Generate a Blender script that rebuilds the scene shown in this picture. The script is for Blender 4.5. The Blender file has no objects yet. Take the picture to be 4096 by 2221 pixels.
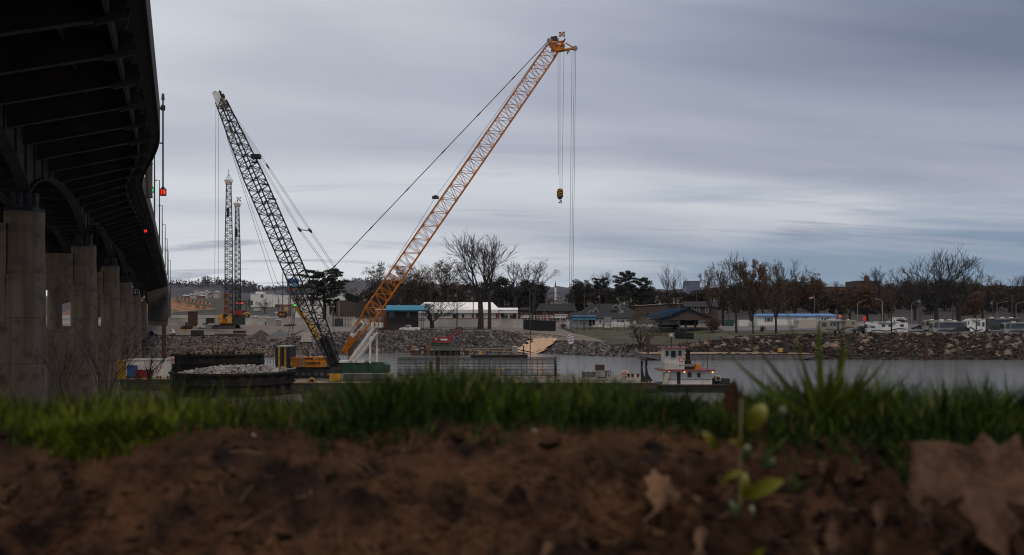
import bpy, math, random
from mathutils import Vector, Matrix, noise
R = math.radians
rnd = random.Random(7)
F, CX, HY, EYE = 3980., 2048., 1285., 10.      # focal length and horizon in photo pixels, eye height above the water
SC = bpy.context.scene
COL = SC.collection
# ---------------------------------------------------------------- camera
cam = bpy.data.objects.new('camera', bpy.data.cameras.new('camera'))
COL.objects.link(cam)
cam.location = (0, 0, EYE)
cam.rotation_euler = (R(90), 0, 0)
cam.data.sensor_width = 36
cam.data.lens = 36 * F / 4096
cam.data.shift_y = 174.5 / 4096
cam.data.clip_start = .05
cam.data.clip_end = 30000
cam.data.dof.use_dof = True
cam.data.dof.focus_distance = 190
cam.data.dof.aperture_fstop = 3.8
SC.camera = cam
SC.render.resolution_x, SC.render.resolution_y = 1024, 555
SC.view_settings.view_transform = 'Standard'
SC.view_settings.look = 'None'
SC.view_settings.exposure = .62
SC.cycles.filter_width = 1.15
SC.view_settings.gamma = 1
SC.cycles.max_bounces = 6
SC.cycles.transparent_max_bounces = 8
# ---------------------------------------------------------------- sky: overcast, streaked cloud deck over a Nishita sky
SUN_EL, SUN_AZ = 58, 145
w = bpy.data.worlds.new('World'); SC.world = w; w.use_nodes = True
nt = w.node_tree; N = nt.nodes; LK = nt.links; N.clear()
def nn(t, **k):
    n = N.new(t)
    for a, b in k.items():
        if a == 'op': n.operation = b
        elif isinstance(a, str) and a.startswith('i'): n.inputs[int(a[1:])].default_value = b
    return n
def mth(op, a, b=None, clamp=False):
    n = N.new('ShaderNodeMath'); n.operation = op; n.use_clamp = clamp
    for i, v in enumerate((a, b)):
        if v is None: continue
        if isinstance(v, (int, float)): n.inputs[i].default_value = v
        else: LK.new(v, n.inputs[i])
    return n.outputs[0]
def rampn(fac, stops):
    n = N.new('ShaderNodeValToRGB'); LK.new(fac, n.inputs[0]); e = n.color_ramp.elements
    while len(e) < len(stops): e.new(.5)
    for q, (p, c) in zip(e, stops): q.position = p; q.color = (*c, 1)
    return n.outputs[0]
def mixc(f, a, b):
    n = N.new('ShaderNodeMix'); n.data_type = 'RGBA'
    if isinstance(f, (int, float)): n.inputs[0].default_value = f
    else: LK.new(f, n.inputs[0])
    for i, v in ((6, a), (7, b)):
        if isinstance(v, tuple): n.inputs[i].default_value = (*v, 1)
        else: LK.new(v, n.inputs[i])
    return n.outputs[2]
tc = N.new('ShaderNodeTexCoord'); sp = N.new('ShaderNodeSeparateXYZ'); LK.new(tc.outputs['Generated'], sp.inputs[0])
sx, sy, sz = sp.outputs
elev = mth('MAXIMUM', sz, 0.0)
den = mth('ADD', elev, .13)
px_ = mth('DIVIDE', sx, den); py_ = mth('DIVIDE', sy, den)
def cloudnoise(kx, ky, rot, scale, detail, dist, off=0., rough=.55):
    cb = N.new('ShaderNodeCombineXYZ')
    a = mth('ADD', mth('MULTIPLY', px_, math.cos(rot)), mth('MULTIPLY', py_, math.sin(rot)))
    b = mth('SUBTRACT', mth('MULTIPLY', py_, math.cos(rot)), mth('MULTIPLY', px_, math.sin(rot)))
    LK.new(mth('MULTIPLY', a, kx), cb.inputs[0]); LK.new(mth('MULTIPLY', b, ky), cb.inputs[1]); cb.inputs[2].default_value = off
    t = N.new('ShaderNodeTexNoise'); LK.new(cb.outputs[0], t.inputs['Vector'])
    t.inputs['Scale'].default_value = scale; t.inputs['Detail'].default_value = detail
    t.inputs['Distortion'].default_value = dist; t.inputs['Roughness'].default_value = rough
    return t.outputs[0]
n1 = cloudnoise(.50, .62, .25, .42, 3, .6)
n2 = cloudnoise(.34, .9, .12, .9, 6, .7, 3.7, .5)
n3 = cloudnoise(.40, 1.2, -.08, .8, 6, .5, 9.1)
v = mth('ADD', mth('MULTIPLY', n1, .62), mth('MULTIPLY', n2, .38))
# the deck thins towards the west (right), lens falloff painted in too: greyer, darker
side = mth('MULTIPLY', mth('ADD', sx, .22), .26)
lowk = mth('SUBTRACT', 1.0, mth('MULTIPLY', mth('SUBTRACT', elev, .06), 5.5), True)   # 1 near the horizon, 0 high up
v2 = mth('ADD', mth('SUBTRACT', v, mth('MULTIPLY', side, mth('SUBTRACT', 1.05, mth('MULTIPLY', lowk, .75)))), mth('MULTIPLY', lowk, .052))
cloud = rampn(v2, [(.27, (.120, .140, .200)), (.36, (.198, .218, .280)), (.44, (.300, .318, .372)), (.53, (.412, .428, .465)), (.68, (.525, .535, .555))])
sky = N.new('ShaderNodeTexSky'); sky.sky_type = 'NISHITA'; sky.sun_disc = False
sky.sun_elevation = R(SUN_EL); sky.sun_rotation = R(SUN_AZ); sky.altitude = 100; sky.dust_density = 2
bg1 = N.new('ShaderNodeBackground'); LK.new(sky.outputs[0], bg1.inputs[0]); bg1.inputs[1].default_value = .05
bg2 = N.new('ShaderNodeBackground'); LK.new(cloud, bg2.inputs[0]); bg2.inputs[1].default_value = .97
# gaps of blue low over the horizon
gap = mth('MULTIPLY', mth('SUBTRACT', n3, .43), 6.0, True)
low = mth('SUBTRACT', 1.0, mth('MULTIPLY', elev, 6.5), True)
west = mth('MULTIPLY', mth('ADD', sx, .12), 2.6, True)
gapf = mth('MULTIPLY', mth('ADD', mth('MULTIPLY', mth('SUBTRACT', .098, elev), 15.0), mth('MULTIPLY', mth('SUBTRACT', n3, .47), 5.0), True), west)
bgb = N.new('ShaderNodeBackground'); bgb.inputs[0].default_value = (.105, .168, .245, 1); bgb.inputs[1].default_value = 1
ms = N.new('ShaderNodeMixShader'); LK.new(mth('MULTIPLY', gapf, .8), ms.inputs[0]); LK.new(bg2.outputs[0], ms.inputs[1]); LK.new(bgb.outputs[0], ms.inputs[2])
n4 = cloudnoise(.42, 1.9, .05, 1.5, 7, .5, 21.3, .6)
wisp = mth('MULTIPLY', mth('MULTIPLY', mth('MULTIPLY', mth('SUBTRACT', n4, .56), 12.0, True), mth('SUBTRACT', 1.0, mth('MULTIPLY', elev, 5.0), True), True), .72)
bgw = N.new('ShaderNodeBackground'); bgw.inputs[0].default_value = (.13, .155, .23, 1); bgw.inputs[1].default_value = .9
msw = N.new('ShaderNodeMixShader'); LK.new(wisp, msw.inputs[0]); LK.new(ms.outputs[0], msw.inputs[1]); LK.new(bgw.outputs[0], msw.inputs[2]); ms = msw
ms2 = N.new('ShaderNodeMixShader'); ms2.inputs[0].default_value = .93; LK.new(bg1.outputs[0], ms2.inputs[1]); LK.new(ms.outputs[0], ms2.inputs[2])
wo = N.new('ShaderNodeOutputWorld'); LK.new(ms2.outputs[0], wo.inputs[0])
sun = bpy.data.objects.new('sun', bpy.data.lights.new('sun', 'SUN')); COL.objects.link(sun)
sun.data.energy = 1.15; sun.data.angle = R(12); sun.data.color = (1, .82, .64)
sun.rotation_euler = (R(90 - SUN_EL), 0, R(35))
# ---------------------------------------------------------------- helpers
def lerp(a, b, t): return a + (b - a) * t
def tab(t, x):
    if x <= t[0][0]: return t[0][1]
    for (a, b), (c, d) in zip(t, t[1:]):
        if x <= c: return b + (d - b) * (x - a) / (c - a)
    return t[-1][1]
def sst(t): t = max(0, min(1, t)); return t * t * (3 - 2 * t)
def P(px, py, Y): return Vector(((px - CX) / F * Y, Y, EYE - (py - HY) / F * Y))
MATS = {}
def mat(name, c=(.5, .5, .5), rough=.7, var=.25, scale=3., metal=0., bump=0., bscale=None, emit=None, es=1., c2=None, island=0., aniso=None, spec=.5, dirt=None):
    """one procedural material: base colour broken up by noise, optional second colour, bump, stains and per-piece variation"""
    if name in MATS: return MATS[name]
    m = bpy.data.materials.new(name); m.use_nodes = True; t = m.node_tree; n = t.nodes; l = t.links
    b = n['Principled BSDF']; b.inputs['Roughness'].default_value = rough; b.inputs['Metallic'].default_value = metal
    b.inputs['Specular IOR Level'].default_value = spec
    co = n.new('ShaderNodeTexCoord'); mp = n.new('ShaderNodeMapping'); l.new(co.outputs['Object'], mp.inputs[0])
    if aniso: mp.inputs['Scale'].default_value = aniso
    no = n.new('ShaderNodeTexNoise'); l.new(mp.outputs[0], no.inputs['Vector']); no.inputs['Scale'].default_value = scale; no.inputs['Detail'].default_value = 6; no.inputs['Roughness'].default_value = .62
    r = n.new('ShaderNodeValToRGB'); l.new(no.outputs[0], r.inputs[0]); e = r.color_ramp.elements
    lo = tuple(x * (1 - var) for x in c); hi = c2 if c2 else tuple(min(.95, x * (1 + var)) for x in c)
    e[0].position = .36; e[0].color = (*lo, 1); e[1].position = .66; e[1].color = (*hi, 1)
    out = r.outputs[0]
    if dirt:
        n4 = n.new('ShaderNodeTexNoise'); l.new(co.outputs['Object'], n4.inputs['Vector']); n4.inputs['Scale'].default_value = dirt[1]; n4.inputs['Detail'].default_value = 8
        r4 = n.new('ShaderNodeMapRange'); l.new(n4.outputs[0], r4.inputs[0]); r4.inputs[1].default_value = .52; r4.inputs[2].default_value = .68
        mx = n.new('ShaderNodeMix'); mx.data_type = 'RGBA'; l.new(r4.outputs[0], mx.inputs[0]); l.new(out, mx.inputs[6]); mx.inputs[7].default_value = (*dirt[0], 1); out = mx.outputs[2]
    if island:
        g = n.new('ShaderNodeNewGeometry'); mr = n.new('ShaderNodeMapRange'); l.new(g.outputs['Random Per Island'], mr.inputs[0]); mr.inputs[3].default_value = 1 - island; mr.inputs[4].default_value = 1 + island
        vm = n.new('ShaderNodeVectorMath'); vm.operation = 'SCALE'; l.new(out, vm.inputs[0]); l.new(mr.outputs[0], vm.inputs['Scale']); out = vm.outputs[0]
    l.new(out, b.inputs['Base Color'])
    if bump:
        n3_ = n.new('ShaderNodeTexNoise'); l.new(mp.outputs[0], n3_.inputs['Vector']); n3_.inputs['Scale'].default_value = bscale or scale * 4; n3_.inputs['Detail'].default_value = 5
        bu = n.new('ShaderNodeBump'); bu.inputs['Strength'].default_value = bump; bu.inputs['Distance'].default_value = .05
        l.new(n3_.outputs[0], bu.inputs['Height']); l.new(bu.outputs[0], b.inputs['Normal'])
    if emit: b.inputs['Emission Color'].default_value = (*emit, 1); b.inputs['Emission Strength'].default_value = es
    MATS[name] = m
    return m
class MB:
    def __init__(s): s.v = []; s.f = []
    def add(s, vs, fs):
        n = len(s.v); s.v.extend(tuple(v) for v in vs); s.f.extend(tuple(i + n for i in f) for f in fs); return s
    def box(s, x0, x1, y0, y1, z0, z1):
        return s.add([(x0, y0, z0), (x1, y0, z0), (x1, y1, z0), (x0, y1, z0), (x0, y0, z1), (x1, y0, z1), (x1, y1, z1), (x0, y1, z1)],
                     [(0, 3, 2, 1), (4, 5, 6, 7), (0, 1, 5, 4), (1, 2, 6, 5), (2, 3, 7, 6), (3, 0, 4, 7)])
    def hexa(s, a):   # 8 corners: bottom ring of four, top ring of four
        return s.add(a, [(0, 3, 2, 1), (4, 5, 6, 7), (0, 1, 5, 4), (1, 2, 6, 5), (2, 3, 7, 6), (3, 0, 4, 7)])
    def bar(s, a, b, w, h=None, up=(0, 0, 1)):
        a = Vector(a); b = Vector(b); d = (b - a)
        if d.length < 1e-6: return s
        d.normalize(); u = Vector(up)
        if abs(d.dot(u)) > .98: u = Vector((0, 1, 0))
        x = d.cross(u).normalized() * w / 2; y = x.cross(d).normalized() * (h or w) / 2
        return s.hexa([a - x - y, a + x - y, a + x + y, a - x + y, b - x - y, b + x - y, b + x + y, b - x + y])
    def tube(s, pts, r, n=5, cap=True):
        pts = [Vector(p) for p in pts]; k = len(pts)
        rs = r if isinstance(r, (list, tuple)) else [r] * k
        base = len(s.v); ref = None
        for i, p in enumerate(pts):
            d = (pts[min(i + 1, k - 1)] - pts[max(i - 1, 0)])
            if d.length < 1e-9: d = Vector((0, 0, 1))
            d.normalize()
            if ref is None: ref = d.orthogonal().normalized()
            x = (ref - d * ref.dot(d))
            x = x.normalized() if x.length > 1e-6 else d.orthogonal().normalized()
            ref = x; y = d.cross(x)
            for j in range(n):
                a = 2 * math.pi * j / n; s.v.append(tuple(p + (x * math.cos(a) + y * math.sin(a)) * rs[i]))
        for i in range(k - 1):
            for j in range(n):
                a = base + i * n + j; b = base + i * n + (j + 1) % n; s.f.append((a, b, b + n, a + n))
        if cap and n > 2:
            s.f.append(tuple(base + j for j in reversed(range(n)))); s.f.append(tuple(base + (k - 1) * n + j for j in range(n)))
        return s
    def cyl(s, c, r, h, n=16, r2=None, ax='z'):
        c = Vector(c); d = {'x': Vector((1, 0, 0)), 'y': Vector((0, 1, 0)), 'z': Vector((0, 0, 1))}[ax]
        return s.tube([c, c + d * h], [r, r if r2 is None else r2], n)
    def prism(s, poly, y0, y1):   # poly of (x, z), extruded along y
        n = len(poly)
        return s.add([(x, y0, z) for x, z in poly] + [(x, y1, z) for x, z in poly],
                     [tuple(range(n)), tuple(range(2 * n - 1, n - 1, -1))] + [(i + n, (i + 1) % n + n, (i + 1) % n, i) for i in range(n)])
    def xprism(s, poly, x0, x1):  # poly of (y, z), extruded along x
        n = len(poly)
        return s.add([(x0, y, z) for y, z in poly] + [(x1, y, z) for y, z in poly],
                     [tuple(range(n - 1, -1, -1)), tuple(range(n, 2 * n))] + [(i, (i + 1) % n, (i + 1) % n + n, i + n) for i in range(n)])
    def rock(s, c, r, rg):
        # a rough stone: jittered octahedral blob
        vs = []; q = Matrix.Rotation(rg.uniform(0, 6.3), 3, Vector((rg.uniform(-1, 1), rg.uniform(-1, 1), rg.uniform(-1, 1))).normalized())
        sx_, sy_, sz_ = r * rg.uniform(.7, 1.3), r * rg.uniform(.6, 1.1), r * rg.uniform(.4, .8)
        for v_ in ROCKV: vs.append(Vector(c) + q @ Vector((v_[0] * sx_, v_[1] * sy_, v_[2] * sz_)) * rg.uniform(.8, 1.15))
        return s.add(vs, ROCKF)
    def build(s, name, m=None, parent=None, smooth=False):
        me = bpy.data.meshes.new(name); me.from_pydata(s.v, [], s.f); me.update()
        if smooth: me.polygons.foreach_set('use_smooth', [True] * len(me.polygons))
        o = bpy.data.objects.new(name, me); COL.objects.link(o)
        if m is not None: me.materials.append(m if not isinstance(m, str) else MATS[m])
        if parent is not None: o.parent = parent
        return o
ROCKV = [(1, 0, 0), (-1, 0, 0), (0, 1, 0), (0, -1, 0), (0, 0, 1), (0, 0, -1), (.65, .65, .45), (-.65, .65, .3), (.6, -.65, .4), (-.6, -.6, .45)]
ROCKF = [(4, 6, 2, 7), (4, 7, 1), (1, 9, 4), (4, 9, 3, 8), (4, 8, 0, 6), (6, 0, 2), (7, 2, 1), (9, 1, 3), (8, 3, 0), (5, 2, 0), (5, 1, 2), (5, 3, 1), (5, 0, 3)]
def tag(o, label=None, cat=None, group=None, kind=None):
    if label: o['label'] = label
    if cat: o['category'] = cat
    if group: o['group'] = group
    if kind: o['kind'] = kind
    return o
LAND = {'pickup_truck', 'flatbed_truck', 'car', 'jeep', 'motorhome', 'van', 'wheel_loader', 'steel_form', 'trench_box', 'green_container', 'red_container', 'dumpster', 'compressor', 'yellow_crate', 'timber_mats', 'hose_reel', 'traffic_cone', 'gravel_heap', 'barrel_bin', 'steel_stairs', 'scaffold_frame', 'storage_tank', 'bush', 'storage_shed'}
LAND2 = {'portable_toilet', 'person', 'crawler_crane'}
def gsnap(px, py, Y):
    """distance near Y at which the line of sight meets the ground"""
    best = None; y = Y * .86
    while y < Y * 1.2:
        p = P(px, py, y); e = abs(p.z - gh(p.x, p.y) - .12) + abs(y - Y) * .004
        if best is None or e < best[0]: best = (e, y)
        y += .5
    return best[1]
class T:
    """a thing: an Empty at its base; local x and z follow photo pixels at its own distance"""
    def __init__(s, name, label, cat, px, py, Y, group=None, rz=0):
        if Y > 256 and (name in LAND or (Y > 300 and name in LAND2)): Y = gsnap(px, py, Y)
        s.px, s.py, s.Y, s.k = px, py, Y, Y / F
        s.o = bpy.data.objects.new(name, None); COL.objects.link(s.o); s.o.empty_display_size = .5
        s.loc = P(px, py, Y); s.o.location = s.loc; s.o.rotation_euler.z = rz
        tag(s.o, label, cat, group)
    def drop(s): return max(0., s.loc.z - gh(s.loc.x, s.loc.y)) + .4   # how far down the ground lies under the visible foot
    def x(s, px): return (px - s.px) * s.k
    def z(s, py): return (s.py - py) * s.k
    def L(s, px, py, dy=0): return Vector((s.x(px), dy, s.z(py)))
    def W(s, px, py, Y): return P(px, py, Y) - s.loc
    def boxp(s, px0, px1, py0, py1, y0, y1, mb=None):   # box from pixel bounds (py0 top, py1 bottom)
        return (mb or MB()).box(s.x(px0), s.x(px1), y0, y1, s.z(py1), s.z(py0))
def struct(name, mb, m, smooth=False, kind='structure'):
    o = mb.build(name, m, None, smooth); o['kind'] = kind; return o
def copy_tree(o, parent=None):
    c = o.copy(); COL.objects.link(c)
    if parent is not None: c.parent = parent
    for ch in [q for q in o.children]: copy_tree(ch, c)
    return c
def lettering(txt, size, parent, loc, m, rot=(90, 0, 0), name='lettering', ext=.004, align='CENTER', sx=1., bold=0.):
    cu = bpy.data.curves.new(name, 'FONT'); cu.body = txt; cu.size = size; cu.extrude = ext; cu.align_x = align; cu.align_y = 'CENTER'; cu.offset = bold
    tmp = bpy.data.objects.new(name, cu); COL.objects.link(tmp)
    bpy.context.view_layer.update()
    me = bpy.data.meshes.new_from_object(tmp.evaluated_get(bpy.context.evaluated_depsgraph_get()))
    bpy.data.objects.remove(tmp); bpy.data.curves.remove(cu)
    o = bpy.data.objects.new(name, me); COL.objects.link(o); me.materials.clear(); me.materials.append(m)
    o.parent = parent; o.location = loc
    o.rotation_euler = tuple(R(a) for a in rot) if isinstance(rot, tuple) else rot
    o.scale = (sx, 1, 1)
    return o
# ---------------------------------------------------------------- materials
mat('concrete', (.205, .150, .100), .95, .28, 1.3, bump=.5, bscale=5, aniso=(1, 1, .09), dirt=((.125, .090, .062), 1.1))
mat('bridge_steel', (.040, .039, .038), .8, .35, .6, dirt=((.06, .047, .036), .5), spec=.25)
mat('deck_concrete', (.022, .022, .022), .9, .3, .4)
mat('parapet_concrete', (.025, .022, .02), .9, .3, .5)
mat('black_steel', (.010, .011, .013), .6, .4, 2., spec=.25)
mat('dark_steel', (.026, .026, .029), .65, .4, 2., spec=.3)
mat('rust', (.050, .025, .017), .9, .5, 1.2, dirt=((.03, .022, .02), 1.5))
mat('wire', (.012, .012, .014), .8, .2, 4)
mat('orange_paint', (.35, .105, .003), .7, .3, .8, dirt=((.22, .09, .03), .6), spec=.3)
mat('orange_panel', (.46, .165, .018), .5, .2, .7, dirt=((.28, .11, .03), 1.5), spec=.3)
mat('yellow_paint', (.44, .24, .02), .5, .25, 1.2, dirt=((.25, .15, .04), 1.))
mat('white_paint', (.50, .49, .47), .5, .12, 1.5, dirt=((.40, .37, .32), .9))
mat('cream_paint', (.33, .30, .26), .6, .15, 1.5, dirt=((.32, .28, .22), 1.2))
mat('grey_paint', (.16, .165, .17), .6, .2, 1.5)
mat('green_paint', (.006, .035, .022), .5, .3, 1.5, dirt=((.03, .06, .04), 1.4))
mat('green_bin', (.005, .06, .033), .5, .2, 2)
mat('red_paint', (.20, .016, .015), .5, .3, 1.5, dirt=((.12, .03, .025), 1.5))
mat('blue_paint', (.02, .06, .18), .5, .2, 2)
mat('purple_paint', (.09, .06, .20), .5, .2, 2)
mat('teal_roof', (.015, .16, .25), .5, .18, 1.0, aniso=(6, 1, 1))
mat('blue_roof', (.003, .018, .045), .9, .25, .8, spec=.15)
mat('lightblue_roof', (.10, .22, .48), .5, .15, 1.2, aniso=(5, 1, 1))
mat('white_metal_roof', (.80, .80, .82), .4, .1, .6, aniso=(5, .5, .5))
mat('white_siding', (.50, .50, .49), .7, .12, 1.4)
mat('block_wall', (.33, .32, .305), .9, .15, .3, bump=.2, dirt=((.22, .21, .20), .12))
mat('brick', (.13, .048, .032), .9, .35, 3., bump=.2, bscale=12)
mat('brown_brick', (.045, .027, .022), .9, .3, 2.)
mat('dark_wood', (.018, .012, .010), .8, .4, 2, aniso=(5, 1, .4))
mat('brown_wall', (.048, .034, .029), .85, .2, 1.2)
mat('shingle', (.016, .017, .021), .95, .35, 1.)
mat('timber', (.21, .155, .10), .85, .35, 2, aniso=(.4, 3, 3), dirt=((.12, .09, .06), 1.))
mat('deck_planks', (.17, .15, .12), .85, .4, .6, dirt=((.09, .08, .07), .4))
mat('hull', (.022, .021, .022), .6, .45, .6, dirt=((.09, .045, .03), .5))
mat('hull_grey', (.085, .085, .09), .6, .35, .6, dirt=((.08, .06, .055), .6))
mat('glass', (.02, .024, .028), .12, .2, 2, spec=.8)
mat('tyre', (.015, .015, .015), .9, .2, 4)
mat('rim', (.30, .30, .31), .4, .2, 4, metal=.5)
mat('skin', (.42, .25, .18), .6, .1, 4)
mat('hivis', (.35, .75, .05), .7, .1, 4)
mat('navy_cloth', (.02, .025, .06), .9, .2, 4)
mat('orange_plastic', (.42, .075, .02), .5, .1, 3)
mat('lamp_red', (.5, .02, .01), .4, 0, 3, emit=(1, .03, .01), es=.75)
mat('lamp_green', (.02, .4, .15), .4, 0, 3, emit=(.03, .8, .3), es=.6)
mat('lamp_warm', (.8, .5, .2), .4, 0, 3, emit=(1, .5, .15), es=.9)
mat('lamp_white', (.9, .9, .8), .4, 0, 3, emit=(1, .9, .75), es=1.2)
mat('bark', (.018, .014, .012), .95, .35, 1.5)
mat('bark_pale', (.085, .070, .058), .95, .3, 1.5)
mat('pole_wood', (.06, .046, .037), .95, .3, 2, aniso=(1, 1, .3))
mat('leaf_brown', (.085, .050, .020), .9, .3, 2, island=.5)
mat('leaf_rust', (.078, .038, .015), .9, .3, 2, island=.5)
mat('leaf_olive', (.070, .050, .016), .9, .3, 2, island=.5)
mat('needles', (.008, .015, .006), .9, .4, .6, island=.5)
mat('needles_dark', (.008, .012, .007), .9, .4, .6, island=.5)
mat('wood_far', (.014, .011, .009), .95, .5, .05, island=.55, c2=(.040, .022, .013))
mat('hill_wood', (.038, .039, .058), 1, .35, .012, c2=(.052, .046, .060), island=.3)  # purple-blue tint paints distance haze into the woodland colour
mat('riprap', (.072, .066, .064), .9, .35, .4, island=.85)
mat('riprap_brown', (.026, .019, .014), .9, .4, .5, island=.75)
mat('slab', (.12, .090, .064), .9, .25, .8, island=.4)
mat('sand', (.40, .27, .175), .95, .15, .6, bump=.4, bscale=3)
mat('gravel_dark', (.045, .034, .030), .95, .35, 1.2, bump=.6, bscale=6)
mat('gravel_grey', (.09, .09, .094), .95, .3, 1.5, bump=.6, bscale=6)
mat('coal', (.008, .008, .009), .9, .3, 2, bump=.6, bscale=8)
mat('orange_slope', (.20, .10, .052), .95, .35, .12, bump=.5, bscale=.6, dirt=((.075, .055, .032), .05))
mat('asphalt', (.105, .105, .115), .9, .2, .4)
mat('road_paint', (.55, .55, .52), .8, .15, 2)
# ---------------------------------------------------------------- terrain of the far bank
WLT = [(-3000, 275), (1200, 276), (1450, 313), (2150, 312), (2370, 287), (2550, 275), (3000, 262), (3300, 258), (7000, 252)]
ZCT = [(-3000, 5.0), (1150, 5.1), (1420, 6.6), (2000, 6.6), (2150, 5.4), (2300, 4.0), (2430, 3.0), (2700, 2.8), (2900, 4.8), (3250, 6.1), (7000, 6.1)]
RUN = [(-3000, 34), (1150, 33), (1450, 18), (2150, 17), (2420, 12), (2700, 12), (3250, 15), (7000, 15)]
ZB = [(378, 8.3), (405, 10.8), (440, 12.4), (480, 13.6), (520, 15.8), (620, 18.2), (700, 24), (900, 29), (1500, 44), (2160, 62), (2900, 78)]
def gh(X, Y):
    """ground height of the far side"""
    u = CX + F * X / max(Y, 50.)
    s = Y - tab(WLT, u); zc = tab(ZCT, u); rn = tab(RUN, u)
    if s < 0: return max(-3., s * .3)
    if s < rn: return zc * (s / rn) ** .9
    t = (s - rn) / 62.
    z = zc + (8.3 - zc) * (min(1, t) if t < .9 else 1 - .1 * math.exp(-(t - .9) * 6))
    if Y > 378: z += tab(ZB, Y) - 8.3
    return z
def gpx(px, py, lo=255., hi=900.):
    """point where the photo pixel meets the far ground"""
    prev = None; Y = lo
    while Y < hi:
        p = P(px, py, Y)
        if p.z <= gh(p.x, Y) : return p
        Y += 1.
    return P(px, py, hi)
g = MB(); cols = list(range(-3200, 7301, 70))
rows = [240, 250] + [252 + 2.5 * i for i in range(60)] + [402 + 12 * i for i in range(12)] + [560, 640, 760, 900, 1200, 1600, 2200, 2900]
for Y in rows:
    for u in cols:
        X = (u - CX) / F * Y; z = gh(X, Y)
        if 275 < Y < 420: z += .12 * noise.noise(Vector((X * .15, Y * .15, 0)))
        g.v.append((X, Y, z))
nc = len(cols)
for i in range(len(rows) - 1):
    for j in range(nc - 1): g.f.append((i * nc + j, i * nc + j + 1, (i + 1) * nc + j + 1, (i + 1) * nc + j))
# ground material: grass, dry earth and gravel in natural patches
gm = mat('ground_mix', (.13, .115, .10), .95, .3, .08, bump=.4, bscale=1.5, c2=(.19, .175, .16), dirt=((.06, .052, .034), .05))
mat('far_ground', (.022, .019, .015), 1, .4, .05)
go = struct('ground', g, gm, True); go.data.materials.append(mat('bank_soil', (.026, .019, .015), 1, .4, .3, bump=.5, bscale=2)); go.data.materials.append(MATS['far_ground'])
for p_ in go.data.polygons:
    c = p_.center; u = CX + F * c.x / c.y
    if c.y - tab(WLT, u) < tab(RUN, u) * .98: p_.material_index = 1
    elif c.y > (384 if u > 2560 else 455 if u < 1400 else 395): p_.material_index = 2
def sheet(name, poly, m, lift=.03, n=14, kind='structure'):
    """a thin sheet laid on the ground, from four pixel corners (near left, near right, far right, far left)"""
    a, b, c, d = [gpx(*q) for q in poly]; mb = MB()
    for i in range(n + 1):
        for j in range(n + 1):
            p = a.lerp(b, j / n).lerp(d.lerp(c, j / n), i / n); mb.v.append((p.x, p.y, max(gh(p.x, p.y), gh(p.x + 1, p.y + 1.2), gh(p.x - 1, p.y - 1.2)) + lift))
    for i in range(n):
        for j in range(n): q = i * (n + 1) + j; mb.f.append((q, q + 1, q + n + 2, q + n + 1))
    return struct(name, mb, m, True, kind)
mat('grass_dry', (.036, .034, .013), .95, .35, .15, bump=.5, bscale=2, c2=(.062, .056, .026))
mat('earth_pale', (.16, .14, .12), .95, .25, .2, bump=.4, bscale=2)
mat('gravel_road', (.125, .108, .093), .95, .2, .5, bump=.5, bscale=4)
sheet('lawn', [(2420, 1390), (2930, 1366), (2900, 1312), (2250, 1318)], 'grass_dry', .14, 22)
sheet('lawn', [(2940, 1349), (3560, 1344), (3560, 1338), (2880, 1316)], 'grass_dry', .12)
sheet('boat_ramp_road', [(2340, 1372), (2425, 1373), (2160, 1306), (1640, 1306)], 'gravel_road', .17, 20)
sheet('riverside_track', [(1490, 1322), (2110, 1326), (2170, 1308), (1500, 1308)], 'gravel_road', .24, 16)
sheet('parking_lot', [(2900, 1327), (4500, 1338), (4500, 1300), (2800, 1300)], 'asphalt', .16, 18)
sheet('gravel_yard', [(560, 1344), (1180, 1340), (1260, 1304), (560, 1304)], 'gravel_road', .15, 16)
sheet('earth_ramp', [(1200, 1372), (1320, 1378), (1340, 1330), (1215, 1335)], 'earth_pale', .15, 12)
for q, (a, b, c, d) in enumerate([(2000, 2420, 2420, 2000)]):
    pass
# sand washed down beside the ramp
so_ = sheet('sand_patch', [(2040, 1413.5), (2196, 1413.5), (2250, 1364), (2148, 1352)], 'sand', .42, 44)
bad = []
for p_ in so_.data.polygons:
    i, j = divmod(p_.index, 44); e_ = min(i, 43 - i, j, 43 - j) / 44.
    if i < 3: e_ = min(j, 43 - j) / 44.
    if e_ < .10 + .16 * noise.noise(Vector((i * .22, j * .22, 4))): bad.append(p_.index)
import bmesh
bm_ = bmesh.new(); bm_.from_mesh(so_.data); bm_.faces.ensure_lookup_table(); bmesh.ops.delete(bm_, geom=[bm_.faces[q] for q in bad], context='FACES'); bm_.to_mesh(so_.data); bm_.free()
# water
wm = bpy.data.materials.new('river_water'); wm.use_nodes = True; t_ = wm.node_tree; b_ = t_.nodes['Principled BSDF']
b_.inputs['Base Color'].default_value = (.150, .155, .158, 1); b_.inputs['Roughness'].default_value = .09; b_.inputs['IOR'].default_value = 1.33
c_ = t_.nodes.new('ShaderNodeTexCoord'); m_ = t_.nodes.new('ShaderNodeMapping'); t_.links.new(c_.outputs['Object'], m_.inputs[0]); m_.inputs['Scale'].default_value = (.55, 1.5, 1)
a_ = t_.nodes.new('ShaderNodeTexNoise'); t_.links.new(m_.outputs[0], a_.inputs['Vector']); a_.inputs['Scale'].default_value = .8; a_.inputs['Detail'].default_value = 6; a_.inputs['Roughness'].default_value = .65
u_ = t_.nodes.new('ShaderNodeBump'); u_.inputs['Strength'].default_value = 1; u_.inputs['Distance'].default_value = .12
t_.links.new(a_.outputs[0], u_.inputs['Height']); t_.links.new(u_.outputs[0], b_.inputs['Normal'])
wb = MB(); wb.add([(-900, 38, 0), (900, 38, 0), (900, 330, 0), (-900, 330, 0)], [(0, 1, 2, 3)])
struct('river', wb, wm)
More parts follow.
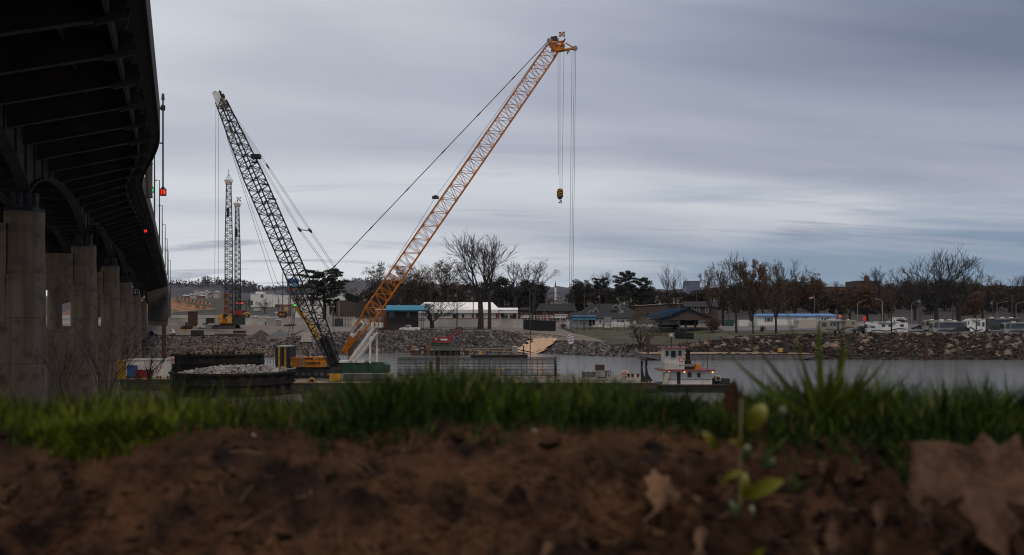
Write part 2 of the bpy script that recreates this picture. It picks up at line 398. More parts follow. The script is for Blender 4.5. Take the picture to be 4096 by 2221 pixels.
# riprap: stones of the revetment, nobody could count them
def scatter(name, u0, u1, n, m, s0, s1, rmin, rmax, seed, skip=None, p=1.):
    rg = random.Random(seed); mb = MB(); k = 0
    while k < n:
        u = rg.uniform(u0, u1); Yw = tab(WLT, u); rn = tab(RUN, u); s = rn * (s0 + (s1 - s0) * rg.random() ** p)
        Y = Yw + s; X = (u - CX) / F * Y; k += 1
        if skip and skip(u, s / rn): continue
        r = rmin + (rmax - rmin) * rg.random() ** 2.2
        mb.rock((X, Y, gh(X, Y) + r * .15), r, rg)
    return struct(name, mb, m, False, 'stuff')
def in_sand(u, t): return 2070 + t * 80 < u < 2178 + t * 55 and t < .88
scatter('riprap', 560, 1300, 5200, MATS['riprap'], -.02, 1.0, .25, .75, 11, lambda u, t: u > 1200 and t > .45)
scatter('riprap', 1250, 2440, 9500, MATS['riprap'], -.02, 1.0, .22, .8, 12, in_sand)
scatter('riprap', 2400, 2760, 2200, MATS['riprap'], -.05, 1.0, .25, .8, 13)
scatter('riprap', 2700, 4300, 5200, MATS['riprap_brown'], -.05, 1.03, .25, .8, 14)
scatter('riprap', 2760, 4300, 330, MATS['slab'], .1, 1.0, .45, 1.7, 15)
scatter('riprap', 660, 1250, 420, MATS['slab'], .0, .25, .4, .9, 16)
mat('brush', (.026, .017, .012), 1, .4, .5, island=.6)
bs = MB(); rg = random.Random(5)
def tuft(mb, c, r, h, n, rg, sz):
    for _ in range(n):
        a = rg.uniform(0, 6.283); q = rg.random() ** .5 * r; z = h * rg.random() ** .8
        q *= (1 - .5 * z / h); b = Vector(c) + Vector((q * math.cos(a), q * math.sin(a), z)); e = sz * rg.uniform(.5, 1.3)
        d1 = Vector((rg.uniform(-1, 1), rg.uniform(-1, 1), rg.uniform(-1, 1))) * e; d2 = Vector((rg.uniform(-1, 1), rg.uniform(-1, 1), rg.uniform(-1, 1))) * e
        mb.add([b, b + d1, b + d2], [(0, 1, 2)])
for _ in range(620):
    u = rg.uniform(2500, 4300) if rg.random() < .85 else rg.uniform(1480, 1960)
    tq = rg.random(); Y = tab(WLT, u) + tab(RUN, u) * (.1 + .95 * tq); X = (u - CX) / F * Y
    tuft(bs, (X, Y, gh(X, Y)), rg.uniform(.7, 1.8), rg.uniform(.5, 1.3), 26, rg, .35)
struct('scrub', bs, 'brush', kind='stuff')
# ---------------------------------------------------------------- far wooded hills
def ridge(name, prof, Y, depth, m, zb=5, n=160, amp=6, seed=0):
    mb = MB(); u0, u1 = prof[0][0], prof[-1][0]; rws = 5
    for r_ in range(rws + 1):
        f = r_ / rws
        for i in range(n + 1):
            u = lerp(u0, u1, i / n); top = EYE - (tab(prof, u) - HY) / F * Y
            yy = Y - depth * (1 - f); zz = zb + (top - zb) * math.sin(f * math.pi / 2) ** .8
            zz += amp * noise.noise(Vector((i * .55, r_ * 1.3, seed))) * (.4 + f); mb.v.append(((u - CX) / F * Y, yy, max(zb, zz)))
    for r_ in range(rws):
        for i in range(n): q = r_ * (n + 1) + i; mb.f.append((q, q + 1, q + n + 2, q + n + 1))
    return struct(name, mb, m, True)
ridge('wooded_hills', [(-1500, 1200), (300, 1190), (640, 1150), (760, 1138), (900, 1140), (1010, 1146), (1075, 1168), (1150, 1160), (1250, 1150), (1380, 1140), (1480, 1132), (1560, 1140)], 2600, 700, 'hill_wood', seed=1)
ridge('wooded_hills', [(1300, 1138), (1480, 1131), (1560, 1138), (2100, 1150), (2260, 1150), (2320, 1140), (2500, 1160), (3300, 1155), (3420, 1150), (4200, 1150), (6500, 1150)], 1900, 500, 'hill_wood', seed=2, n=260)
rg = random.Random(31); hb = MB()
for _ in range(1500):
    u = rg.uniform(560, 1500); Y = rg.uniform(2300, 2560)
    top = tab([(560, 1158), (640, 1152), (740, 1136), (770, 1150), (840, 1125), (900, 1138), (960, 1140), (1060, 1165), (1150, 1165), (1250, 1150), (1480, 1132)], u)
    py = lerp(top, 1225, rg.random() ** 1.3); p = P(u, py, Y); tuft(hb, p, 14, 14, 10, rg, 5)
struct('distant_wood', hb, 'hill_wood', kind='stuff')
# ---------------------------------------------------------------- the bridge
KB = .92
QX, QY = 1 / 1.1111, .3      # across-the-bridge step per unit of lateral offset
def S(L, Y0, H):
    """bridge coordinates: L = offset from the vanishing line (larger is farther left), Y0 = station, H = height over the eye"""
    Y = Y0 + .3 * (12.65 - L)
    return Vector((-(.3337 * Y) - L, Y, H)) * KB + Vector((0, 0, EYE))
HT = [(0, 19.5), (130, 19.9), (178, 20.3), (203, 19.9), (254, 19.2), (330, 17.9), (400, 16.2), (460, 14.5)]
HP = [(0, 8.85), (81, 8.85), (131, 9.8), (181, 9.9), (231, 8.9), (281, 7.4), (331, 6.1), (400, 4.6)]   # pier tops
def ledge(y): return 1.95 if y < 88 else (1.95 + (5.0 - 1.95) * sst((y - 88) / 40.))
bridge = bpy.data.objects.new('bridge', None); COL.objects.link(bridge); bridge.location = S(12.65, 81, 0) * 1.0
tag(bridge, 'dark steel girder highway bridge with arched girders crossing the river', 'bridge')
bloc = bridge.location.copy()
def V(L, y, H): return S(L, y, H) - bloc
def ribbon(mb, sts, prof):
    """sweep a closed section (list of functions of station giving (L, H)) along the stations"""
    n = len(prof(sts[0])); b = len(mb.v)
    for y in sts:
        for (L, H) in prof(y): mb.v.append(tuple(V(L, y, H)))
    for i in range(len(sts) - 1):
        for j in range(n): a = b + i * n + j; c = b + i * n + (j + 1) % n; mb.f.append((a, c, c + n, a + n))
    mb.f.append(tuple(b + j for j in reversed(range(n)))); mb.f.append(tuple(b + (len(sts) - 1) * n + j for j in range(n)))
    return mb
sts = [12 + 4 * i for i in range(98)]
ht = lambda y: tab(HT, y)
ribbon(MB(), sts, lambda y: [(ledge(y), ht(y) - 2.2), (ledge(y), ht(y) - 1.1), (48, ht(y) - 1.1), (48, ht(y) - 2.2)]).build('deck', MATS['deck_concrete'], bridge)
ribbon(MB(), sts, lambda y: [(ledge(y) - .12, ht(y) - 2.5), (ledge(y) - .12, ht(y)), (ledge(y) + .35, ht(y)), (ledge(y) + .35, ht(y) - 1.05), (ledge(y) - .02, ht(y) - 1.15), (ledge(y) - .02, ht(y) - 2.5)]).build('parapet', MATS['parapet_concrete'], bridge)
def arch(y):
    k = (y - 81) / 50.; n_ = math.floor(k); f = k - n_
    a = tab(HP, 81 + 50 * n_) + 1.75; b = tab(HP, 81 + 50 * (n_ + 1)) + 1.75
    return lerp(a, b, f) + 3.3 * (1 - (2 * f - 1) ** 2) ** .8
gst = [31 + 2.0 * i for i in range(178)]
for L in (12.65, 20.2, 27.8, 37.0):
    gg = MB(); ribbon(gg, gst, lambda y: [(L - .12, arch(y)), (L - .12, ht(y) - 2.2), (L + .12, ht(y) - 2.2), (L + .12, arch(y))]); fl = MB(); ribbon(fl, gst, lambda y: [(L - .5, arch(y) - .10), (L - .5, arch(y)), (L + .5, arch(y)), (L + .5, arch(y) - .10)]); ff = fl
    if L < 13:
        stf = gg2 = MB()
        for i in range(72):
            y = 46 + 4.9 * i
            if y < 384: stf.bar(V(L - .22, y, arch(y) + .02), V(L - .2, y, ht(y) - 2.25), .14, .1)
        b0 = len(gg.v); gg.v += stf.v; gg.f += [tuple(i + b0 for i in f) for f in stf.f]
    go = gg.build('girder', MATS['bridge_steel'], bridge); ff.build('flange', MATS['bridge_steel'], go)
y = 35.6
while y < 386:
    e = ledge(y); hh = ht(y); m_ = MB()
    hi = hh - 5.6; ho = hh - 3.3
    m_.hexa([V(12.5, y - .05, hi), V(e + .9, y - .05, ho), V(e + .9, y + .05, ho), V(12.5, y + .05, hi), V(12.5, y - .05, hh - 2.21), V(e + .9, y - .05, hh - 2.21), V(e + .9, y + .05, hh - 2.21), V(12.5, y + .05, hh - 2.21)])
    m_.hexa([V(12.5, y - .28, hi - .08), V(e + .9, y - .28, ho - .08), V(e + .9, y + .28, ho - .08), V(12.5, y + .28, hi - .08), V(12.5, y - .28, hi), V(e + .9, y - .28, ho), V(e + .9, y + .28, ho), V(12.5, y + .28, hi)])
    m_.hexa([V(37, y - .22, hi), V(12.8, y - .22, hi), V(12.8, y + .22, hi), V(37, y + .22, hi), V(37, y - .22, hi + .2), V(12.8, y - .22, hi + .2), V(12.8, y + .22, hi + .2), V(37, y + .22, hi + .2)])
    m_.bar(V(12.8, y, hi), V(20.2, y, hh - 2.4), .2); m_.bar(V(20.2, y, hi), V(27.8, y, hh - 2.4), .2)
    m_.build('floor_beam', MATS['bridge_steel'], bridge)
    y += 7.35
for dL in (1.9, 5.0, 8.0):
    mb = MB(); ribbon(mb, sts, lambda y: [(ledge(y) + dL - .12, ht(y) - (3.5 if dL < 3 else 2.9)), (ledge(y) + dL - .12, ht(y) - 2.22), (ledge(y) + dL + .12, ht(y) - 2.22), (ledge(y) + dL + .12, ht(y) - (3.5 if dL < 3 else 2.9))])
    if dL < 3:
        for i in range(60):
            yy = 35.6 + 7.35 * i
            if yy < 384: mb.bar(V(ledge(yy) + .95, yy, ht(yy) - 4.0), V(ledge(yy) + .95, yy + 2.2, ht(yy) - 2.3), .16); mb.bar(V(ledge(yy) + .9, yy - .3, ht(yy) - 3.4), V(ledge(yy) + 2.6, yy - .3, ht(yy) - 3.9), .3, .3)
    mb.build('stringer', MATS['bridge_steel'], bridge)
# drain pipe and inspection frames under the far spans
for (L, y0, y1) in ((ledge(150) + .5, 146, 176),):
    pass
for (y0, dh) in ((262, 4.4), (300, 4.8)):
    mb = MB(); hh = ht(y0) - dh
    a = [V(8.5, y0, hh), V(5.8, y0, hh), V(5.8, y0, hh - 2.6), V(8.5, y0, hh - 2.6)]
    for i in range(4): mb.bar(a[i], a[(i + 1) % 4], .14)
    mb.bar(a[0], V(8.5, y0, ht(y0) - 2.3), .14); mb.bar(a[1], V(5.8, y0, ht(y0) - 2.3), .14)
    mb.build('maintenance_frame', MATS['dark_steel'], bridge)
dp = MB().tube([P(594, 612, 112) - bloc, P(596, 700, 112) - bloc, P(598, 792, 112) - bloc], [.36, .34, .34], 10)
for py in (618, 652, 786): dp.tube([P(595, py, 112) - bloc, P(595, py + 6, 112) - bloc], .44, 10)
dp.build('drain_pipe', MATS['pole_wood'], bridge)
# far end: deep plate girder end over a concrete bearing wall
ea = MB(); e0 = P(590, 1283, 372) - bloc; e1 = P(671, 1283, 372) - bloc
h_ = (1283 - 1120) / F * 372
ea.hexa([e0, e1, e1 + Vector((-12, 38, 0)), e0 + Vector((-12, 38, 0)), e0 + Vector((0, 0, h_ + 5)), e1 + Vector((0, 0, h_ - 3)), e1 + Vector((-12, 38, h_ - 5)), e0 + Vector((-12, 38, h_))])
ea.build('end_girder', MATS['bridge_steel'], bridge)
ab = MB(); c0 = P(592, 1330, 373.5) - bloc; c1 = P(668, 1330, 373.5) - bloc; h_ = (1330 - 1283.5) / F * 373.5
ab.hexa([c0, c1, c1 + Vector((-10, 32, 0)), c0 + Vector((-10, 32, 0)), c0 + Vector((0, 0, h_)), c1 + Vector((0, 0, h_)), c1 + Vector((-10, 32, h_)), c0 + Vector((-10, 32, h_))])
ab.build('abutment', MATS['concrete'], bridge)
# piers: two round columns, a low wall and a haunched cap beam between them
ords = ['closest to the camera', 'second from the camera', 'third from the camera', 'fourth from the camera', 'fifth from the camera', 'farthest along the row']
for i in range(6):
    y0 = 81 + 50 * i; h = tab(HP, y0)
    base = S(12.65, y0, 0); base.z = -3
    pr = bpy.data.objects.new('bridge_pier', None); COL.objects.link(pr); pr.location = base
    tag(pr, 'weathered concrete bridge pier with two round columns, ' + ords[i], 'bridge pier', 'concrete piers under the bridge')
    def PV(L, dy, H): return S(L, y0 + dy, H) - base
    for L in (12.65, 28.5):
        c = MB(); top = PV(L, 0, h); bot = Vector((top.x, top.y, 0))
        zs = [0]; z = 3.0
        while z < top.z - 2: zs.append(z); z += 3.4
        pts = []; rs = []
        def rr(z): return KB * lerp(1.80, 1.50, z / top.z)
        for z in zs[1:]:
            for dz, dr in ((-.16, 0), (-.045, 0), (-.03, -.035), (.03, -.035), (.045, 0), (.16, 0)): pts.append((top.x, top.y, z + dz)); rs.append(rr(z) + dr)
        pts = [(top.x, top.y, 0)] + pts + [(top.x, top.y, top.z - 1.1), (top.x, top.y, top.z - 1.08), (top.x, top.y, top.z)]
        rs = [rr(0)] + rs + [rr(top.z), rr(top.z) + .03, rr(top.z) + .03]
        co = c.tube(pts, rs, 28).build('column', MATS['concrete'], pr, True)
        for p_ in co.data.polygons:
            if abs(p_.normal.z) > .5: p_.use_smooth = False
        br = MB()
        for dl in (-.9, -.35, .35, .9): br.bar(PV(L + dl, 0, h), PV(L + dl, 0, h + 1.6), .22, .5)
        br.box(top.x - 1.1, top.x + 1.1, top.y - 1.0, top.y + 1.0, top.z + .02, top.z + .3)
        br.build('bearing', MATS['dark_steel'], pr)
    def wall(Ha, Hb, L0, L1, th, haunch=0):
        mb = MB(); n = 10; dyw = th / 2
        for q in range(n + 1):
            L = lerp(L0, L1, q / n); hb = Ha + haunch * (1 - abs(2 * q / n - 1) ** 2.2)
            for dd in (-dyw, dyw):
                mb.v.append(tuple(PV(L, dd, hb))); mb.v.append(tuple(PV(L, dd, Hb)))
        for q in range(n):
            a = q * 4; b = a + 4
            mb.f += [(a, b, b + 1, a + 1), (a + 2, a + 3, b + 3, b + 2), (a + 1, b + 1, b + 3, a + 3), (a, a + 2, b + 2, b)]
        return mb
    zb = -(EYE + 2.5) / KB
    wall(zb, 4.2 if i == 0 else -1.55, 14.0, 27.2, 1.9).build('web_wall', MATS['concrete'], pr)
    wall(h - 5.1, h - 1.0, 13.9, 27.3, 2.2, 1.0).build('cap_beam', MATS['concrete'], pr)
    wall(zb, -1.55, 29.8, 44, 1.9).build('web_wall', MATS['concrete'], pr)
# street lamps along the parapet
for i, (px, ptop, arm) in enumerate([(618, 572, 30), (638, 721, -17), (649, 822, -13), (661, 897, -11), (669, 955, -9), (673, 1003, -8), (682, 1041, -8)]):
    yy = [191, 236, 272, 326, 360, 390, 455][i]
    D = yy * KB; t = T('street_lamp', ['tallest street lamp on the bridge, its arm pointing right', 'second street lamp along the bridge, next to the tallest', 'third street lamp along the bridge parapet', 'fourth street lamp along the bridge parapet', 'fifth street lamp along the bridge parapet', 'sixth street lamp along the bridge parapet', 'last and smallest street lamp beyond the bridge end'][i], 'street lamp', px, HY, D, 'street lamps on the bridge')
    top = t.z(ptop); bot = KB * (ht(yy) - .6) if i < 6 else t.z(1262)
    MB().tube([(0, 0, bot), (0, 0, (top + bot) / 2), (0, 0, top)], [.16, .13, .09], 6).build('pole', MATS['dark_steel'], t.o)
    a = arm * t.k
    MB().tube([(0, 0, top - .1), (a * .55, 0, top + .05), (a * .7, 0, top)], .06, 5).build('arm', MATS['dark_steel'], t.o)
    MB().box(min(a * .65, a * 1.1), max(a * .65, a * 1.1), -.18, .18, top - .14, top + .06).build('lamp_head', MATS['dark_steel'], t.o)
# navigation lights hung on rods from the bridge edge
def navlight(px, ptop, plamp, D, lens, label, pa, parm):
    t = T('navigation_light', label, 'navigation light', px, plamp, D, 'hanging navigation lights')
    MB().tube([(0, 0, .35), (0, 0, t.z(ptop))], .075, 6).build('rod', MATS['dark_steel'], t.o)
    MB().tube([(0, 0, t.z(ptop)), (0, 0, t.z(ptop) - .5)], [.1, .16], 6).build('cap', MATS['dark_steel'], t.o)
    MB().bar((0, 0, t.z(parm)), (t.x(pa), .2, t.z(parm)), .14).cyl((0, 0, t.z(parm) - .2), .2, .4, 8).build('bracket', MATS['dark_steel'], t.o)
    h = MB(); h.tube([(0, 0, .45), (0, 0, .32), (0, 0, .2)], [.08, .16, .27], 10); h.cyl((0, 0, -.32), .28, .08, 10)
    for a in range(6): h.bar((.25 * math.cos(a), .25 * math.sin(a), -.3), (.25 * math.cos(a), .25 * math.sin(a), .25), .07)
    h.build('housing', MATS['black_steel'], t.o)
    MB().tube([(0, 0, -.24), (0, 0, -.14), (0, 0, .1), (0, 0, .2)], [.12, .2, .2, .12], 12).build('lens', MATS[lens], t.o, True)
navlight(652, 375, 768, 84, 'lamp_red', 'red navigation light hanging clear of the deck against the sky', 636, 432)
navlight(608, 548, 760, 125, 'lamp_green', 'green navigation light hanging on its rod beside the bridge parapet', 588, 580)
navlight(582, 655, 924, 150, 'lamp_red', 'smaller red navigation light hanging in front of the dark girder', 570, 690)
# ---------------------------------------------------------------- cranes
def frame(a, b, roll=0):
    a = Vector(a); b = Vector(b); d = (b - a).normalized()
    hz = Vector((d.x, d.y, 0))
    wv = Vector((-hz.y, hz.x, 0)).normalized() if hz.length > 1e-3 else Vector((1, 0, 0))
    dv = d.cross(wv).normalized()
    if roll: q = Matrix.Rotation(roll, 3, d); wv = q @ wv; dv = q @ dv
    return a, b, d, wv, dv
def boom(mb, a, b, w, dp, nb, t0=.12, t1=.12, e0=.25, e1=.4, rc=.09, rb=.045, roll=0, double=False, zig=None):
    """lattice boom from a to b; box section w x dp tapering at both ends"""
    a, b, d, wv, dv = frame(a, b, roll); Ln = (b - a).length
    st = [0]; n = nb
    for i in range(1, n + 1): st.append(i / n)
    def sc(t):
        if t < t0: return lerp(e0, 1, t / t0)
        if t > 1 - t1: return lerp(1, e1, (t - 1 + t1) / t1)
        return 1
    def cp(t, i, j): return a + d * (Ln * t) + wv * (w / 2 * i * (1 if t < t0 else sc(t))) + dv * (dp / 2 * j * sc(t))
    C4 = [(-1, -1), (1, -1), (1, 1), (-1, 1)]
    ks = [0, t0, 1 - t1, 1]
    for (i, j) in C4: mb.tube([cp(k, i, j) for k in ks], rc, 6)
    for q in range(n):
        tA, tB = st[q], st[q + 1]
        for k in range(4):
            (i, j), (i2, j2) = C4[k], C4[(k + 1) % 4]
            mb.tube([cp(tA, i, j), cp(tA, i2, j2)], rb, 4, False)
            if (q + (k // 2)) % 2: mb.tube([cp(tA, i, j), cp(tB, i2, j2)], rb, 4, False)
            else: mb.tube([cp(tA, i2, j2), cp(tB, i, j)], rb, 4, False)
    return cp, sc
def rope(mb, a, b, r=.03, sag=0, n=8):
    a = Vector(a); b = Vector(b)
    if not sag: return mb.tube([a, b], r, 4, False)
    return mb.tube([a.lerp(b, i / n) - Vector((0, 0, sag * 4 * (i / n) * (1 - i / n))) for i in range(n + 1)], r, 4, False)
def sheave(mb, c, r, th=.12, n=14):
    c = Vector(c); mb.tube([c - Vector((0, th / 2, 0)), c + Vector((0, th / 2, 0))], r, n)
def crawler(t, px0, px1, py0, py1, y0, y1, name='crawler_track', m='dark_steel'):
    for (ya, yb) in ((y0, y0 + .9), (y1 - .9, y1)):
        x0, x1, z0, z1 = t.x(px0), t.x(px1), t.z(py1), t.z(py0); h = z1 - z0; n = 8; poly = []
        for i in range(n + 1): a = math.pi / 2 + math.pi * i / n; poly.append((x0 + h / 2 + h / 2 * math.cos(a), z0 + h / 2 + h / 2 * math.sin(a)))
        for i in range(n + 1): a = -math.pi / 2 + math.pi * i / n; poly.append((x1 - h / 2 + h / 2 * math.cos(a), z0 + h / 2 + h / 2 * math.sin(a)))
        tr = MB().prism(poly, ya, yb)
        L = x1 - x0 - h
        for i in range(int(L / .28)):
            xx = x0 + h / 2 + .28 * i; tr.box(xx, xx + .2, ya - .05, yb + .05, z1, z1 + .05); tr.box(xx, xx + .2, ya - .05, yb + .05, z0 - .03, z0)
        o = tr.build(name, MATS[m], t.o)
        for i in range(7): MB().tube([(x0 + h / 2 + L * i / 6, ya - .07, z0 + h * .42), (x0 + h / 2 + L * i / 6, ya - .02, z0 + h * .42)], h * .22, 10).build('roller', MATS['hull_grey'], o)
# orange crane on the barge
oc = T('crawler_crane', 'orange crawler crane with long lattice boom and checkered flag on top', 'crane', 1300, 1512, 150)
o = oc.o
bm = MB(); A = oc.W(1372, 1412, 150); B = oc.W(2222, 178, 156)
cp, sc_ = boom(bm, A, B, 2.1, 2.15, 46, .13, .035, .18, .8, .12, .055)
fp = bm
for s_ in (-1, 1):
    fp.bar(A + Vector((0, s_ * .95, 0)), cp(.045, s_, 0), .12, .6)
# reinforced lower inserts: doubled diagonals
bx = bm
for q in range(1, 12):
    ta, tb = q / 46, (q + 1) / 46
    for i in (-1, 1):
        bx.tube([cp(ta, i, -1), cp(tb, i, 1)], .06, 4, False); bx.tube([cp(tb, i, -1), cp(tb, i, 1)], .06, 4, False)
bo = bm.build('boom', MATS['orange_paint'], o)
a_, b_2, d_, wv_, dv_ = frame(A, B)
up_ = dv_ if dv_.z > 0 else -dv_
# sign board on the lower boom
sg = MB(); s0 = oc.W(1405, 1345, 147.6); s1 = oc.W(1452, 1287, 147.7); dd = (s1 - s0).normalized(); nn_ = Vector((0, -1, 0)); pp = dd.cross(nn_).normalized() * .34
sg.hexa([s0 - pp, s1 - pp, s1 - pp + Vector((0, .06, 0)), s0 - pp + Vector((0, .06, 0)), s0 + pp, s1 + pp, s1 + pp + Vector((0, .06, 0)), s0 + pp + Vector((0, .06, 0))])
so = sg.build('sign_board', MATS['white_paint'], bo)
lettering('LIEBHERR', .66, so, (s0 + s1) / 2 + Vector((0, -.03, 0)), MATS['black_steel'], (90, -math.degrees(math.atan2(dd.z, dd.x)), 0), sx=.82, bold=.02)
# boom head: sheave nest and the short nose to the right
hd = MB()
def H(px, py, dy=0): return oc.W(px, py, 156 + dy)
for dy in (-.9, .9):
    hd.bar(H(2196, 175, dy), H(2256, 166, dy), .3); hd.bar(H(2256, 166, dy), H(2232, 192, dy), .3); hd.bar(H(2196, 175, dy), H(2228, 205, dy), .28); hd.bar(H(2212, 205, dy), H(2228, 170, dy), .18)
    hd.bar(H(2196, 178, dy), H(2215, 200, dy), .2); hd.bar(H(2205, 172, dy), H(2222, 195, dy), .2)
    hd.bar(H(2225, 207, dy * .7), H(2296, 194, dy * .7), .34); hd.bar(H(2222, 200, dy), H(2258, 195, dy), .5); hd.bar(H(2262, 172, dy * .6), H(2292, 190, dy * .5), .16)
hd.box(*sorted((H(2205, 0).x, H(2240, 0).x)), H(0, 0, -.8).y, H(0, 0, .8).y, H(0, 202).z, H(0, 183).z)
hdo = hd.build('boom_head', MATS['orange_paint'], o)
sh = MB()
for dy in (-.5, -.2, .1, .4):
    sheave(sh, H(2250, 185, dy), .42); sheave(sh, H(2197, 163, dy), .40, .1)
for dy in (-.25, .25): sheave(sh, H(2300, 194, dy), .42)
sh.build('sheave', MATS['grey_paint'], hdo)
wk = MB(); wk.bar(H(2204, 157), H(2230, 154), .4, .7)
for q in range(5): wk.bar(H(2212 + 4 * q, 157), H(2214 + 4 * q, 165), .06)
wk.bar(H(2233, 165), H(2233, 152), .12); wk.bar(H(2256, 164), H(2261, 157), .2); wk.bar(H(2268, 204), H(2271, 217), .14); wk.bar(H(2274, 202), H(2277, 212), .14)
wk.build('winch_box', MATS['dark_steel'], hdo)
fpz = H(2258, 164); MB().tube([fpz, H(2259, 126)], .03, 5).build('flag_pole', MATS['grey_paint'], hdo)
for q in range(9):   # checkered flag
    i, j = q % 3, q // 3
    x0, x1 = H(2236 + i * 7.6, 0).x, H(2236 + (i + 1) * 7.6, 0).x; z1 = H(0, 128 - i * .6 + j * 6.6).z; z0 = H(0, 128 - i * .6 + (j + 1) * 6.6).z
    MB().box(x0, x1, H(0, 0).y - .02 + .03 * i, H(0, 0).y + .03 * i, z0, z1).build('flag_panel', MATS['red_paint' if q % 2 == 0 else 'white_paint'], hdo)
# pendants and hoist ropes
M1 = oc.W(1184, 1228, 147)
pd = MB(); hp = H(2190, 168)
for dy in (-.12, .12):
    a = hp + Vector((0, dy, 0)); b = M1 + Vector((0, dy, 0)); pd.tube([a, b], .042, 5)
    for q in range(1, 7): c = a.lerp(b, q / 7); e = (b - a).normalized() * .5; pd.tube([c - e, c, c + e], [.05, .09, .05], 5)
pd.build('pendant_line', MATS['wire'], o)
ra = MB()
rope(ra, H(2199, 160), oc.W(1745, 785, 153), .028); rope(ra, oc.W(1745, 785, 153), oc.W(1330, 1440, 150), .03); rope(ra, H(2196, 165), oc.W(1340, 1430, 150), .025)
for px, py0, px1, py1 in ((2232, 210, 2233, 700), (2240, 208, 2240, 758), (2256, 208, 2248, 758)): rope(ra, H(px, py0), H(px1, py1), .032)
for px, py0, px1, py1 in ((2288, 208, 2276, 1340), (2303, 200, 2290, 1340), (2297, 206, 2284, 1338)): rope(ra, H(px, py0), H(px1, py1), .032)
ra.build('hoist_rope', MATS['wire'], o)
gd = MB(); q = oc.W(1742, 788, 152.5); gd.box(q.x - .5, q.x + .5, q.y - .4, q.y + .4, q.z - .3, q.z + .1); sheave(gd, q, .3); gd.build('rope_guide', MATS['dark_steel'], bo)
# A-frame mast
am = MB(); mf = oc.W(1325, 1425, 149)
for dy in (-1.0, 1.0):
    f0 = mf + Vector((0, dy, 0)); f1 = oc.W(1262, 1330, 148) + Vector((0, dy, 0)); f2 = oc.W(1215, 1268, 147.5) + Vector((0, dy * .8, 0)); f3 = M1 + Vector((0, dy * .6, 0))
    am.bar(f0, f1, .18, .2); am.bar(f1, f2, .22, .32); am.bar(f2, f3, .3, .42)
for q in range(9):
    c = mf.lerp(M1, q / 9); am.bar(c + Vector((0, -1, 0)), c + Vector((0, 1, 0)), .14)
am.bar(M1 + Vector((-.3, -.6, .2)), M1 + Vector((.3, .6, -.2)), .5)
am.build('mast', MATS['yellow_paint'], o)
MB().cyl(M1 + Vector((0, -.75, .15)), .2, .18, 8).build('mast_light', MATS['lamp_green'], o)
mr = MB()
for (x, y) in ((1140, 1372), (1146, 1372), (1160, 1372), (1165, 1380)):
    rope(mr, M1, oc.W(x, y, 147), .03)
rope(mr, oc.W(1178, 1330, 147), oc.W(1265, 1420, 148), .03, 1.6)
mr.build('luffing_rope', MATS['wire'], o)
# house
hs = MB(); oc.boxp(1171, 1323, 1427, 1466, -2.4, 1.2, hs); ho = hs.build('engine_house', MATS['orange_panel'], o)
ld = MB()
for px in (1211, 1227): ld.bar(oc.L(px, 1466, -2.5), oc.L(px, 1380, -2.5), .05)
for q in range(12): ld.bar(oc.L(1211, 1464 - q * 5, -2.5), oc.L(1227, 1464 - q * 5, -2.5), .04)
ld.build('ladder', MATS['cream_paint'], ho)
rl = MB()
for q in range(9): rl.bar(oc.L(1174 + q * 18, 1427, -2.3), oc.L(1174 + q * 18, 1398, -2.3), .05)
rl.bar(oc.L(1174, 1398, -2.3), oc.L(1318, 1398, -2.3), .05); rl.bar(oc.L(1174, 1412, -2.3), oc.L(1318, 1412, -2.3), .04); rl.build('railing', MATS['dark_steel'], ho)
dm = MB()
for px in (1188, 1208, 1230, 1262, 1290): dm.box(oc.x(px), oc.x(px + .7), -2.42, -2.4, oc.z(1464), oc.z(1429))
dm.box(oc.x(1172), oc.x(1322), -2.42, -2.4, oc.z(1437.5), oc.z(1436.7)); dm.build('door', MATS['rust'], ho)
lettering('LIEBHERR', .30, ho, oc.L(1249, 1432.5, -2.43), MATS['black_steel'], bold=.01); lettering('LR 1300', .30, ho, oc.L(1297, 1432.5, -2.43), MATS['black_steel'])
lettering('MASSMAN', .42, ho, oc.L(1263, 1450, -2.43), MATS['black_steel'], sx=1.2, bold=.01); lettering('CONSTRUCTION CO.', .18, ho, oc.L(1261, 1457.5, -2.43), MATS['black_steel'], sx=1.2)
for px, py in ((1178, 1449), (1231, 1450), (1313, 1455)): MB().box(oc.x(px), oc.x(px + 7), -2.43, -2.4, oc.z(py + 5), oc.z(py)).build('notice_plate', MATS['white_paint'], ho)
# counterweight stack of ribbed slabs
for side, (p0, p1) in enumerate(((1117, 1146), (1147, 1176))):
    cw = MB()
    for q in range(8):
        z0 = 1470 - q * 10.6; oc.boxp(p0, p1, z0 - 10.2, z0, -2.6, 1.4, cw)
    c_o = cw.build('counterweight', MATS['dark_steel'], o)
    st_ = MB()
    for q in range(8):
        z0 = 1470 - q * 10.6; xa, xb = (1128, 1138) if side == 0 else (1152, 1162); zm = z0 - 5.1
        st_.prism([(oc.x(xa + 2), oc.z(z0)), (oc.x(xb - 2), oc.z(z0)), (oc.x(xb), oc.z(zm)), (oc.x(xb - 2), oc.z(z0 - 10)), (oc.x(xa + 2), oc.z(z0 - 10)), (oc.x(xa), oc.z(zm))], -2.66, -2.6)
    st_.build('yellow_end', MATS['yellow_paint'], c_o)
oc.boxp(1122, 1172, 1383, 1386, -2.6, 1.4).build('counterweight_frame', MATS['white_paint'], o)
crawler(oc, 1166, 1345, 1474, 1506, -3.2, 3.2)
MB().box(oc.x(1200), oc.x(1335), -2.2, 2.2, oc.z(1496), oc.z(1467)).build('car_body', MATS['dark_steel'], o)
MB().tube([oc.L(1222, 1513, -3.9), oc.L(1310, 1513, -3.9)], .14, 8).build('strut', MATS['white_paint'], o)
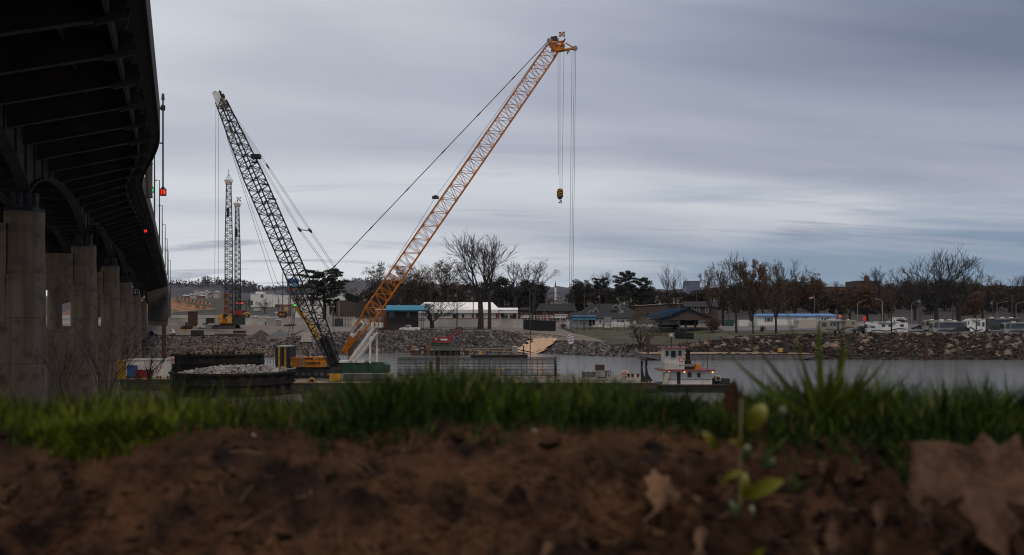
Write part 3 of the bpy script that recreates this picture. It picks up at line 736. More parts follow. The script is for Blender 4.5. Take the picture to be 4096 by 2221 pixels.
# cab
cb = MB(); cb.xprism([(-3.4, oc.z(1440)), (-2.2, oc.z(1440)), (-2.2, oc.z(1398)), (-3.2, oc.z(1398))], oc.x(1333), oc.x(1357)); cab = cb.build('cab', MATS['green_paint'], o)
# hook blocks hang from the ropes
def hookblock(px, py0, py1, D, m, m2, label):
    t = T('hook_block', label, 'hook block', px, py1, D, None); k = t.z(py0); w_ = (py1 - py0) * .22 * t.k
    MB().prism([(-w_, k * .45), (-w_ * .5, k * .28), (w_ * .5, k * .28), (w_, k * .45), (w_, k * .85), (w_ * .55, k), (-w_ * .55, k), (-w_, k * .85)], -.3, .3).build('cheek_plate', MATS[m], t.o)
    s = MB()
    for q in range(3):
        x0 = -w_ * .9; z0 = k * (.42 + .18 * q); s.prism([(x0, z0), (x0 + 1.8 * w_, z0 + k * .14), (x0 + 1.8 * w_, z0 + k * .2), (x0, z0 + k * .06)], -.325, -.3)
    s.build('stripe', MATS[m2], t.o)
    MB().tube([(0, 0, k * .3), (0, 0, k * .2), (w_ * .5, 0, k * .13), (w_ * .4, 0, k * .02), (0, 0, -.0), (-w_ * .45, 0, k * .06)], .09, 6).build('hook', MATS['black_steel'], t.o)
hookblock(2240, 756, 812, 156, 'black_steel', 'yellow_paint', 'black and yellow hook block hanging high under the orange boom')
hookblock(2283, 1337, 1392, 155.5, 'white_paint', 'purple_paint', 'white hook block with purple stripes hanging low before the rocky bank')
# dark crane with green house and white gantry
dc = T('crawler_crane', 'dark lattice boom crane with green house and white gantry', 'crane', 1450, 1512, 143)
o = dc.o
A = dc.W(1342, 1462, 141); B = dc.W(884, 405, 149)
bm = MB(); cp, sc_ = boom(bm, A, B, 2.25, 2.1, 44, .2, .30, .2, .55, .115, .055)
bo = bm.build('boom', MATS['black_steel'], o)
bf = MB(); bf.bar(A, cp(.10, 0, 0), .5, 1.3); bf.build('boom_foot', MATS['black_steel'], bo)
a_, b_2, d_, wv_, dv_ = frame(A, B)
hh = MB(); Hh = lambda px, py, Y=149: dc.W(px, py, Y)
for s_ in (-1, 1):
    off = wv_ * .62 * s_
    hh.hexa([Hh(880, 428) + off, Hh(905, 425) + off, Hh(905, 425) + off * .7, Hh(880, 428) + off * .7, Hh(858, 372) + off, Hh(884, 370) + off, Hh(884, 370) + off * .7, Hh(858, 372) + off * .7])
hh.bar(Hh(866, 376), Hh(893, 426), .5, .9)
ho_ = hh.build('boom_head', MATS['white_paint'], o)
s2_ = MB()
for k in (-.4, 0, .4): sheave(s2_, Hh(868, 378) + wv_ * k, .4); sheave(s2_, Hh(884, 384) + wv_ * k, .34)
s2_.bar(Hh(876, 368), Hh(882, 372), .5); s2_.build('sheave', MATS['dark_steel'], ho_)
# name board on the boom
s0, s1 = dc.W(917, 500, 147.2), dc.W(936, 552, 146.9); dd = (s1 - s0).normalized(); pp = dd.cross(Vector((0, -1, 0))).normalized() * .26; th = Vector((0, .05, 0))
so = MB().hexa([s0 - pp, s1 - pp, s1 - pp + th, s0 - pp + th, s0 + pp, s1 + pp, s1 + pp + th, s0 + pp + th]).build('sign_board', MATS['grey_paint'], bo)
lettering('MASSMAN', .44, so, (s0 + s1) / 2 + Vector((0, -.03, 0)), MATS['black_steel'], (90, -math.degrees(math.atan2(dd.z, dd.x)), 0), sx=.85, bold=.012)
pl = MB()
for (t_, w2) in ((.66, 1), (.745, .6), (.605, 1.2)):
    c = cp(t_, 0, 1); pl.bar(c - wv_ * w2, c + wv_ * w2 * .2, .5, .18)
c = dc.W(1024, 628, 147); pl.box(c.x - .65, c.x + .65, c.y - .6, c.y + .6, c.z - .25, c.z + .35); pl.build('platform', MATS['black_steel'], bo)
gtop = dc.W(1503, 1306, 141.5)
pe = MB(); top = Hh(893, 398); sp1, sp2 = dc.W(1198, 919, 144.6), dc.W(1241, 923, 142.8); br1, br2 = dc.W(1395, 1185, 142.5), dc.W(1420, 1190, 141.5)
for p, q2 in ((sp1, br1), (sp2, br2)):
    for k in (-.12, .12):
        v = Vector((k, k, 0)); pe.tube([top + v, p + v, q2 + v], .03, 4)
mid = top.lerp(sp2, .52); pe.tube([mid - (sp2 - top).normalized() * .5, mid, mid + (sp2 - top).normalized() * .5], [.05, .14, .05], 5)
pe.build('pendant_line', MATS['wire'], o)
spb = MB(); spb.bar(sp1, sp2, .14)
for p in (sp1, sp2): spb.tube([p + Vector((-.25, 0, .3)), p, p + Vector((.25, 0, -.3))], [.1, .24, .1], 6)
spb.build('spreader_bar', MATS['dark_steel'], o)
bl = MB(); bl.bar(br1 + Vector((-.3, 0, .1)), br2 + Vector((.5, 0, -.3)), .5, .9)
for k in range(5): sheave(bl, br1.lerp(br2, k / 4) + Vector((0, 0, -.35)), .32)
bl.build('bridle', MATS['black_steel'], o)
lr = MB()
for k in range(4): rope(lr, br1.lerp(br2, k / 3), gtop + Vector((-.5 + .3 * k, 0, 0)), .024)
rope(lr, Hh(864, 384), dc.W(859, 1140, 149), .026); rope(lr, Hh(875, 384), dc.W(873, 1140, 149), .026)
rope(lr, dc.W(905, 540, 148), dc.W(1094, 1140, 145), .03); rope(lr, dc.W(908, 545, 148), dc.W(1112, 1140, 145), .026)
rope(lr, Hh(870, 380), dc.W(905, 540, 148), .03)
rope(lr, dc.W(859, 1140, 149), dc.W(862, 1400, 149), .02); rope(lr, dc.W(1094, 1140, 145), dc.W(1150, 1300, 145), .03)
rope(lr, dc.W(905, 440, 148), dc.W(1395, 1440, 142), .024); rope(lr, dc.W(1110, 1130, 144), dc.W(1400, 1440, 142), .05)
lr.build('hoist_rope', MATS['wire'], o)
ga = MB(); ft = dc.W(1405, 1440, 142)
for dy in (-1.1, 1.1):
    v = Vector((0, dy, 0)); ga.bar(ft + v, gtop + v, .34, .42); ga.bar(dc.W(1427, 1440, 142) + v, dc.W(1512, 1330, 141.5) + v, .22, .3)
    ga.bar(dc.W(1484, 1452, 141.5) + v * .8, dc.W(1485, 1335, 141.5) + v * .8, .26) if dy < 0 else ga.bar(dc.W(1504, 1458, 141.5) + v * .8, dc.W(1505, 1320, 141.5) + v * .8, .26)
for q in range(9):
    c1 = ft.lerp(gtop, .08 + q / 10); c2_ = dc.W(1427, 1440, 142).lerp(dc.W(1512, 1330, 141.5), .08 + q / 10); ga.bar(c1 + Vector((0, -1, 0)), c2_ + Vector((0, -1, 0)), .12)
ga.box(gtop.x - .5, gtop.x + .9, gtop.y - 1.3, gtop.y + 1.3, gtop.z - .15, gtop.z + .55)
gao = ga.build('gantry', MATS['white_paint'], o)
gs = MB(); gs.box(gtop.x - .05, gtop.x + .12, gtop.y - 1.34, gtop.y - 1.3, gtop.z, gtop.z + .5); gs.box(gtop.x + .5, gtop.x + .62, gtop.y - 1.34, gtop.y - 1.3, gtop.z, gtop.z + .5); gs.build('rust_strip', MATS['rust'], gao)
hb_ = MB(); hb_.prism([(dc.x(1352), dc.z(1491)), (dc.x(1556), dc.z(1490)), (dc.x(1556), dc.z(1460)), (dc.x(1535), dc.z(1447)), (dc.x(1352), dc.z(1449))], -1.9, 1.6); hbo = hb_.build('engine_house', MATS['green_paint'], o)
MB().box(dc.x(1358), dc.x(1465), -2.05, 1.6, dc.z(1449), dc.z(1442)).build('catwalk', MATS['white_paint'], hbo)
ls = MB(); ls.box(dc.x(1352), dc.x(1374), -2.1, -1.9, dc.z(1478), dc.z(1456)); ls.build('door', MATS['dark_steel'], hbo)
hr = MB()
for q in range(8): hr.bar(dc.L(1362 + q * 14, 1442, -1.95), dc.L(1362 + q * 14, 1424, -1.95), .04)
hr.bar(dc.L(1362, 1424, -1.95), dc.L(1460, 1424, -1.95), .04); hr.build('railing', MATS['white_paint'], hbo)
crawler(dc, 1384, 1560, 1494, 1520, -3.0, 3.0, m='hull_grey')
MB().box(dc.x(1380), dc.x(1570), -2.0, 2.0, dc.z(1511), dc.z(1490.5)).build('car_body', MATS['cream_paint'], o)
# two cranes standing across the river
def farcrane(label, px0, pxm, ytop, D, wpx, body, top_extra):
    t = T('crawler_crane', label, 'crane', px0, 1315, D, 'cranes on the far bank'); o = t.o
    m1 = MB(); a = t.W(px0, 1262, D); b = t.W(pxm, ytop, D + 9)
    cp, _ = boom(m1, a, b, wpx * t.k, wpx * t.k * .9, 40, .06, .45, .5, .62, .17, .085); bo = m1.build('boom', MATS['black_steel'], o)
    hd = MB(); hd.box(b.x - .9, b.x + .9, b.y - .8, b.y + .8, b.z, b.z + 1.1); sheave(hd, b + Vector((.5, -.6, 1)), .5); sheave(hd, b + Vector((-.5, -.6, 1)), .5)
    for k in (-1, 1): hd.bar(b + Vector((k * .9, 0, 0)), b + Vector((k * 1.5, 0, 1.6)), .14)
    hd.build('boom_head', MATS['cream_paint'], bo)
    if top_extra == 'mast':
        an = MB(); an.tube([b + Vector((0, 0, 1)), b + Vector((0, 0, 5.2))], .07, 5)
        for k in (1.6, 2.4, 3.2, 4.2): an.bar(b + Vector((-(1.6 - k * .3), 0, k)), b + Vector((1.6 - k * .3, 0, k)), .09)
        an.bar(b + Vector((-1.4, 0, 1)), b + Vector((0, 0, 3.4)), .09); an.bar(b + Vector((1.4, 0, 1)), b + Vector((0, 0, 3.4)), .09)
        an.build('antenna', MATS['dark_steel'], bo)
    else:
        for q in range(9):
            if q % 2 == 0: MB().box(b.x - .2 + (q % 3) * .5, b.x + .3 + (q % 3) * .5, b.y - .05, b.y, b.z + 2.0 + (q // 3) * .5, b.z + 2.5 + (q // 3) * .5).build('flag_panel', MATS['red_paint'], bo)
        MB().tube([b, b + Vector((.2, 0, 3.4))], .05, 4).build('flag_pole', MATS['dark_steel'], bo)
    rp = MB()
    for k in (-.7, .0, .7): rope(rp, b + Vector((k, -.9, 0)), a + Vector((k, -2, 0)), .035)
    rp.box(b.x - .35, b.x + .35, b.y - 1.2, b.y - .8, b.z - 11, b.z - 8)
    rp.build('hoist_rope', MATS['wire'], o)
    if body:
        t.boxp(880, 898, 1257, 1294, -2.4, 1.5).build('side_housing', MATS['yellow_paint'], o); t.boxp(917, 934, 1257, 1294, -2.4, 1.5).build('side_housing', MATS['yellow_paint'], o)
        t.boxp(898, 917, 1257, 1270, -1.6, 1.5).build('machine_deck', MATS['dark_steel'], o); t.boxp(900, 914, 1276, 1294, -2.6, 1.5).build('winch', MATS['orange_paint'], o)
        g_ = MB()
        for px in (898, 918): g_.bar(t.L(px, 1256, 0), t.L(px, 1180, 0), .35)
        for q in range(5): g_.bar(t.L(898, 1250 - q * 15, 0), t.L(918, 1250 - q * 15, 0), .2); g_.bar(t.L(898, 1250 - q * 15, 0), t.L(918, 1236 - q * 15, 0), .14)
        g_.box(t.x(895), t.x(921), -.5, .5, t.z(1184), t.z(1178)); g_.build('gantry', MATS['orange_paint'], o)
        crawler(t, 862, 952, 1300, 1316, -3.2, 3.2); t.boxp(885, 940, 1294, 1306, -2, 2).build('car_body', MATS['rust'], o)
    else:
        t.boxp(942, 970, 1242, 1262, -2.2, 1.5).build('engine_house', MATS['red_paint'], o); t.boxp(936, 975, 1262, 1300, -2, 2).build('car_body', MATS['dark_steel'], o)
        g_ = MB()
        for px in (940, 956): g_.bar(t.L(px, 1250, 0), t.L(px, 1170, 0), .3)
        for q in range(6): g_.bar(t.L(940, 1250 - q * 15, 0), t.L(956, 1250 - q * 15, 0), .18)
        g_.build('gantry', MATS['rust'], o)
farcrane('far crane with yellow housings and a spiked top', 915, 915, 738, 325, 27, True, 'mast')
farcrane('slim far crane behind the yellow one, small red flag on top', 952, 949, 828, 350, 21, False, 'flag')
# ---------------------------------------------------------------- barges and everything afloat
def barge(name, label, px0, px1, pyd, Y, Yb, hullm, zdeck=1.5, rake=2.5, group=None, fend=True, deck='deck_planks'):
    """flat deck barge: raked hull, planked deck, edge strake, bitts"""
    t = T(name, label, 'barge', (px0 + px1) / 2, pyd, Y, group); t.loc.z = 0; t.o.location = t.loc
    x0 = (px0 - t.px) * t.k; x1 = (px1 - t.px) * t.k; d = Yb - Y
    MB().prism([(x0, zdeck), (x0, zdeck - .7), (x0 + rake, -.6), (x1 - rake, -.6), (x1, zdeck - .7), (x1, zdeck)], 0, d).build('hull', MATS[hullm], t.o)
    MB().box(x0 + .05, x1 - .05, .06, d - .06, zdeck + .004, zdeck + .06).build('deck', MATS[deck], t.o)
    e = MB(); e.box(x0, x1, -.07, 0, zdeck - .14, zdeck + .05)
    if fend:
        for i in range(int((x1 - x0) / 2.6)): e.box(x0 + rake + 2.6 * i, x0 + rake + 2.6 * i + .12, -.05, 0, .1, zdeck - .15)
    e.build('rubbing_strake', MATS['rust'], t.o)
    for i in range(5):
        b = MB()

        x = lerp(x0 + 1, x1 - 1, i / 4); b.cyl((x - .2, .5, zdeck + .06), .12, .45, 8).cyl((x + .2, .5, zdeck + .06), .12, .45, 8).bar((x - .4, .5, zdeck + .35), (x + .4, .5, zdeck + .35), .09); b.build('bitt', MATS['rust'], t.o)
    t.zd = zdeck
    return t
mbg = barge('work_barge', 'long work barge carrying the two big cranes and a rebar cage', 1100, 2625, 1526, 137, 160, 'hull', 1.45, 3, deck='deck_planks')
lbg = barge('work_barge', 'dark barge with white container moored beside the bridge piers', 480, 700, 1516, 143, 153, 'hull', 1.6, 1, deck='timber')
# cofferdams: ribbed round steel rings filled with stone
def coffer(px0, px1, pyt, Y, label, fillm, rise=.8, fc=(0, 0)):
    t = T('cofferdam', label, 'cofferdam', (px0 + px1) / 2, HY, Y, 'round cofferdams'); t.loc.z = -1; t.o.location = t.loc
    r = (px1 - px0) / 2 * t.k; top = EYE - (pyt - HY) / F * (Y - r) + 1
    mb = MB(); n = 96
    for i in range(n):
        a = 2 * math.pi * i / n; rr = r + (.16 if (i // 2) % 2 else 0)
        for (q, z) in ((rr, 0), (rr, top), (rr - .25, top)): mb.v.append((q * math.cos(a), q * math.sin(a), z))
    for i in range(n):
        a = i * 3; b = (i + 1) % n * 3; mb.f += [(a, b, b + 1, a + 1), (a + 1, b + 1, b + 2, a + 2)]
    a_ = mb.build('sheet_wall', MATS['sheet_pile'], t.o)
    for z in (top - .25, top - 1.6, top - 2.9):
        w_ = MB()
        for i in range(64):
            a = 2 * math.pi * i / 64
            for (q, zz) in ((r + .16, z), (r + .34, z), (r + .34, z + .22), (r + .16, z + .22)): w_.v.append((q * math.cos(a), q * math.sin(a), zz))
        for i in range(64):
            for j in range(4): p = i * 4 + j; p2 = i * 4 + (j + 1) % 4; q_ = (i + 1) % 64 * 4; w_.f.append((p, q_ + j, q_ + (j + 1) % 4, p2))
        w_.build('waler', MATS['sheet_pile'], t.o)
    fl = MB(); rg = random.Random(int(px0 + pyt)); fl.cyl((0, 0, top - .9), r - .3, .5, 40)
    for _ in range(900):
        a = rg.uniform(0, 6.283); q = (r - .6) * rg.random() ** .5; rad = rg.uniform(.15, .42)
        fl.rock((q * math.cos(a), q * math.sin(a), top - .4 + rise * max(0, 1 - ((q * math.cos(a) / r - fc[0]) ** 2 + (q * math.sin(a) / r) ** 2)) ** .8 + .12 * noise.noise(Vector((q * math.cos(a), q * math.sin(a), 0)))), rad, rg)
    tag(fl.build('stone_fill', MATS[fillm], t.o), kind='stuff')
    return t
mat('sheet_pile', (.012, .011, .011), .85, .45, .5, aniso=(1, 1, .25), dirt=((.030, .020, .015), .5), spec=.2)
mat('riprap_mid', (.10, .08, .065), .9, .3, 1., island=.6)
mat('pale_stone', (.20, .19, .185), .9, .25, 1., island=.4)
coffer(697, 1167, 1496, 138, 'nearer round cofferdam heaped with pale stones', 'pale_stone', .95, (.15, 0))
coffer(697, 1047, 1420, 180, 'farther round cofferdam behind the stone filled one', 'riprap_mid', 1.9)
# white site container, toilets and bin on the left barge
def container(name, label, cat, px0, px1, py0, py1, Y, d, m, group=None, roofm=None, ribs=True, doorm='dark_steel'):
    t = T(name, label, cat, (px0 + px1) / 2, py1, Y, group); x0, x1, h = t.x(px0), t.x(px1), t.z(py0)
    mb = MB()
    if ribs:
        n = max(6, int((x1 - x0) / .3)); poly = []
        for i in range(n):
            xa = lerp(x0, x1, i / n); xb = lerp(x0, x1, (i + .5) / n); dy = .05
            poly += [(xa, 0), (xb, 0), (xb, dy), (lerp(x0, x1, (i + 1) / n), dy)]
        k = len(poly)
        mb.v += [(x, y, 0.1) for x, y in poly] + [(x, y, h - .1) for x, y in poly]; mb.f += [(i, i + 1, i + 1 + k, i + k) for i in range(k - 1)]
    mb.box(x0, x1, .055, d, .05, h)
    mb.build('shell', MATS[m], t.o)
    fr = MB()
    for x in (x0, x1): fr.box(x - .07, x + .07, -.04, .08, 0, h + .02)
    fr.box(x0 + .07, x1 - .07, -.04, .06, 0, .12); fr.box(x0 + .07, x1 - .07, -.04, .06, h - .12, h + .02); fr.build('corner_frame', MATS[roofm or m], t.o)
    MB().box(x0 - .1, x1 + .1, -.1, d + .1, h + .025, h + .1).build('roof', MATS[roofm or m], t.o)
    return t
container('site_container', 'white ribbed site container on the barge beside the bridge piers', 'container', 505, 662, 1440, 1511, 148, 2.4, 'white_siding')
container('site_container', 'yellow framed container half hidden by the bridge pier', 'container', 470, 503, 1446, 1514, 148, 2.4, 'yellow_paint')
def toilet(label, px0, px1, py0, py1, Y, m, roof):
    t = T('portable_toilet', label, 'portable toilet', (px0 + px1) / 2, py1, Y, 'portable toilets'); x0, x1, h = t.x(px0), t.x(px1), t.z(py0)
    MB().box(x0, x1, 0, 1.1, .06, h * .90).build('cabin', MATS[m], t.o)
    n = 8; MB().prism([(x0 - .03, h * .9 + .003)] + [(lerp(x0, x1, i / n), h * .9 + .01 + h * .1 * math.sin(math.pi * (.15 + .7 * i / n))) for i in range(n + 1)] + [(x1 + .03, h * .9 + .003)], -.03, 1.13).build('roof', MATS[roof], t.o)
    d = MB().box(lerp(x0, x1, .15), lerp(x0, x1, .85), -.035, -.003, .12, h * .85).build('door', MATS[m], t.o)
    MB().box(lerp(x0, x1, .25), lerp(x0, x1, .75), -.05, -.037, h * .76, h * .8).build('vent', MATS['dark_steel'], d)
    MB().box(x0 - .04, x1 + .04, -.04, 1.14, 0, .055).build('skid', MATS['dark_steel'], t.o)
toilet('blue portable toilet before the white container', 508, 540, 1461, 1514, 145, 'blue_paint', 'blue_paint')
toilet('grey portable toilet with white roof on the flat barge', 2048, 2070, 1385, 1416, 272, 'grey_paint', 'white_paint')
toilet('grey portable toilet against the long white wall', 1102, 1120, 1277, 1304, 366, 'grey_paint', 'white_siding')
t = T('waste_skip', 'red steel waste skip before the white container', 'skip', 568, 1512, 145.5)
MB().prism([(t.x(543), 0), (t.x(593), 0), (t.x(597), t.z(1482)), (t.x(541), t.z(1482))], 0, 1.6).build('bin', MATS['red_paint'], t.o)
e = MB().box(t.x(540), t.x(598), -.06, 0, t.z(1483), t.z(1479))
for q in range(6): e.box(t.x(546 + 9 * q), t.x(548 + 9 * q), -.06, 0, .05, t.z(1484))
e.build('rim', MATS['red_paint'], t.o)
def lifering(label, px, py, Y, r, mount=True):
    t = T('life_ring', label, 'life ring', px, py, Y, 'life rings')
    mb = MB(); n = 24; pts = [(r * math.cos(2 * math.pi * i / n), 0, r * math.sin(2 * math.pi * i / n)) for i in range(n + 1)]
    mb.tube(pts, r * .26, 8, False); mb.build('ring', MATS['orange_plastic'], t.o, True)
    b = MB()
    for q in range(4): a = math.pi / 4 + q * math.pi / 2; c = Vector((r * math.cos(a), 0, r * math.sin(a))); tn = Vector((-math.sin(a), 0, math.cos(a))) * r * .12; b.tube([c - tn, c + tn], r * .3, 8)
    b.build('band', MATS['white_paint'], t.o)
    if mount: MB().box(-r * 1.2, r * 1.2, .2, .26, -r * 1.8, r * 1.4).bar((0, .3, -r * 1.8), (0, .3, -r * 4), .1).build('stand', MATS['white_paint'], t.o)
lifering('orange life ring on white board left of the cofferdams', 684, 1440, 165, .38)
lifering('orange life ring on the work barge before the tug', 2499, 1497, 140, .36)
lifering('small life ring on the red crane barge', 1653, 1391, 290, .45, False)
# steel pile by the bridge end, other mooring piles
def pile(label, px, py0, py1, Y, r, m='rust', g='steel mooring piles'):
    t = T('steel_pile', label, 'pile', px, py1, Y, g); h = t.z(py0); MB().tube([(0, 0, -3), (0, 0, h)], r, 14).build('shaft', MATS[m], t.o, False); MB().cyl((0, 0, h + .003), r * 1.08, .12, 14).build('cap', MATS['dark_steel'], t.o)
pile('tall rusty steel pile under the bridge end', 656, 1302, 1475, 172, .36)
pile('rusty pile standing at the orange boom foot', 1402, 1360, 1445, 190, .52)
pile('thick dark pile rising behind the rebar cage', 1752, 1430, 1530, 158, .30)
pile('second dark pile behind the rebar cage, shorter', 1724, 1450, 1530, 158, .28)
pile('thin timber pile at the foot of the sand', 2094, 1384, 1418, 300, .2)
pile('tall slender pile in front of the sand patch', 2121, 1268, 1412, 300, .14)
pile('rusty pile behind the moored barge near the brown tree', 2592, 1343, 1420, 270, .55)
pile('rusty pile among the stones behind the moored barge', 3146, 1350, 1420, 262, .55)
pile('rusty pile against the stone bank near the motorhomes', 3704, 1352, 1445, 252, .5)
# rebar cage lying on the barge
t = T('rebar_cage', 'long cylindrical rebar cage lying on the work barge', 'rebar cage', 1920, 1510, 150)
L0, L1 = t.x(1590), t.x(2240); rc = t.z(1437) / 2; zc = rc + .25
mb = MB()
for i in range(22):
    a = 2 * math.pi * i / 22; e = .5 if i % 2 else 0
    mb.tube([(L0, rc * math.cos(a), zc + rc * math.sin(a)), (L1 - e, rc * math.cos(a), zc + rc * math.sin(a))], .035, 4, False)
for i in range(12):
    a = 2 * math.pi * i / 12; mb.tube([(L0, rc * .8 * math.cos(a), zc + rc * .8 * math.sin(a)), (L1 - .6, rc * .8 * math.cos(a), zc + rc * .8 * math.sin(a))], .03, 4, False)
mb.build('long_bars', MATS['rebar_rust'] if 'rebar_rust' in MATS else mat('rebar_rust', (.02, .015, .013), .9, .3, 2), t.o)
mb = MB(); n = int((L1 - L0 - 1.4) / .8)
for i in range(n):
    x = L0 + .3 + .8 * i; mb.tube([(x, rc * 1.04 * math.cos(2 * math.pi * k / 18), zc + rc * 1.04 * math.sin(2 * math.pi * k / 18)) for k in range(19)], .028, 4, False)
mb.build('hoops', MATS['rebar_rust'], t.o)
for i in range(5):
    x = lerp(L0 + 1, L1 - 1.6, i / 4); MB().box(x - .4, x + .4, -.9, .9, 0, .26).build('cradle', MATS['timber'], t.o)
x = t.x(2222); MB().tube([(x, rc * 1.06 * math.cos(2 * math.pi * k / 22), zc + rc * 1.06 * math.sin(2 * math.pi * k / 22)) for k in range(23)], .14, 5, False).build('end_ring', MATS['dark_steel'], t.o)
# yellow shackle stands on the barge
for i, (px, py) in enumerate(((2160, 1512), (1998, 1512), (1702, 1508), (1872, 1508))):
    t = T('tie_down_stand', ['yellow tie down stand at the right end of the rebar cage', 'yellow tie down stand before the middle of the rebar cage', 'yellow tie down stand at the left end of the rebar cage', 'yellow tie down stand between the others before the rebar cage'][i], 'stand', px, py, 140 + .3 * i, 'yellow stands by the rebar cage')
    MB().bar((0, 0, 0), (0, 0, 1.25), .09).box(-.2, .2, -.2, .2, 0, .05).build('post', MATS['yellow_paint'], t.o)
    MB().bar((-.45, 0, 1.35), (.1, 0, 1.2), .09).bar((.1, 0, 1.2), (.6, 0, 1.3), .07).build('arm', MATS['yellow_paint'], t.o)
t = T('generator', 'grey generator with brown box stacked on top, on the work barge', 'generator', 2402, 1512, 143)
t.boxp(2386, 2426, 1481, 1508, -.7, .7).build('housing', MATS['grey_paint'], t.o); t.boxp(2381, 2417, 1459, 1480.6, -.6, .6).build('top_box', MATS['rust'], t.o)
r_ = MB()
for px in (2427, 2434, 2440): r_.tube([t.L(px, 1508), t.L(px + 2, 1480)], .05, 6)
for q in range(5): r_.bar(t.L(2420, 1484 + q * 6, -.75), t.L(2440, 1484 + q * 6, -.75), .05)
r_.build('coil_guard', MATS['dark_steel'], t.o); t.boxp(2390, 2422, 1508, 1512, -.6, .6).build('skid', MATS['dark_steel'], t.o)
t = T('pipe_rack', 'low dark pipe rack on the work barge left of the generator', 'rack', 2352, 1512, 142)
r_ = MB()
for px in (2330, 2352, 2375): r_.bar(t.L(px, 1512), t.L(px, 1487), .12)
for q in range(5): r_.tube([t.L(2328, 1508 - q * 4.5), t.L(2384, 1508 - q * 4.5)], .06, 6)
r_.build('rack_frame', MATS['dark_steel'], t.o)
for i, px in enumerate((2515, 2530, 2552)):
    t = T('mooring_bollard', ['first rusty bollard beside the life ring', 'middle rusty bollard of the three on the work barge', 'bollard closest to the black push knees'][i], 'bollard', px, 1510, 139, 'rusty bollards on the work barge')
    MB().cyl((0, 0, 0), .17, .42, 10).cyl((0, 0, .42), .24, .1, 10).build('post', MATS['rust'], t.o)
# scattered deck gear left
t = T('yellow_hose', 'yellow hose arching over a pile of gear on the barge deck', 'hose', 1240, 1530, 138)
MB().tube([t.L(1168, 1529), t.L(1200, 1533), t.L(1228, 1534), t.L(1236, 1520), t.L(1244, 1512), t.L(1254, 1514), t.L(1262, 1530)], .09, 7).build('tube', MATS['yellow_paint'], t.o)
t = T('red_pump', 'small red pump among hoses on the barge deck', 'pump', 1246, 1531, 139)
MB().box(-.5, .5, -.3, .3, .1, .5).cyl((.2, -.3, .3), .2, .3, 10, ax='y').build('body', MATS['red_paint'], t.o); MB().bar((-.6, 0, .05), (.6, 0, .05), .1, .5).build('skid', MATS['dark_steel'], t.o)
t = T('yellow_power_pack', 'yellow power pack box between the two crane tracks', 'power pack', 1342, 1528, 140)
MB().box(-.75, .75, -.5, .5, .1, 1.15).build('housing', MATS['yellow_paint'], t.o); MB().box(-.8, .8, -.55, .55, 0, .095).build('skid', MATS['dark_steel'], t.o); MB().cyl((.4, 0, 1.153), .07, .4, 8).build('exhaust', MATS['dark_steel'], t.o)
t = T('guard_rail', 'thin guard rail on the barge behind the cofferdam', 'railing', 1085, 1462, 172)
r_ = MB()
for q in range(7): r_.bar(t.L(1045 + q * 12, 1462), t.L(1045 + q * 12, 1436), .07)
for py in (1436, 1449): r_.bar(t.L(1045, py), t.L(1118, py), .06)
r_.build('rail', MATS['dark_steel'], t.o)
barge('deck_barge', 'low dark barge between the cofferdams and the counterweights', 1045, 1330, 1462, 170, 185, 'hull', 1.6, .5)
# people: one skinned figure each, a few pixels tall in the photo
def person(label, px, py, Y, hpx, topm, legm, lean=0., hat=None, rz=0., arms=(.5, .4)):
    t = T('person', label, 'person', px, py, Y, None, rz); H_ = hpx * t.k if hpx else 1.78
    s = H_ / 1.78
    J = {'pel': (0, 0, .95), 'sp': (.02 * lean, -.05 * lean, 1.15), 'ch': (.1 * lean, -.2 * lean, 1.38), 'nk': (.14 * lean, -.28 * lean, 1.5), 'hd': (.16 * lean, -.34 * lean, 1.66)}
    vs = [J['pel'], J['sp'], J['ch'], J['nk'], J['hd']]; es = [(0, 1), (1, 2), (2, 3), (3, 4)]; rs = [.15, .14, .17, .065, .11]
    for sd in (-1, 1):
        b = len(vs); vs += [(sd * .1, 0, .9), (sd * .13, -.04, .5), (sd * .14, .0, .08), (sd * .14, -.14, .04)]; es += [(0, b), (b, b + 1), (b + 1, b + 2), (b + 2, b + 3)]; rs += [.11, .075, .05, .045]
        b = len(vs); c = J['ch']; a = arms[0 if sd < 0 else 1]
        vs += [(c[0] + sd * .2, c[1], c[2] + .04), (c[0] + sd * .27, c[1] - a * .1, c[2] - .26), (c[0] + sd * .24, c[1] - a * .45, c[2] - .42 + .3 * a), (c[0] + sd * .23, c[1] - a * .56, c[2] - .46 + .34 * a)]
        es += [(2, b), (b, b + 1), (b + 1, b + 2), (b + 2, b + 3)]; rs += [.07, .05, .038, .04]
    me = bpy.data.meshes.new('body'); me.from_pydata([tuple(q * s for q in v) for v in vs], es, []); ob = bpy.data.objects.new('body', me); COL.objects.link(ob)
    ob.modifiers.new('Skin', 'SKIN'); ob.modifiers.new('Sub', 'SUBSURF').levels = 1
    for i, r in enumerate(rs): me.skin_vertices[0].data[i].radius = (r * s, r * s)
    me.skin_vertices[0].data[0].use_root = True
    bpy.context.view_layer.update()
    m2 = bpy.data.meshes.new_from_object(ob.evaluated_get(bpy.context.evaluated_depsgraph_get())); bpy.data.objects.remove(ob)
    ob = bpy.data.objects.new('body', m2); COL.objects.link(ob); ob.parent = t.o
    for m in (topm, legm, 'skin'): m2.materials.append(MATS[m])
    for p in m2.polygons:
        z = p.center.z / s; p.material_index = 2 if z > 1.50 else (0 if z > .93 else 1); p.use_smooth = True
    hx, hy, hz = [q * s for q in J['hd']]
    hm = MB(); hm.tube([(hx, hy, hz + .02 * s), (hx, hy, hz + .09 * s), (hx, hy, hz + .14 * s)], [.155 * s, .135 * s, .06 * s], 10); hm.box(hx - .1 * s, hx + .1 * s, hy - .2 * s, hy - .1 * s, hz + .02 * s, hz + .035 * s)
    hm.build('hard_hat' if hat else 'hair', MATS[hat] if hat else MATS['black_steel'], t.o, True)
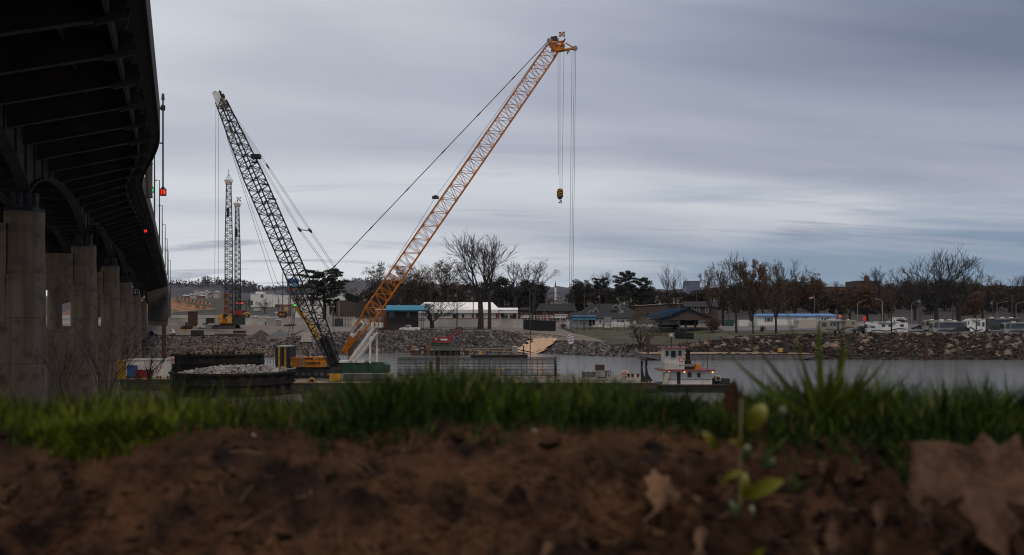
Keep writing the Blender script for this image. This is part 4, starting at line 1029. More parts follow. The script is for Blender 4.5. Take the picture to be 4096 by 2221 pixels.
person('person in yellow green safety vest bending over on the barge', 1107, 1478, 168, 0, 'hivis', 'navy_cloth', .9, 'white_paint', .4)
person('person in dark clothes walking on the flat barge', 1960, 1421, 275, 24, 'navy_cloth', 'navy_cloth', .1, None, 1.2)
person('person in brown jacket beside the small machine at the white wall', 1063, 1304, 362, 21, 'brown_wall', 'navy_cloth', .1, 'white_paint', -.8)
person('person in pale vest right of the small machine at the white wall', 1097, 1303, 362, 19, 'hivis', 'navy_cloth', .5, 'white_paint', .8)
# red crane barge
pb = barge('crane_barge', 'rusty red barge lettered POSEIDON carrying a small red crane', 1640, 1870, 1403, 290, 302, 'red_rust' if 'red_rust' in MATS else 'rust', 1.45, .8)
for i, ch in enumerate('POSEIDON'):
    lettering(ch, 1.35, pb.o, ((1690 + i * 22.6 - 1755) * pb.k, -.05, .62), MATS['cream_paint'], bold=.02)
t = T('steel_tub', 'long grey green steel tub on the rusty crane barge', 'tub', 1788, 1403, 288)
t.boxp(1734, 1840, 1386, 1403, 0, 3).build('tub', MATS['grey_green'] if 'grey_green' in MATS else mat('grey_green', (.07, .085, .075), .7, .3, 1), t.o)
e = MB(); e.box(t.x(1732), t.x(1842), -.12, 0, t.z(1386.5), t.z(1384.5))
for q in range(14): e.box(t.x(1737 + q * 7.6), t.x(1738.4 + q * 7.6), -.08, 0, .05, t.z(1387))
e.build('rim', MATS['grey_green'], t.o)
t = T('crawler_crane', 'small red crane on the rusty barge, boom low to the right', 'crane', 1775, 1384, 292); o = t.o
crawler(t, 1722, 1800, 1373, 1383, -1.8, 1.8)
t.boxp(1738, 1755, 1349, 1370, -1.4, 1.4).build('engine_box', MATS['red_paint'], o); t.boxp(1760, 1806, 1347, 1371, -1.4, 1.2).build('cab', MATS['red_paint'], o)
MB().box(t.x(1764), t.x(1791), -1.46, -1.41, t.z(1362), t.z(1355)).build('window', MATS['white_paint'], o); MB().box(t.x(1743), t.x(1749), -1.46, -1.41, t.z(1358), t.z(1354)).build('badge', MATS['white_paint'], o)
b_ = MB(); boom(b_, t.L(1790, 1350), t.L(1848, 1319), .7, .7, 12, .1, .1, .6, .5, .06, .04); b_.tube([t.L(1790, 1346), t.L(1848, 1318)], .12, 5); b_.build('boom', MATS['red_paint'], o)
r_ = MB(); rope(r_, t.L(1848, 1319), t.L(1851, 1340), .06); rope(r_, t.L(1851, 1340), t.L(1846, 1384), .09); r_.build('hoist_rope', MATS['wire'], o)
t = T('brick_pallet', 'orange pallet of bricks on the rusty crane barge', 'pallet', 1716, 1403, 289); t.boxp(1709, 1722, 1381, 1402, 0, 1.2).build('load', MATS['brick'], t.o); t.boxp(1708, 1723, 1402, 1403, -.1, 1.3).build('base', MATS['timber'], t.o)
t = T('deck_shed', 'low rusty shed on the rusty crane barge', 'shed', 1688, 1402, 290); t.boxp(1676, 1702, 1383, 1402, 0, 2.5).build('wall', MATS['rust'], t.o); t.boxp(1674, 1704, 1381, 1382.9, -.2, 2.7).build('roof', MATS['dark_steel'], t.o); t.boxp(1681, 1695, 1389, 1395, -.05, -.005).build('window', MATS['grey_paint'], t.o)
fb = barge('flat_barge', 'low flat black barge with portable toilet before the sand', 1882, 2111, 1420, 270, 279, 'black_steel', .85, 2, deck='hull')
t = T('yellow_drum', 'yellow drum standing on the low black barge', 'drum', 1921, 1420, 272); MB().cyl((0, .3, 0), .52, .95, 12).build('drum', MATS['yellow_paint'], t.o); MB().cyl((0, .3, .953), .56, .06, 12).build('lid', MATS['yellow_paint'], t.o)
t = T('timber_skids', 'pale timber skids stacked on the flat barge right end', 'timber', 2084, 1421, 271); mb = MB()
for q in range(6): mb.bar(t.L(2062 + q * 5, 1420, .2), t.L(2060 + q * 5, 1413, 1.4), .14)
mb.build('boards', MATS['timber'], t.o)
for i, (a, b, Y) in enumerate((((1842, 1396), (2062, 1394), 296), ((1850, 1401), (2052, 1408), 292), ((670, 1388), (1070, 1396), 283))):
    t = T('gangway', ['pale plank gangway along the rock foot, upper of two', 'pale plank gangway along the rock foot, lower of two', 'long pale plank gangway behind the cofferdams'][i], 'gangway', a[0], a[1], Y, 'plank gangways')
    MB().bar((0, 0, 0), t.L(b[0], b[1]), 1.0, .22).build('planks', MATS['timber'], t.o)
    L_ = t.L(b[0], b[1])
    for k in range(9): c = L_ * (k / 8); MB().bar(c - Vector((0, 0, .12)), c - Vector((0, 0, 2.6)), .14).build('support', MATS['rust'], t.o)
# moored barge on the right
rb = barge('moored_barge', 'long grey barge moored along the right bank, plank deck', 2577, 3262, 1417, 254, 268, 'hull_grey', 1.62, 7, deck='timber')
t = T('winch_machine', 'yellow and black winch machine on the moored barge', 'winch', 3130, 1416, 257)
t.boxp(3113, 3129, 1393, 1408, -.7, .7).build('engine_cover', MATS['yellow_paint'], t.o); MB().tube([t.L(3131, 1404, -.8), t.L(3131, 1404, .8)], .0, 3).cyl(t.L(3139, 1404, -.8), .75, 1.6, 16, ax='y').build('drum', MATS['dark_steel'], t.o); t.boxp(3113, 3147, 1410, 1415.5, -.8, .8).build('skid', MATS['rust'], t.o)
t = T('yellow_hose', 'yellow hose lying on the moored barge left end', 'hose', 2640, 1412, 256); MB().tube([t.L(2632, 1408), t.L(2648, 1411), t.L(2662, 1414)], .14, 6).build('tube', MATS['yellow_paint'], t.o)
for i, px in enumerate((2880, 2914, 2950, 2996, 3044)):
    t = T('deck_cleat', 'small dark cleat on the deck of the moored barge', 'cleat', px, 1417.5, 255, 'cleats along the moored barge'); MB().bar((-.7, 0, .22), (.7, 0, .22), .2).bar((0, 0, 0), (0, 0, .2), .3).build('horn', MATS['dark_steel'], t.o)
# ---------------------------------------------------------------- tug
t = T('tugboat', 'small white pushboat with red roof and two decks', 'boat', 2760, 1538, 140); o = t.o
z0 = t.z(1538)
hl = MB(); x0, x1 = t.x(2628), t.x(2925)
hl.prism([(x0, .0), (x0, -.5), (x0 + 1.2, -1.6), (x1 - .8, -1.6), (x1, -.3), (x1, 0)], -.9, 6.5); hl.build('hull', MATS['black_steel'], o)
MB().box(x0, x1, -.98, -.9, -.12, .06).build('edge_strake', MATS['rust'], o)
t.boxp(2672, 2848, 1484.5, 1538, 0, 5).build('deckhouse', MATS['white_paint'], o)
dk = MB(); t.boxp(2639, 2859, 1479, 1484, -.7, 5.6, dk); dk.build('upper_deck', MATS['deck_red'] if 'deck_red' in MATS else mat('deck_red', (.16, .03, .035), .6, .3, 1), o)
ph = MB(); ph.hexa([t.L(2663, 1478.9, .6), t.L(2740, 1478.9, .6), t.L(2740, 1478.9, 4), t.L(2663, 1478.9, 4), t.L(2661, 1395, .3), t.L(2741, 1395, .3), t.L(2741, 1395, 4.1), t.L(2661, 1395, 4.1)]); pho = ph.build('pilothouse', MATS['white_paint'], o)
rf = MB(); t.boxp(2648, 2752, 1390, 1394.8, -.3, 4.8, rf); rf.build('roof', MATS['deck_red'], pho)
for (a, b, c, d, y_) in ((2686, 2704, 1404, 1430, .26), (2716, 2727, 1404, 1423, .26), (2665, 2675, 1404, 1424, .26)):
    fr = t.boxp(a, b, c, d, y_, .6).build('window_frame', MATS['dark_steel'], pho); MB().box(t.x(a + 1.5), t.x(b - 1.5), y_ - .02, y_ - .003, t.z(d - 2), t.z(c + 2)).build('pane', MATS['glass'], fr)
for (a, b, c, d) in ((2750, 2766, 1490, 1510), (2789, 2802, 1492, 1510), (2735, 2751, 1461, 1478)):
    if c < 1480: continue
    fr = t.boxp(a, b, c, d, -.05, .02).build('window', MATS['dark_steel'], o); MB().box(t.x(a + 2), t.x(b - 2), -.08, -.055, t.z(d - 2), t.z(c + 2)).build('pane', MATS['glass'], fr)
t.boxp(2708, 2722, 1489, 1536, -.05, .02).build('door', MATS['dark_wood'], o)
t.boxp(2672, 2848, 1517, 1519, -.03, 0).build('belt_line', MATS['grey_paint'], o)
nb = MB().box(t.x(2714), t.x(2770), -.3, -.22, t.z(1465.5), t.z(1458)).build('name_board', MATS['white_paint'], o)
lettering('RAY PENDRUM', .24, nb, t.L(2742, 1461.7, -.32), MATS['black_steel'], sx=1.15, bold=.008)
em = MB().prism([(t.x(2761), t.z(1460)), (t.x(2775), t.z(1460)), (t.x(2768), t.z(1446))], -.3, -.22).build('emblem', MATS['white_paint'], o)
MB().prism([(t.x(2764.5), t.z(1459)), (t.x(2767), t.z(1459)), (t.x(2769.5), t.z(1453)), (t.x(2771), t.z(1459)), (t.x(2772.5), t.z(1459)), (t.x(2769), t.z(1450)), (t.x(2766.5), t.z(1453))], -.325, -.305).build('letter', MATS['black_steel'], em)
for i, px in enumerate((2756, 2769)):
    MB().tube([t.L(px, 1479, 1.5 + i), t.L(px, 1446, 1.5 + i), t.L(px, 1444, 1.5 + i), t.L(px, 1396 + 4 * i, 1.5 + i)], [.36, .34, .16, .14], 10).build('exhaust_stack', MATS['black_steel'], o)
MB().box(t.x(2752), t.x(2778), .6, 2.6, t.z(1478.9), t.z(1466)).build('engine_casing', MATS['black_steel'], o)
MB().cyl(t.L(2794, 1478.8, 1), .48, .78, 14).build('orange_tank', MATS['orange_panel'], o)
lad = MB()
for px in (2648, 2664): lad.bar(t.L(px, 1538, -.5), t.L(px + 14, 1484, -.5), .09)
for q in range(9): lad.bar(t.L(2649 + q * 1.5, 1534 - q * 5.6, -.5), t.L(2665 + q * 1.5, 1534 - q * 5.6, -.5), .07, .2)
lad.build('stairs', MATS['cream_paint'], o)
rl = MB()
for px in (2640, 2648, 2663, 2672, 2690, 2705): rl.bar(t.L(px, 1479, -.6), t.L(px, 1454, -.6), .045)
for py in (1454, 1462, 1470): rl.bar(t.L(2640, py, -.6), t.L(2705, py, -.6), .04)
rl.build('railing', MATS['grey_paint'], o); rl = MB()
for px in (2838, 2856): rl.bar(t.L(px, 1479, -.5), t.L(px, 1460, -.5), .06)
rl.tube([t.L(2838, 1460, -.5), t.L(2842, 1457, -.5), t.L(2852, 1457, -.5), t.L(2856, 1460, -.5)], .04, 5); rl.build('railing', MATS['grey_paint'], o)
ms_ = MB(); ms_.tube([t.L(2694, 1390, 2), t.L(2694, 1348, 2)], [.1, .07], 6); ms_.bar(t.L(2685, 1360, 2), t.L(2706, 1360, 2), .05); ms_.tube([t.L(2677, 1390, 1.5), t.L(2677, 1340, 1.5)], .03, 4); ms_.tube([t.L(2835, 1479, 1), t.L(2835, 1415, 1)], .05, 5); ms_.bar(t.L(2834, 1420, 1), t.L(2808, 1476, 1), .04); ms_.bar(t.L(2832, 1430, 1), t.L(2815, 1478, 1), .04)
ms_.build('mast', MATS['dark_steel'], o)
MB().cyl(t.L(2694, 1347, 2), .26, .2, 10).bar(t.L(2685, 1338, 2), t.L(2702, 1336, 2), .12).bar(t.L(2694, 1341, 2), t.L(2694, 1337, 2), .1).build('radar', MATS['white_paint'], o)
MB().box(t.x(2661), t.x(2668), .2, .5, t.z(1389), t.z(1384)).cyl(t.L(2726, 1389.9, 1), .1, .3, 8).build('horn', MATS['dark_steel'], o)
for (px, py) in ((2675, 1488), (2737, 1488), (2850, 1489), (2656, 1483)): MB().cyl(t.L(px, py, -.25), .11, .14, 10, ax='y').build('deck_lamp', MATS['lamp_warm'], o)
t.boxp(2862, 2883, 1504, 1524, 0, 1).build('air_conditioner', MATS['cream_paint'], o); MB().box(t.x(2866), t.x(2879), -.04, -.005, t.z(1521), t.z(1508)).build('grille', MATS['dark_steel'], o)
sr = MB(); sr.bar(t.L(2850, 1530, .5), t.L(2922, 1532, .5), .1, 1.2); sr.bar(t.L(2922, 1540, 0), t.L(2922, 1532, 0), .08); sr.build('stern_platform', MATS['dark_steel'], o)
kn = MB()
for px, dy in ((2563, -.6), (2589, 1.5)):
    kn.prism([(t.x(px), t.z(1542)), (t.x(px), t.z(1466)), (t.x(px + 4), t.z(1466)), (t.x(px + 10), t.z(1500)), (t.x(px + 34), t.z(1535)), (t.x(px + 52), t.z(1545))], dy, dy + .7)
    kn.bar(t.L(px + 3, 1466, dy + .3), t.L(px + 3, 1442, dy + .3), .3)
kn.prism([(t.x(2560), -.2), (t.x(2640), -.2), (t.x(2640), -1.4), (t.x(2585), -1.4)], -.9, 3); kn.build('push_knees', MATS['black_steel'], o)
lifering('white and red life ring hung on the pilothouse rail', 2726, 1437, 139, .34, False)
# ---------------------------------------------------------------- buildings, walls and vehicles on the far bank
def building(name, label, cat, px0, px1, pyt, pyb, Y, depth, wallm, roof='flat', pyr=None, roofm='shingle', wins=(), doors=(), group=None, winm='glass', frame='white_siding', over=.4, ridge=None, open_=False):
    """walls from pyt to pyb; roof: flat, side (ridge parallel to the front), gable (gable faces front), ridge height given by pixel pyr"""
    t = T(name, label, cat, (px0 + px1) / 2, pyb, Y, group); x0, x1, h = t.x(px0), t.x(px1), t.z(pyt)
    MB().box(x0, x1, 0, depth, (0 if open_ else -.2 - t.drop()), h).build('wall', MATS[wallm], t.o)
    r = MB(); o_ = over
    if roof == 'flat': r.box(x0 - o_, x1 + o_, -o_, depth + o_, h + .01, h + .35)
    elif roof == 'side':
        hr = t.z(pyr); a, b = (ridge or (px0, px1)); a, b = t.x(a), t.x(b)
        v = [(x0 - o_, -o_, h + .01), (x1 + o_, -o_, h + .01), (x1 + o_, depth + o_, h + .01), (x0 - o_, depth + o_, h + .01), (a, depth / 2, hr), (b, depth / 2, hr)]
        r.add(v, [(0, 1, 5, 4), (1, 2, 5), (2, 3, 4, 5), (3, 0, 4), (0, 3, 2, 1)])
        r.box(x0 - o_, x1 + o_, -o_ - .06, -o_, h - .12, h + .08)
    elif roof == 'gable':
        hr = t.z(pyr); xm = t.x(ridge) if ridge else (x0 + x1) / 2
        MB().prism([(x0, h), (x1, h), (xm, hr - .15)], .02, depth).build('gable', MATS[wallm], t.o)
        r.prism([(x0 - o_, h - .05), (xm, hr - .05), (x1 + o_, h - .05), (x1 + o_, h + .15), (xm, hr + .18), (x0 - o_, h + .15)], -o_, depth + o_)
    elif roof == 'shed': r.xprism([(-o_, h + .01), (depth + o_, t.z(pyr)), (depth + o_, t.z(pyr) + .12), (-o_, h + .16)], x0 - o_, x1 + o_)
    r.build('roof', MATS[roofm], t.o)
    for (a, b, c, d) in wins:
        f_ = t.boxp(a, b, c, d, -.06, -.003).build('window', MATS[frame], t.o); k = .09
        MB().box(t.x(a) + k, t.x(b) - k, -.08, -.063, t.z(d) + k, t.z(c) - k).build('pane', MATS[winm], f_)
    for (a, b, c, d) in doors: t.boxp(a, b, c, d, -.05, -.003).build('door', MATS['dark_wood'], t.o)
    return t
# long block walls
def blockwall(label, px0, px1, pyt, pyb, Y, Y2=None):
    t = T('block_wall', label, 'wall', (px0 + px1) / 2, pyb, Y, 'long pale block walls'); a = P(px0, pyb, Y) - t.loc; b = P(px1, pyb, Y2 or Y) - t.loc; h = (pyb - pyt) * t.k; dd_ = t.drop() + .3
    MB().bar(a + Vector((0, 0, h / 2 - dd_ / 2)), b + Vector((0, 0, h / 2 - dd_ / 2)), .3, h + dd_).build('panel', MATS['block_wall'], t.o)
    MB().bar(a + Vector((0, 0, h + .06)), b + Vector((0, 0, h + .06)), .42, .12).build('coping', MATS['block_wall'], t.o)
blockwall('long pale block wall behind the construction yard', 672, 1208, 1273, 1303, 375)
blockwall('pale block wall behind the boom feet', 1208, 1500, 1276, 1305, 376)
blockwall('pale block wall in front of the white roofed building', 1662, 2096, 1277, 1303, 366)
building('pump_house', 'brick house with rusty porch under a curved teal roof', 'house', 1550, 1664, 1244, 1320, 338, 9, 'dark_wood', 'flat', roofm='dark_steel', over=.1, wins=((1626, 1641, 1248, 1275), (1556, 1580, 1249, 1272)), winm='glass', frame='dark_steel', doors=((1560, 1655, 1283, 1319),))
t = T('teal_canopy_building', 'teal barrel roof carried over the dark porch', 'roof', 1622, 1320, 336) if False else None
TB = T('curved_canopy', 'curved teal canopy roof over the dark wooden house', 'canopy', 1622, 1320, 336.5)
poly = [(-.8, TB.z(1246)), (-1.0, TB.z(1240)), (-.2, TB.z(1228)), (1.6, TB.z(1221)), (6, TB.z(1221)), (9, TB.z(1230)), (9, TB.z(1232)), (1.6, TB.z(1224)), (0, TB.z(1231)), (-.75, TB.z(1246))]
MB().xprism(poly, TB.x(1544), TB.x(1698)).build('roof', MATS['teal_roof'], TB.o)
pb_ = MB()
for px in (1684, 1692): pb_.bar(TB.L(px, 1320, 1), TB.L(px, 1244, 1), .18)
pb_.box(TB.x(1664), TB.x(1698), .2, 3, TB.z(1283), TB.z(1280)); pb_.bar(TB.L(1660, 1268, .2), TB.L(1698, 1268, .2), .08); pb_.bar(TB.L(1660, 1274, .2), TB.L(1698, 1274, .2), .06)
for q in range(6): pb_.bar(TB.L(1664 + q * 6.6, 1281, .2), TB.L(1664 + q * 6.6, 1266, .2), .06)
pb_.build('balcony', MATS['dark_steel'], TB.o)
building('brick_annex', 'small orange brick annex left of the teal roofed house', 'annex', 1503, 1549, 1240, 1312, 343, 8, 'brick', 'flat', roofm='white_siding', over=.1, wins=((1504, 1512, 1246, 1276), (1519, 1524, 1268, 1282)))
t = building('community_hall', 'long white building with white metal roof and brick piers', 'building', 1668, 1992, 1239, 1304, 385, 14, 'white_siding', 'side', 1208, 'white_metal_roof', wins=((1846, 1858, 1257, 1272), (1886, 1897, 1256, 1272)), doors=((1811, 1824, 1258, 1276), (1885.5, 1885.8, 1257, 1272)), over=.8, ridge=(1690, 1968))
for (a, b) in ((1738, 1750), (1824, 1834), (1904, 1916), (1983, 1995)): t.boxp(a, b, 1253.5, 1280, -.16, -.01).build('brick_pier', MATS['brick'], t.o)
t.boxp(1668, 1992, 1272.5, 1304, -.1, -.005).build('brick_base', MATS['brick'], t.o); t.boxp(1668, 1994, 1240, 1253, -.9, -.7).build('fascia', MATS['white_siding'], t.o)
t = T('carport', 'white carport with open sides at the end of the long building', 'carport', 2030, 1304, 386)
t.boxp(1996, 2071, 1240, 1253, -1, 8).build('fascia', MATS['white_siding'], t.o); MB().xprism([(-1.2, t.z(1239.8)), (4, t.z(1231)), (8.5, t.z(1239.8))], t.x(1994), t.x(2072)).build('roof', MATS['white_metal_roof'], t.o)
for px in (1999, 2034, 2067): t.boxp(px, px + 3, 1253.2, 1304, -.6, -.2).build('post', MATS['white_siding'], t.o)
# far houses
building('brick_house', 'low brick house with dark roof and white window', 'house', 2150, 2300, 1245, 1276, 405, 11, 'brick', 'side', 1213, 'shingle', wins=((2173, 2185, 1246, 1260), (2238, 2252, 1247, 1258)), ridge=(2162, 2300), over=.8)
building('dark_roof_house', 'house with broad dark shingle roof and two small white gables', 'house', 2330, 2540, 1254, 1300, 398, 14, 'white_siding', 'side', 1214, 'shingle', over=.8, ridge=(2372, 2500))
for i, (a, b, c, d) in enumerate(((2346, 2388, 1242, 1255), (2370, 2396, 1230, 1254), (2448, 2478, 1220, 1231))):
    t = T('roof_gable', ['wide white trimmed gable on the dark roof', 'steep white trimmed gable beside the wide one', 'small white trimmed gable high on the dark roof'][i], 'gable', (a + b) / 2, d, 397 - i * .5, 'white trimmed gables'); x0, x1, h = t.x(a), t.x(b), t.z(c)
    MB().prism([(x0, 0), (x1, 0), (0, h)], 0, 3).build('wall', MATS['shingle'], t.o)
    MB().bar((x0, -.05, 0), (0, -.05, h), .2, .16, up=(0, 1, 0)).bar((0, -.05, h), (x1, -.05, 0), .2, .16, up=(0, 1, 0)).build('trim', MATS['cream_paint'], t.o)
t = building('office', 'white riverside office with teal awning and dark roof', 'office', 2272, 2545, 1274, 1312, 355, 9, 'white_siding', 'side', 1250, 'shingle', wins=((2396, 2406, 1281, 1294), (2430, 2442, 1278, 1291), (2466, 2480, 1281, 1289)), doors=((2356, 2366, 1281, 1305), (2370, 2380, 1281, 1300)), over=.5, ridge=(2285, 2540))
t.boxp(2284, 2382, 1273.5, 1280, -2.2, -.55).build('awning', MATS['teal_roof'], t.o); t.boxp(2284, 2385, 1262, 1266.5, .2, 1.9).build('roof_band', MATS['lightblue_roof'], t.o)
for px in (2290, 2312, 2334, 2380): t.boxp(px, px + 2, 1280, 1311, -2.1, -1.9).build('porch_post', MATS['grey_paint'], t.o)
t.boxp(2415, 2445, 1268, 1312, -.9, -.2).build('entry_bay', MATS['grey_paint'], t.o); t.boxp(2485, 2497, 1280, 1288, -.1, -.01).build('blue_poster', MATS['blue_paint'], t.o)
bd_x = lambda i: -1.0 + .42 * i
t = T('banner_sign', 'white banner sign with blue lettering on the fence', 'sign', 2434, 1312, 343); bd = t.boxp(2419, 2447, 1294, 1311, 0, .06).build('board', MATS['white_siding'], t.o)
for q in range(4):
    for i in range(5): MB().box(bd_x(i), bd_x(i) + (.22 if (i + q) % 3 else .34), -.02, -.002, t.z(1297.6 + q * 3.6), t.z(1296 + q * 3.6)).build('print', MATS['blue_paint'], bd)
t = T('fence_sign', 'small white and blue sign on the dark slatted enclosure', 'sign', 2151, 1298, 352); bd = t.boxp(2147, 2156, 1284, 1297, 0, .05).build('board', MATS['white_siding'], t.o); t.boxp(2149, 2154, 1286, 1289, -.02, -.002).build('symbol', MATS['blue_paint'], t.o); t.boxp(2149, 2155, 1292, 1295, -.02, -.002).build('symbol', MATS['blue_paint'], t.o)
def picket(label, px0, px1, pyt, pyb, Y, m, gap=.16, w=.1, Y2=None, pyt2=None, pyb2=None, grp='fences', n_post=None):
    t = T('fence', label, 'fence', (px0 + px1) / 2, pyb, Y, None); a = P(px0, pyb, Y) - t.loc; b = P(px1, pyb2 or pyb, Y2 or Y) - t.loc; h = (pyb - pyt) * t.k; L_ = (b - a).length
    mb = MB(); n = int(L_ / gap)
    for i in range(n + 1): c = a.lerp(b, i / n); mb.bar(c - Vector((0, 0, max(0, t.drop() - .5))), c + Vector((0, 0, h)), w, .03)
    mb.build('slats', MATS[m], t.o); U = Vector((0, -.05, 0))
    MB().bar(a + U + Vector((0, 0, h * .15)), b + U + Vector((0, 0, h * .15)), .05, .09).bar(a + U + Vector((0, 0, h * .88)), b + U + Vector((0, 0, h * .88)), .05, .09).build('rail', MATS[m], t.o)
    ps = MB()
    for i in range(int(L_ / 2.6) + 1): c = a.lerp(b, min(1, i * 2.6 / L_)) - Vector((0, .1, 0)); ps.bar(c - Vector((0, 0, .3 + t.drop())), c + Vector((0, 0, h + .15)), .13)
    ps.build('post', MATS[m], t.o)
picket('dark slatted enclosure at the end of the pale wall', 2094, 2222, 1279, 1306, 353, 'black_steel', .2, .17, 346, pyb2=1312)
picket('thin black railing fence before the riverside office', 2282, 2530, 1288, 1314, 345, 'black_steel', .55, .04, 332, pyb2=1328)
picket('green screen fence left of the reddish bush', 2700, 2775, 1323, 1352, 300, 'green_screen' if 'green_screen' in MATS else (mat('green_screen', (.015, .03, .022), .8, .2, 2) and 'green_screen'), .12, .11, 292, pyb2=1362)
picket('white rail fence before the brick house', 2085, 2275, 1262, 1272, 394, 'white_siding', 1.2, .08)
picket('dark slatted fence joining the screen fence above the lawn', 2540, 2702, 1318, 1336, 318, 'black_steel', .5, .04, 305, pyb2=1345)
t = building('pavilion', 'open brown pavilion with wide dark blue roof', 'pavilion', 2628, 2860, 1280, 1281, 318, 14, 'brown_wall', 'gable', 1235, 'blue_roof', ridge=2752, over=.5, open_=True)
gx = MB(); gx.hexa([t.L(2600, 1266, 8), t.L(2640, 1281, -.6), t.L(2752, 1236, -.6), t.L(2745, 1230, 14), t.L(2600, 1264, 8), t.L(2640, 1278, -.6), t.L(2752, 1233, -.6), t.L(2700, 1229, 14)]); gx.build('roof_slope', MATS['blue_roof'], t.o)
for px in (2640, 2743, 2780, 2848): t.boxp(px, px + 7, 1281.2, 1281 + t.drop() / t.k, 1, 1.6).build('post', MATS['dark_wood'], t.o)
t.boxp(2640, 2820, 1281, 1303, 12, 12.3).build('rear_panel', MATS['dark_wood'], t.o); t.boxp(2636, 2740, 1279, 1300, 9, 9.3).build('white_partition', MATS['white_siding'], t.o)
building('warehouse', 'grey metal warehouse with low pitched pale roof', 'warehouse', 2520, 2800, 1225, 1270, 430, 20, 'brown_wall', 'gable', 1214, 'cream_paint', ridge=2706)
building('warehouse', 'long pale flat warehouse behind the dark pines', 'warehouse', 2440, 2930, 1195, 1240, 560, 20, 'cream_paint', 'flat', roofm='white_siding')
building('shed', 'tan gabled shed roof rising behind the dark roofed house', 'shed', 2340, 2382, 1212, 1235, 470, 12, 'earth_pale', 'gable', 1200, 'earth_pale', ridge=2362)
building('apartment_house', 'brown two storey apartment house among the trees', 'building', 2740, 2870, 1228, 1265, 425, 12, 'brown_brick', 'side', 1205, 'shingle', wins=((2766, 2778, 1232, 1250), (2786, 2798, 1232, 1250), (2822, 2834, 1232, 1250)))
t = building('mobile_home', 'long white mobile home with light blue roof and blue shutters', 'mobile home', 3030, 3345, 1263, 1305, 330, 6, 'white_siding', 'side', 1255, 'lightblue_roof', wins=((3067, 3083, 1270, 1287), (3205, 3220, 1270, 1284), (3296, 3308, 1271, 1285)), over=.5, ridge=(3038, 3336))
for px in (3059, 3084, 3186, 3222, 3286, 3309): t.boxp(px, px + 6, 1269.5, 1287.5, -.1, -.004).build('shutter', MATS['blue_paint'], t.o)
MB().box(t.x(3030), t.x(3345), -.04, -.004, -.2, .35).build('skirting', MATS['cream_paint'], t.o)
building('storage_shed', 'small cream storage shed before the mobile home', 'shed', 3188, 3268, 1279, 1313, 300, 4, 'cream_paint', 'flat', roofm='white_siding', over=.05, doors=((3190.5, 3191, 1281, 1313),), wins=((3190, 3196, 1287, 1292),), frame='blue_paint', winm='blue_paint')
building('long_shed', 'long grey flat shed behind the motorhomes', 'shed', 3425, 3620, 1289, 1305, 335, 5, 'cream_paint', 'flat', roofm='grey_paint', over=.1)
building('low_house', 'small dark house half hidden right of the teal ended carport', 'house', 2075, 2125, 1240, 1262, 410, 9, 'brown_brick', 'side', 1228, 'shingle', ridge=(2088, 2115))
building('green_roof_shed', 'pale wall with open dark bay left of the mobile home', 'shed', 2955, 3028, 1284, 1302, 336, 5, 'white_siding', 'flat', roofm='white_siding', over=.05, doors=((2998, 3028, 1262, 1284),))
building('school', 'long brown building with square chimney on the wooded rise', 'building', 3290, 3620, 1149, 1200, 700, 30, 'brown_brick', 'flat', roofm='brown_brick', over=.1)
building('school', 'brown brick block rising above the long brown building', 'building', 3420, 3520, 1126, 1190, 690, 20, 'brown_brick', 'flat', roofm='brown_brick', over=.1)
t = T('chimney', 'square brick chimney standing above the trees', 'chimney', 3468, 1126, 688); t.boxp(3461, 3476, 1104, 1150, 0, 2.5).build('stack', MATS['brick'], t.o); t.boxp(3460, 3477, 1103, 1104.5, -.1, 2.6).build('cap', MATS['concrete'], t.o)
t = building('water_tank_tower', 'grey blue glass office block on the skyline', 'building', 2746, 2800, 1126, 1200, 900, 18, 'tank_blue' if 'tank_blue' in MATS else (mat('tank_blue', (.08, .10, .16), .4, .25, .4, aniso=(.3, .3, 6)) and 'tank_blue'), 'flat', roofm='hull_grey', over=.3)
building('white_office', 'tall white office block with stepped roof far left', 'office', 1002, 1090, 1178, 1232, 620, 20, 'white_siding', 'flat', roofm='white_siding', over=.1, wins=((1042, 1055, 1177.5, 1192), (1003, 1012, 1203, 1222)), winm='glass')
building('white_office', 'low white warehouse wing beside the white office block', 'office', 1092, 1258, 1184, 1232, 610, 20, 'white_siding', 'flat', roofm='white_siding', over=.1, doors=((1100, 1200, 1218, 1232),))
building('office_penthouse', 'small white rooftop block on the white office', 'rooftop block', 1023, 1050, 1167, 1178, 625, 8, 'white_siding', 'flat', roofm='grey_paint', over=.1)
building('store', 'white store with blue stripe behind the timber scaffold', 'store', 1176, 1300, 1222, 1290, 420, 10, 'white_siding', 'flat', roofm='grey_paint', over=.1)
building('store', 'long brown roofed store behind the pine tree', 'store', 1345, 1500, 1205, 1262, 430, 10, 'brown_wall', 'flat', roofm='brown_brick', over=.1)
building('yellow_store', 'low store with yellow panel behind the yard wall', 'store', 1120, 1178, 1222, 1262, 440, 8, 'grey_paint', 'flat', roofm='orange_paint', over=.2, wins=((1140, 1160, 1232, 1243),), winm='yellow_paint', frame='yellow_paint')
for i, (a, b, c, d) in enumerate(((1790, 1990, 1186, 1215), (1560, 1700, 1188, 1215), (2130, 2250, 1206, 1225), (1240, 1500, 1172, 1185))):
    building('distant_building', ['low dark red building behind the white roof', 'pale low building behind the bare trees on the left', 'pale low building beyond the brick house', 'flat white building in front of the far hill'][i], 'building', a, b, c, d, 520 + 30 * i, 14, ['brown_brick', 'cream_paint', 'cream_paint', 'white_siding'][i], 'flat', roofm='grey_paint')
t = T('church', 'white church steeple with dark spire on the skyline', 'church', 2222, 1200, 900)
t.boxp(2218, 2226, 1150, 1215, 0, 3).build('tower', MATS['white_siding'], t.o); s_ = MB(); s_.tube([t.L(2222, 1150, 1.5), t.L(2222, 1123, 1.5)], [.85, .05], 8); s_.build('spire', MATS['shingle'], t.o)
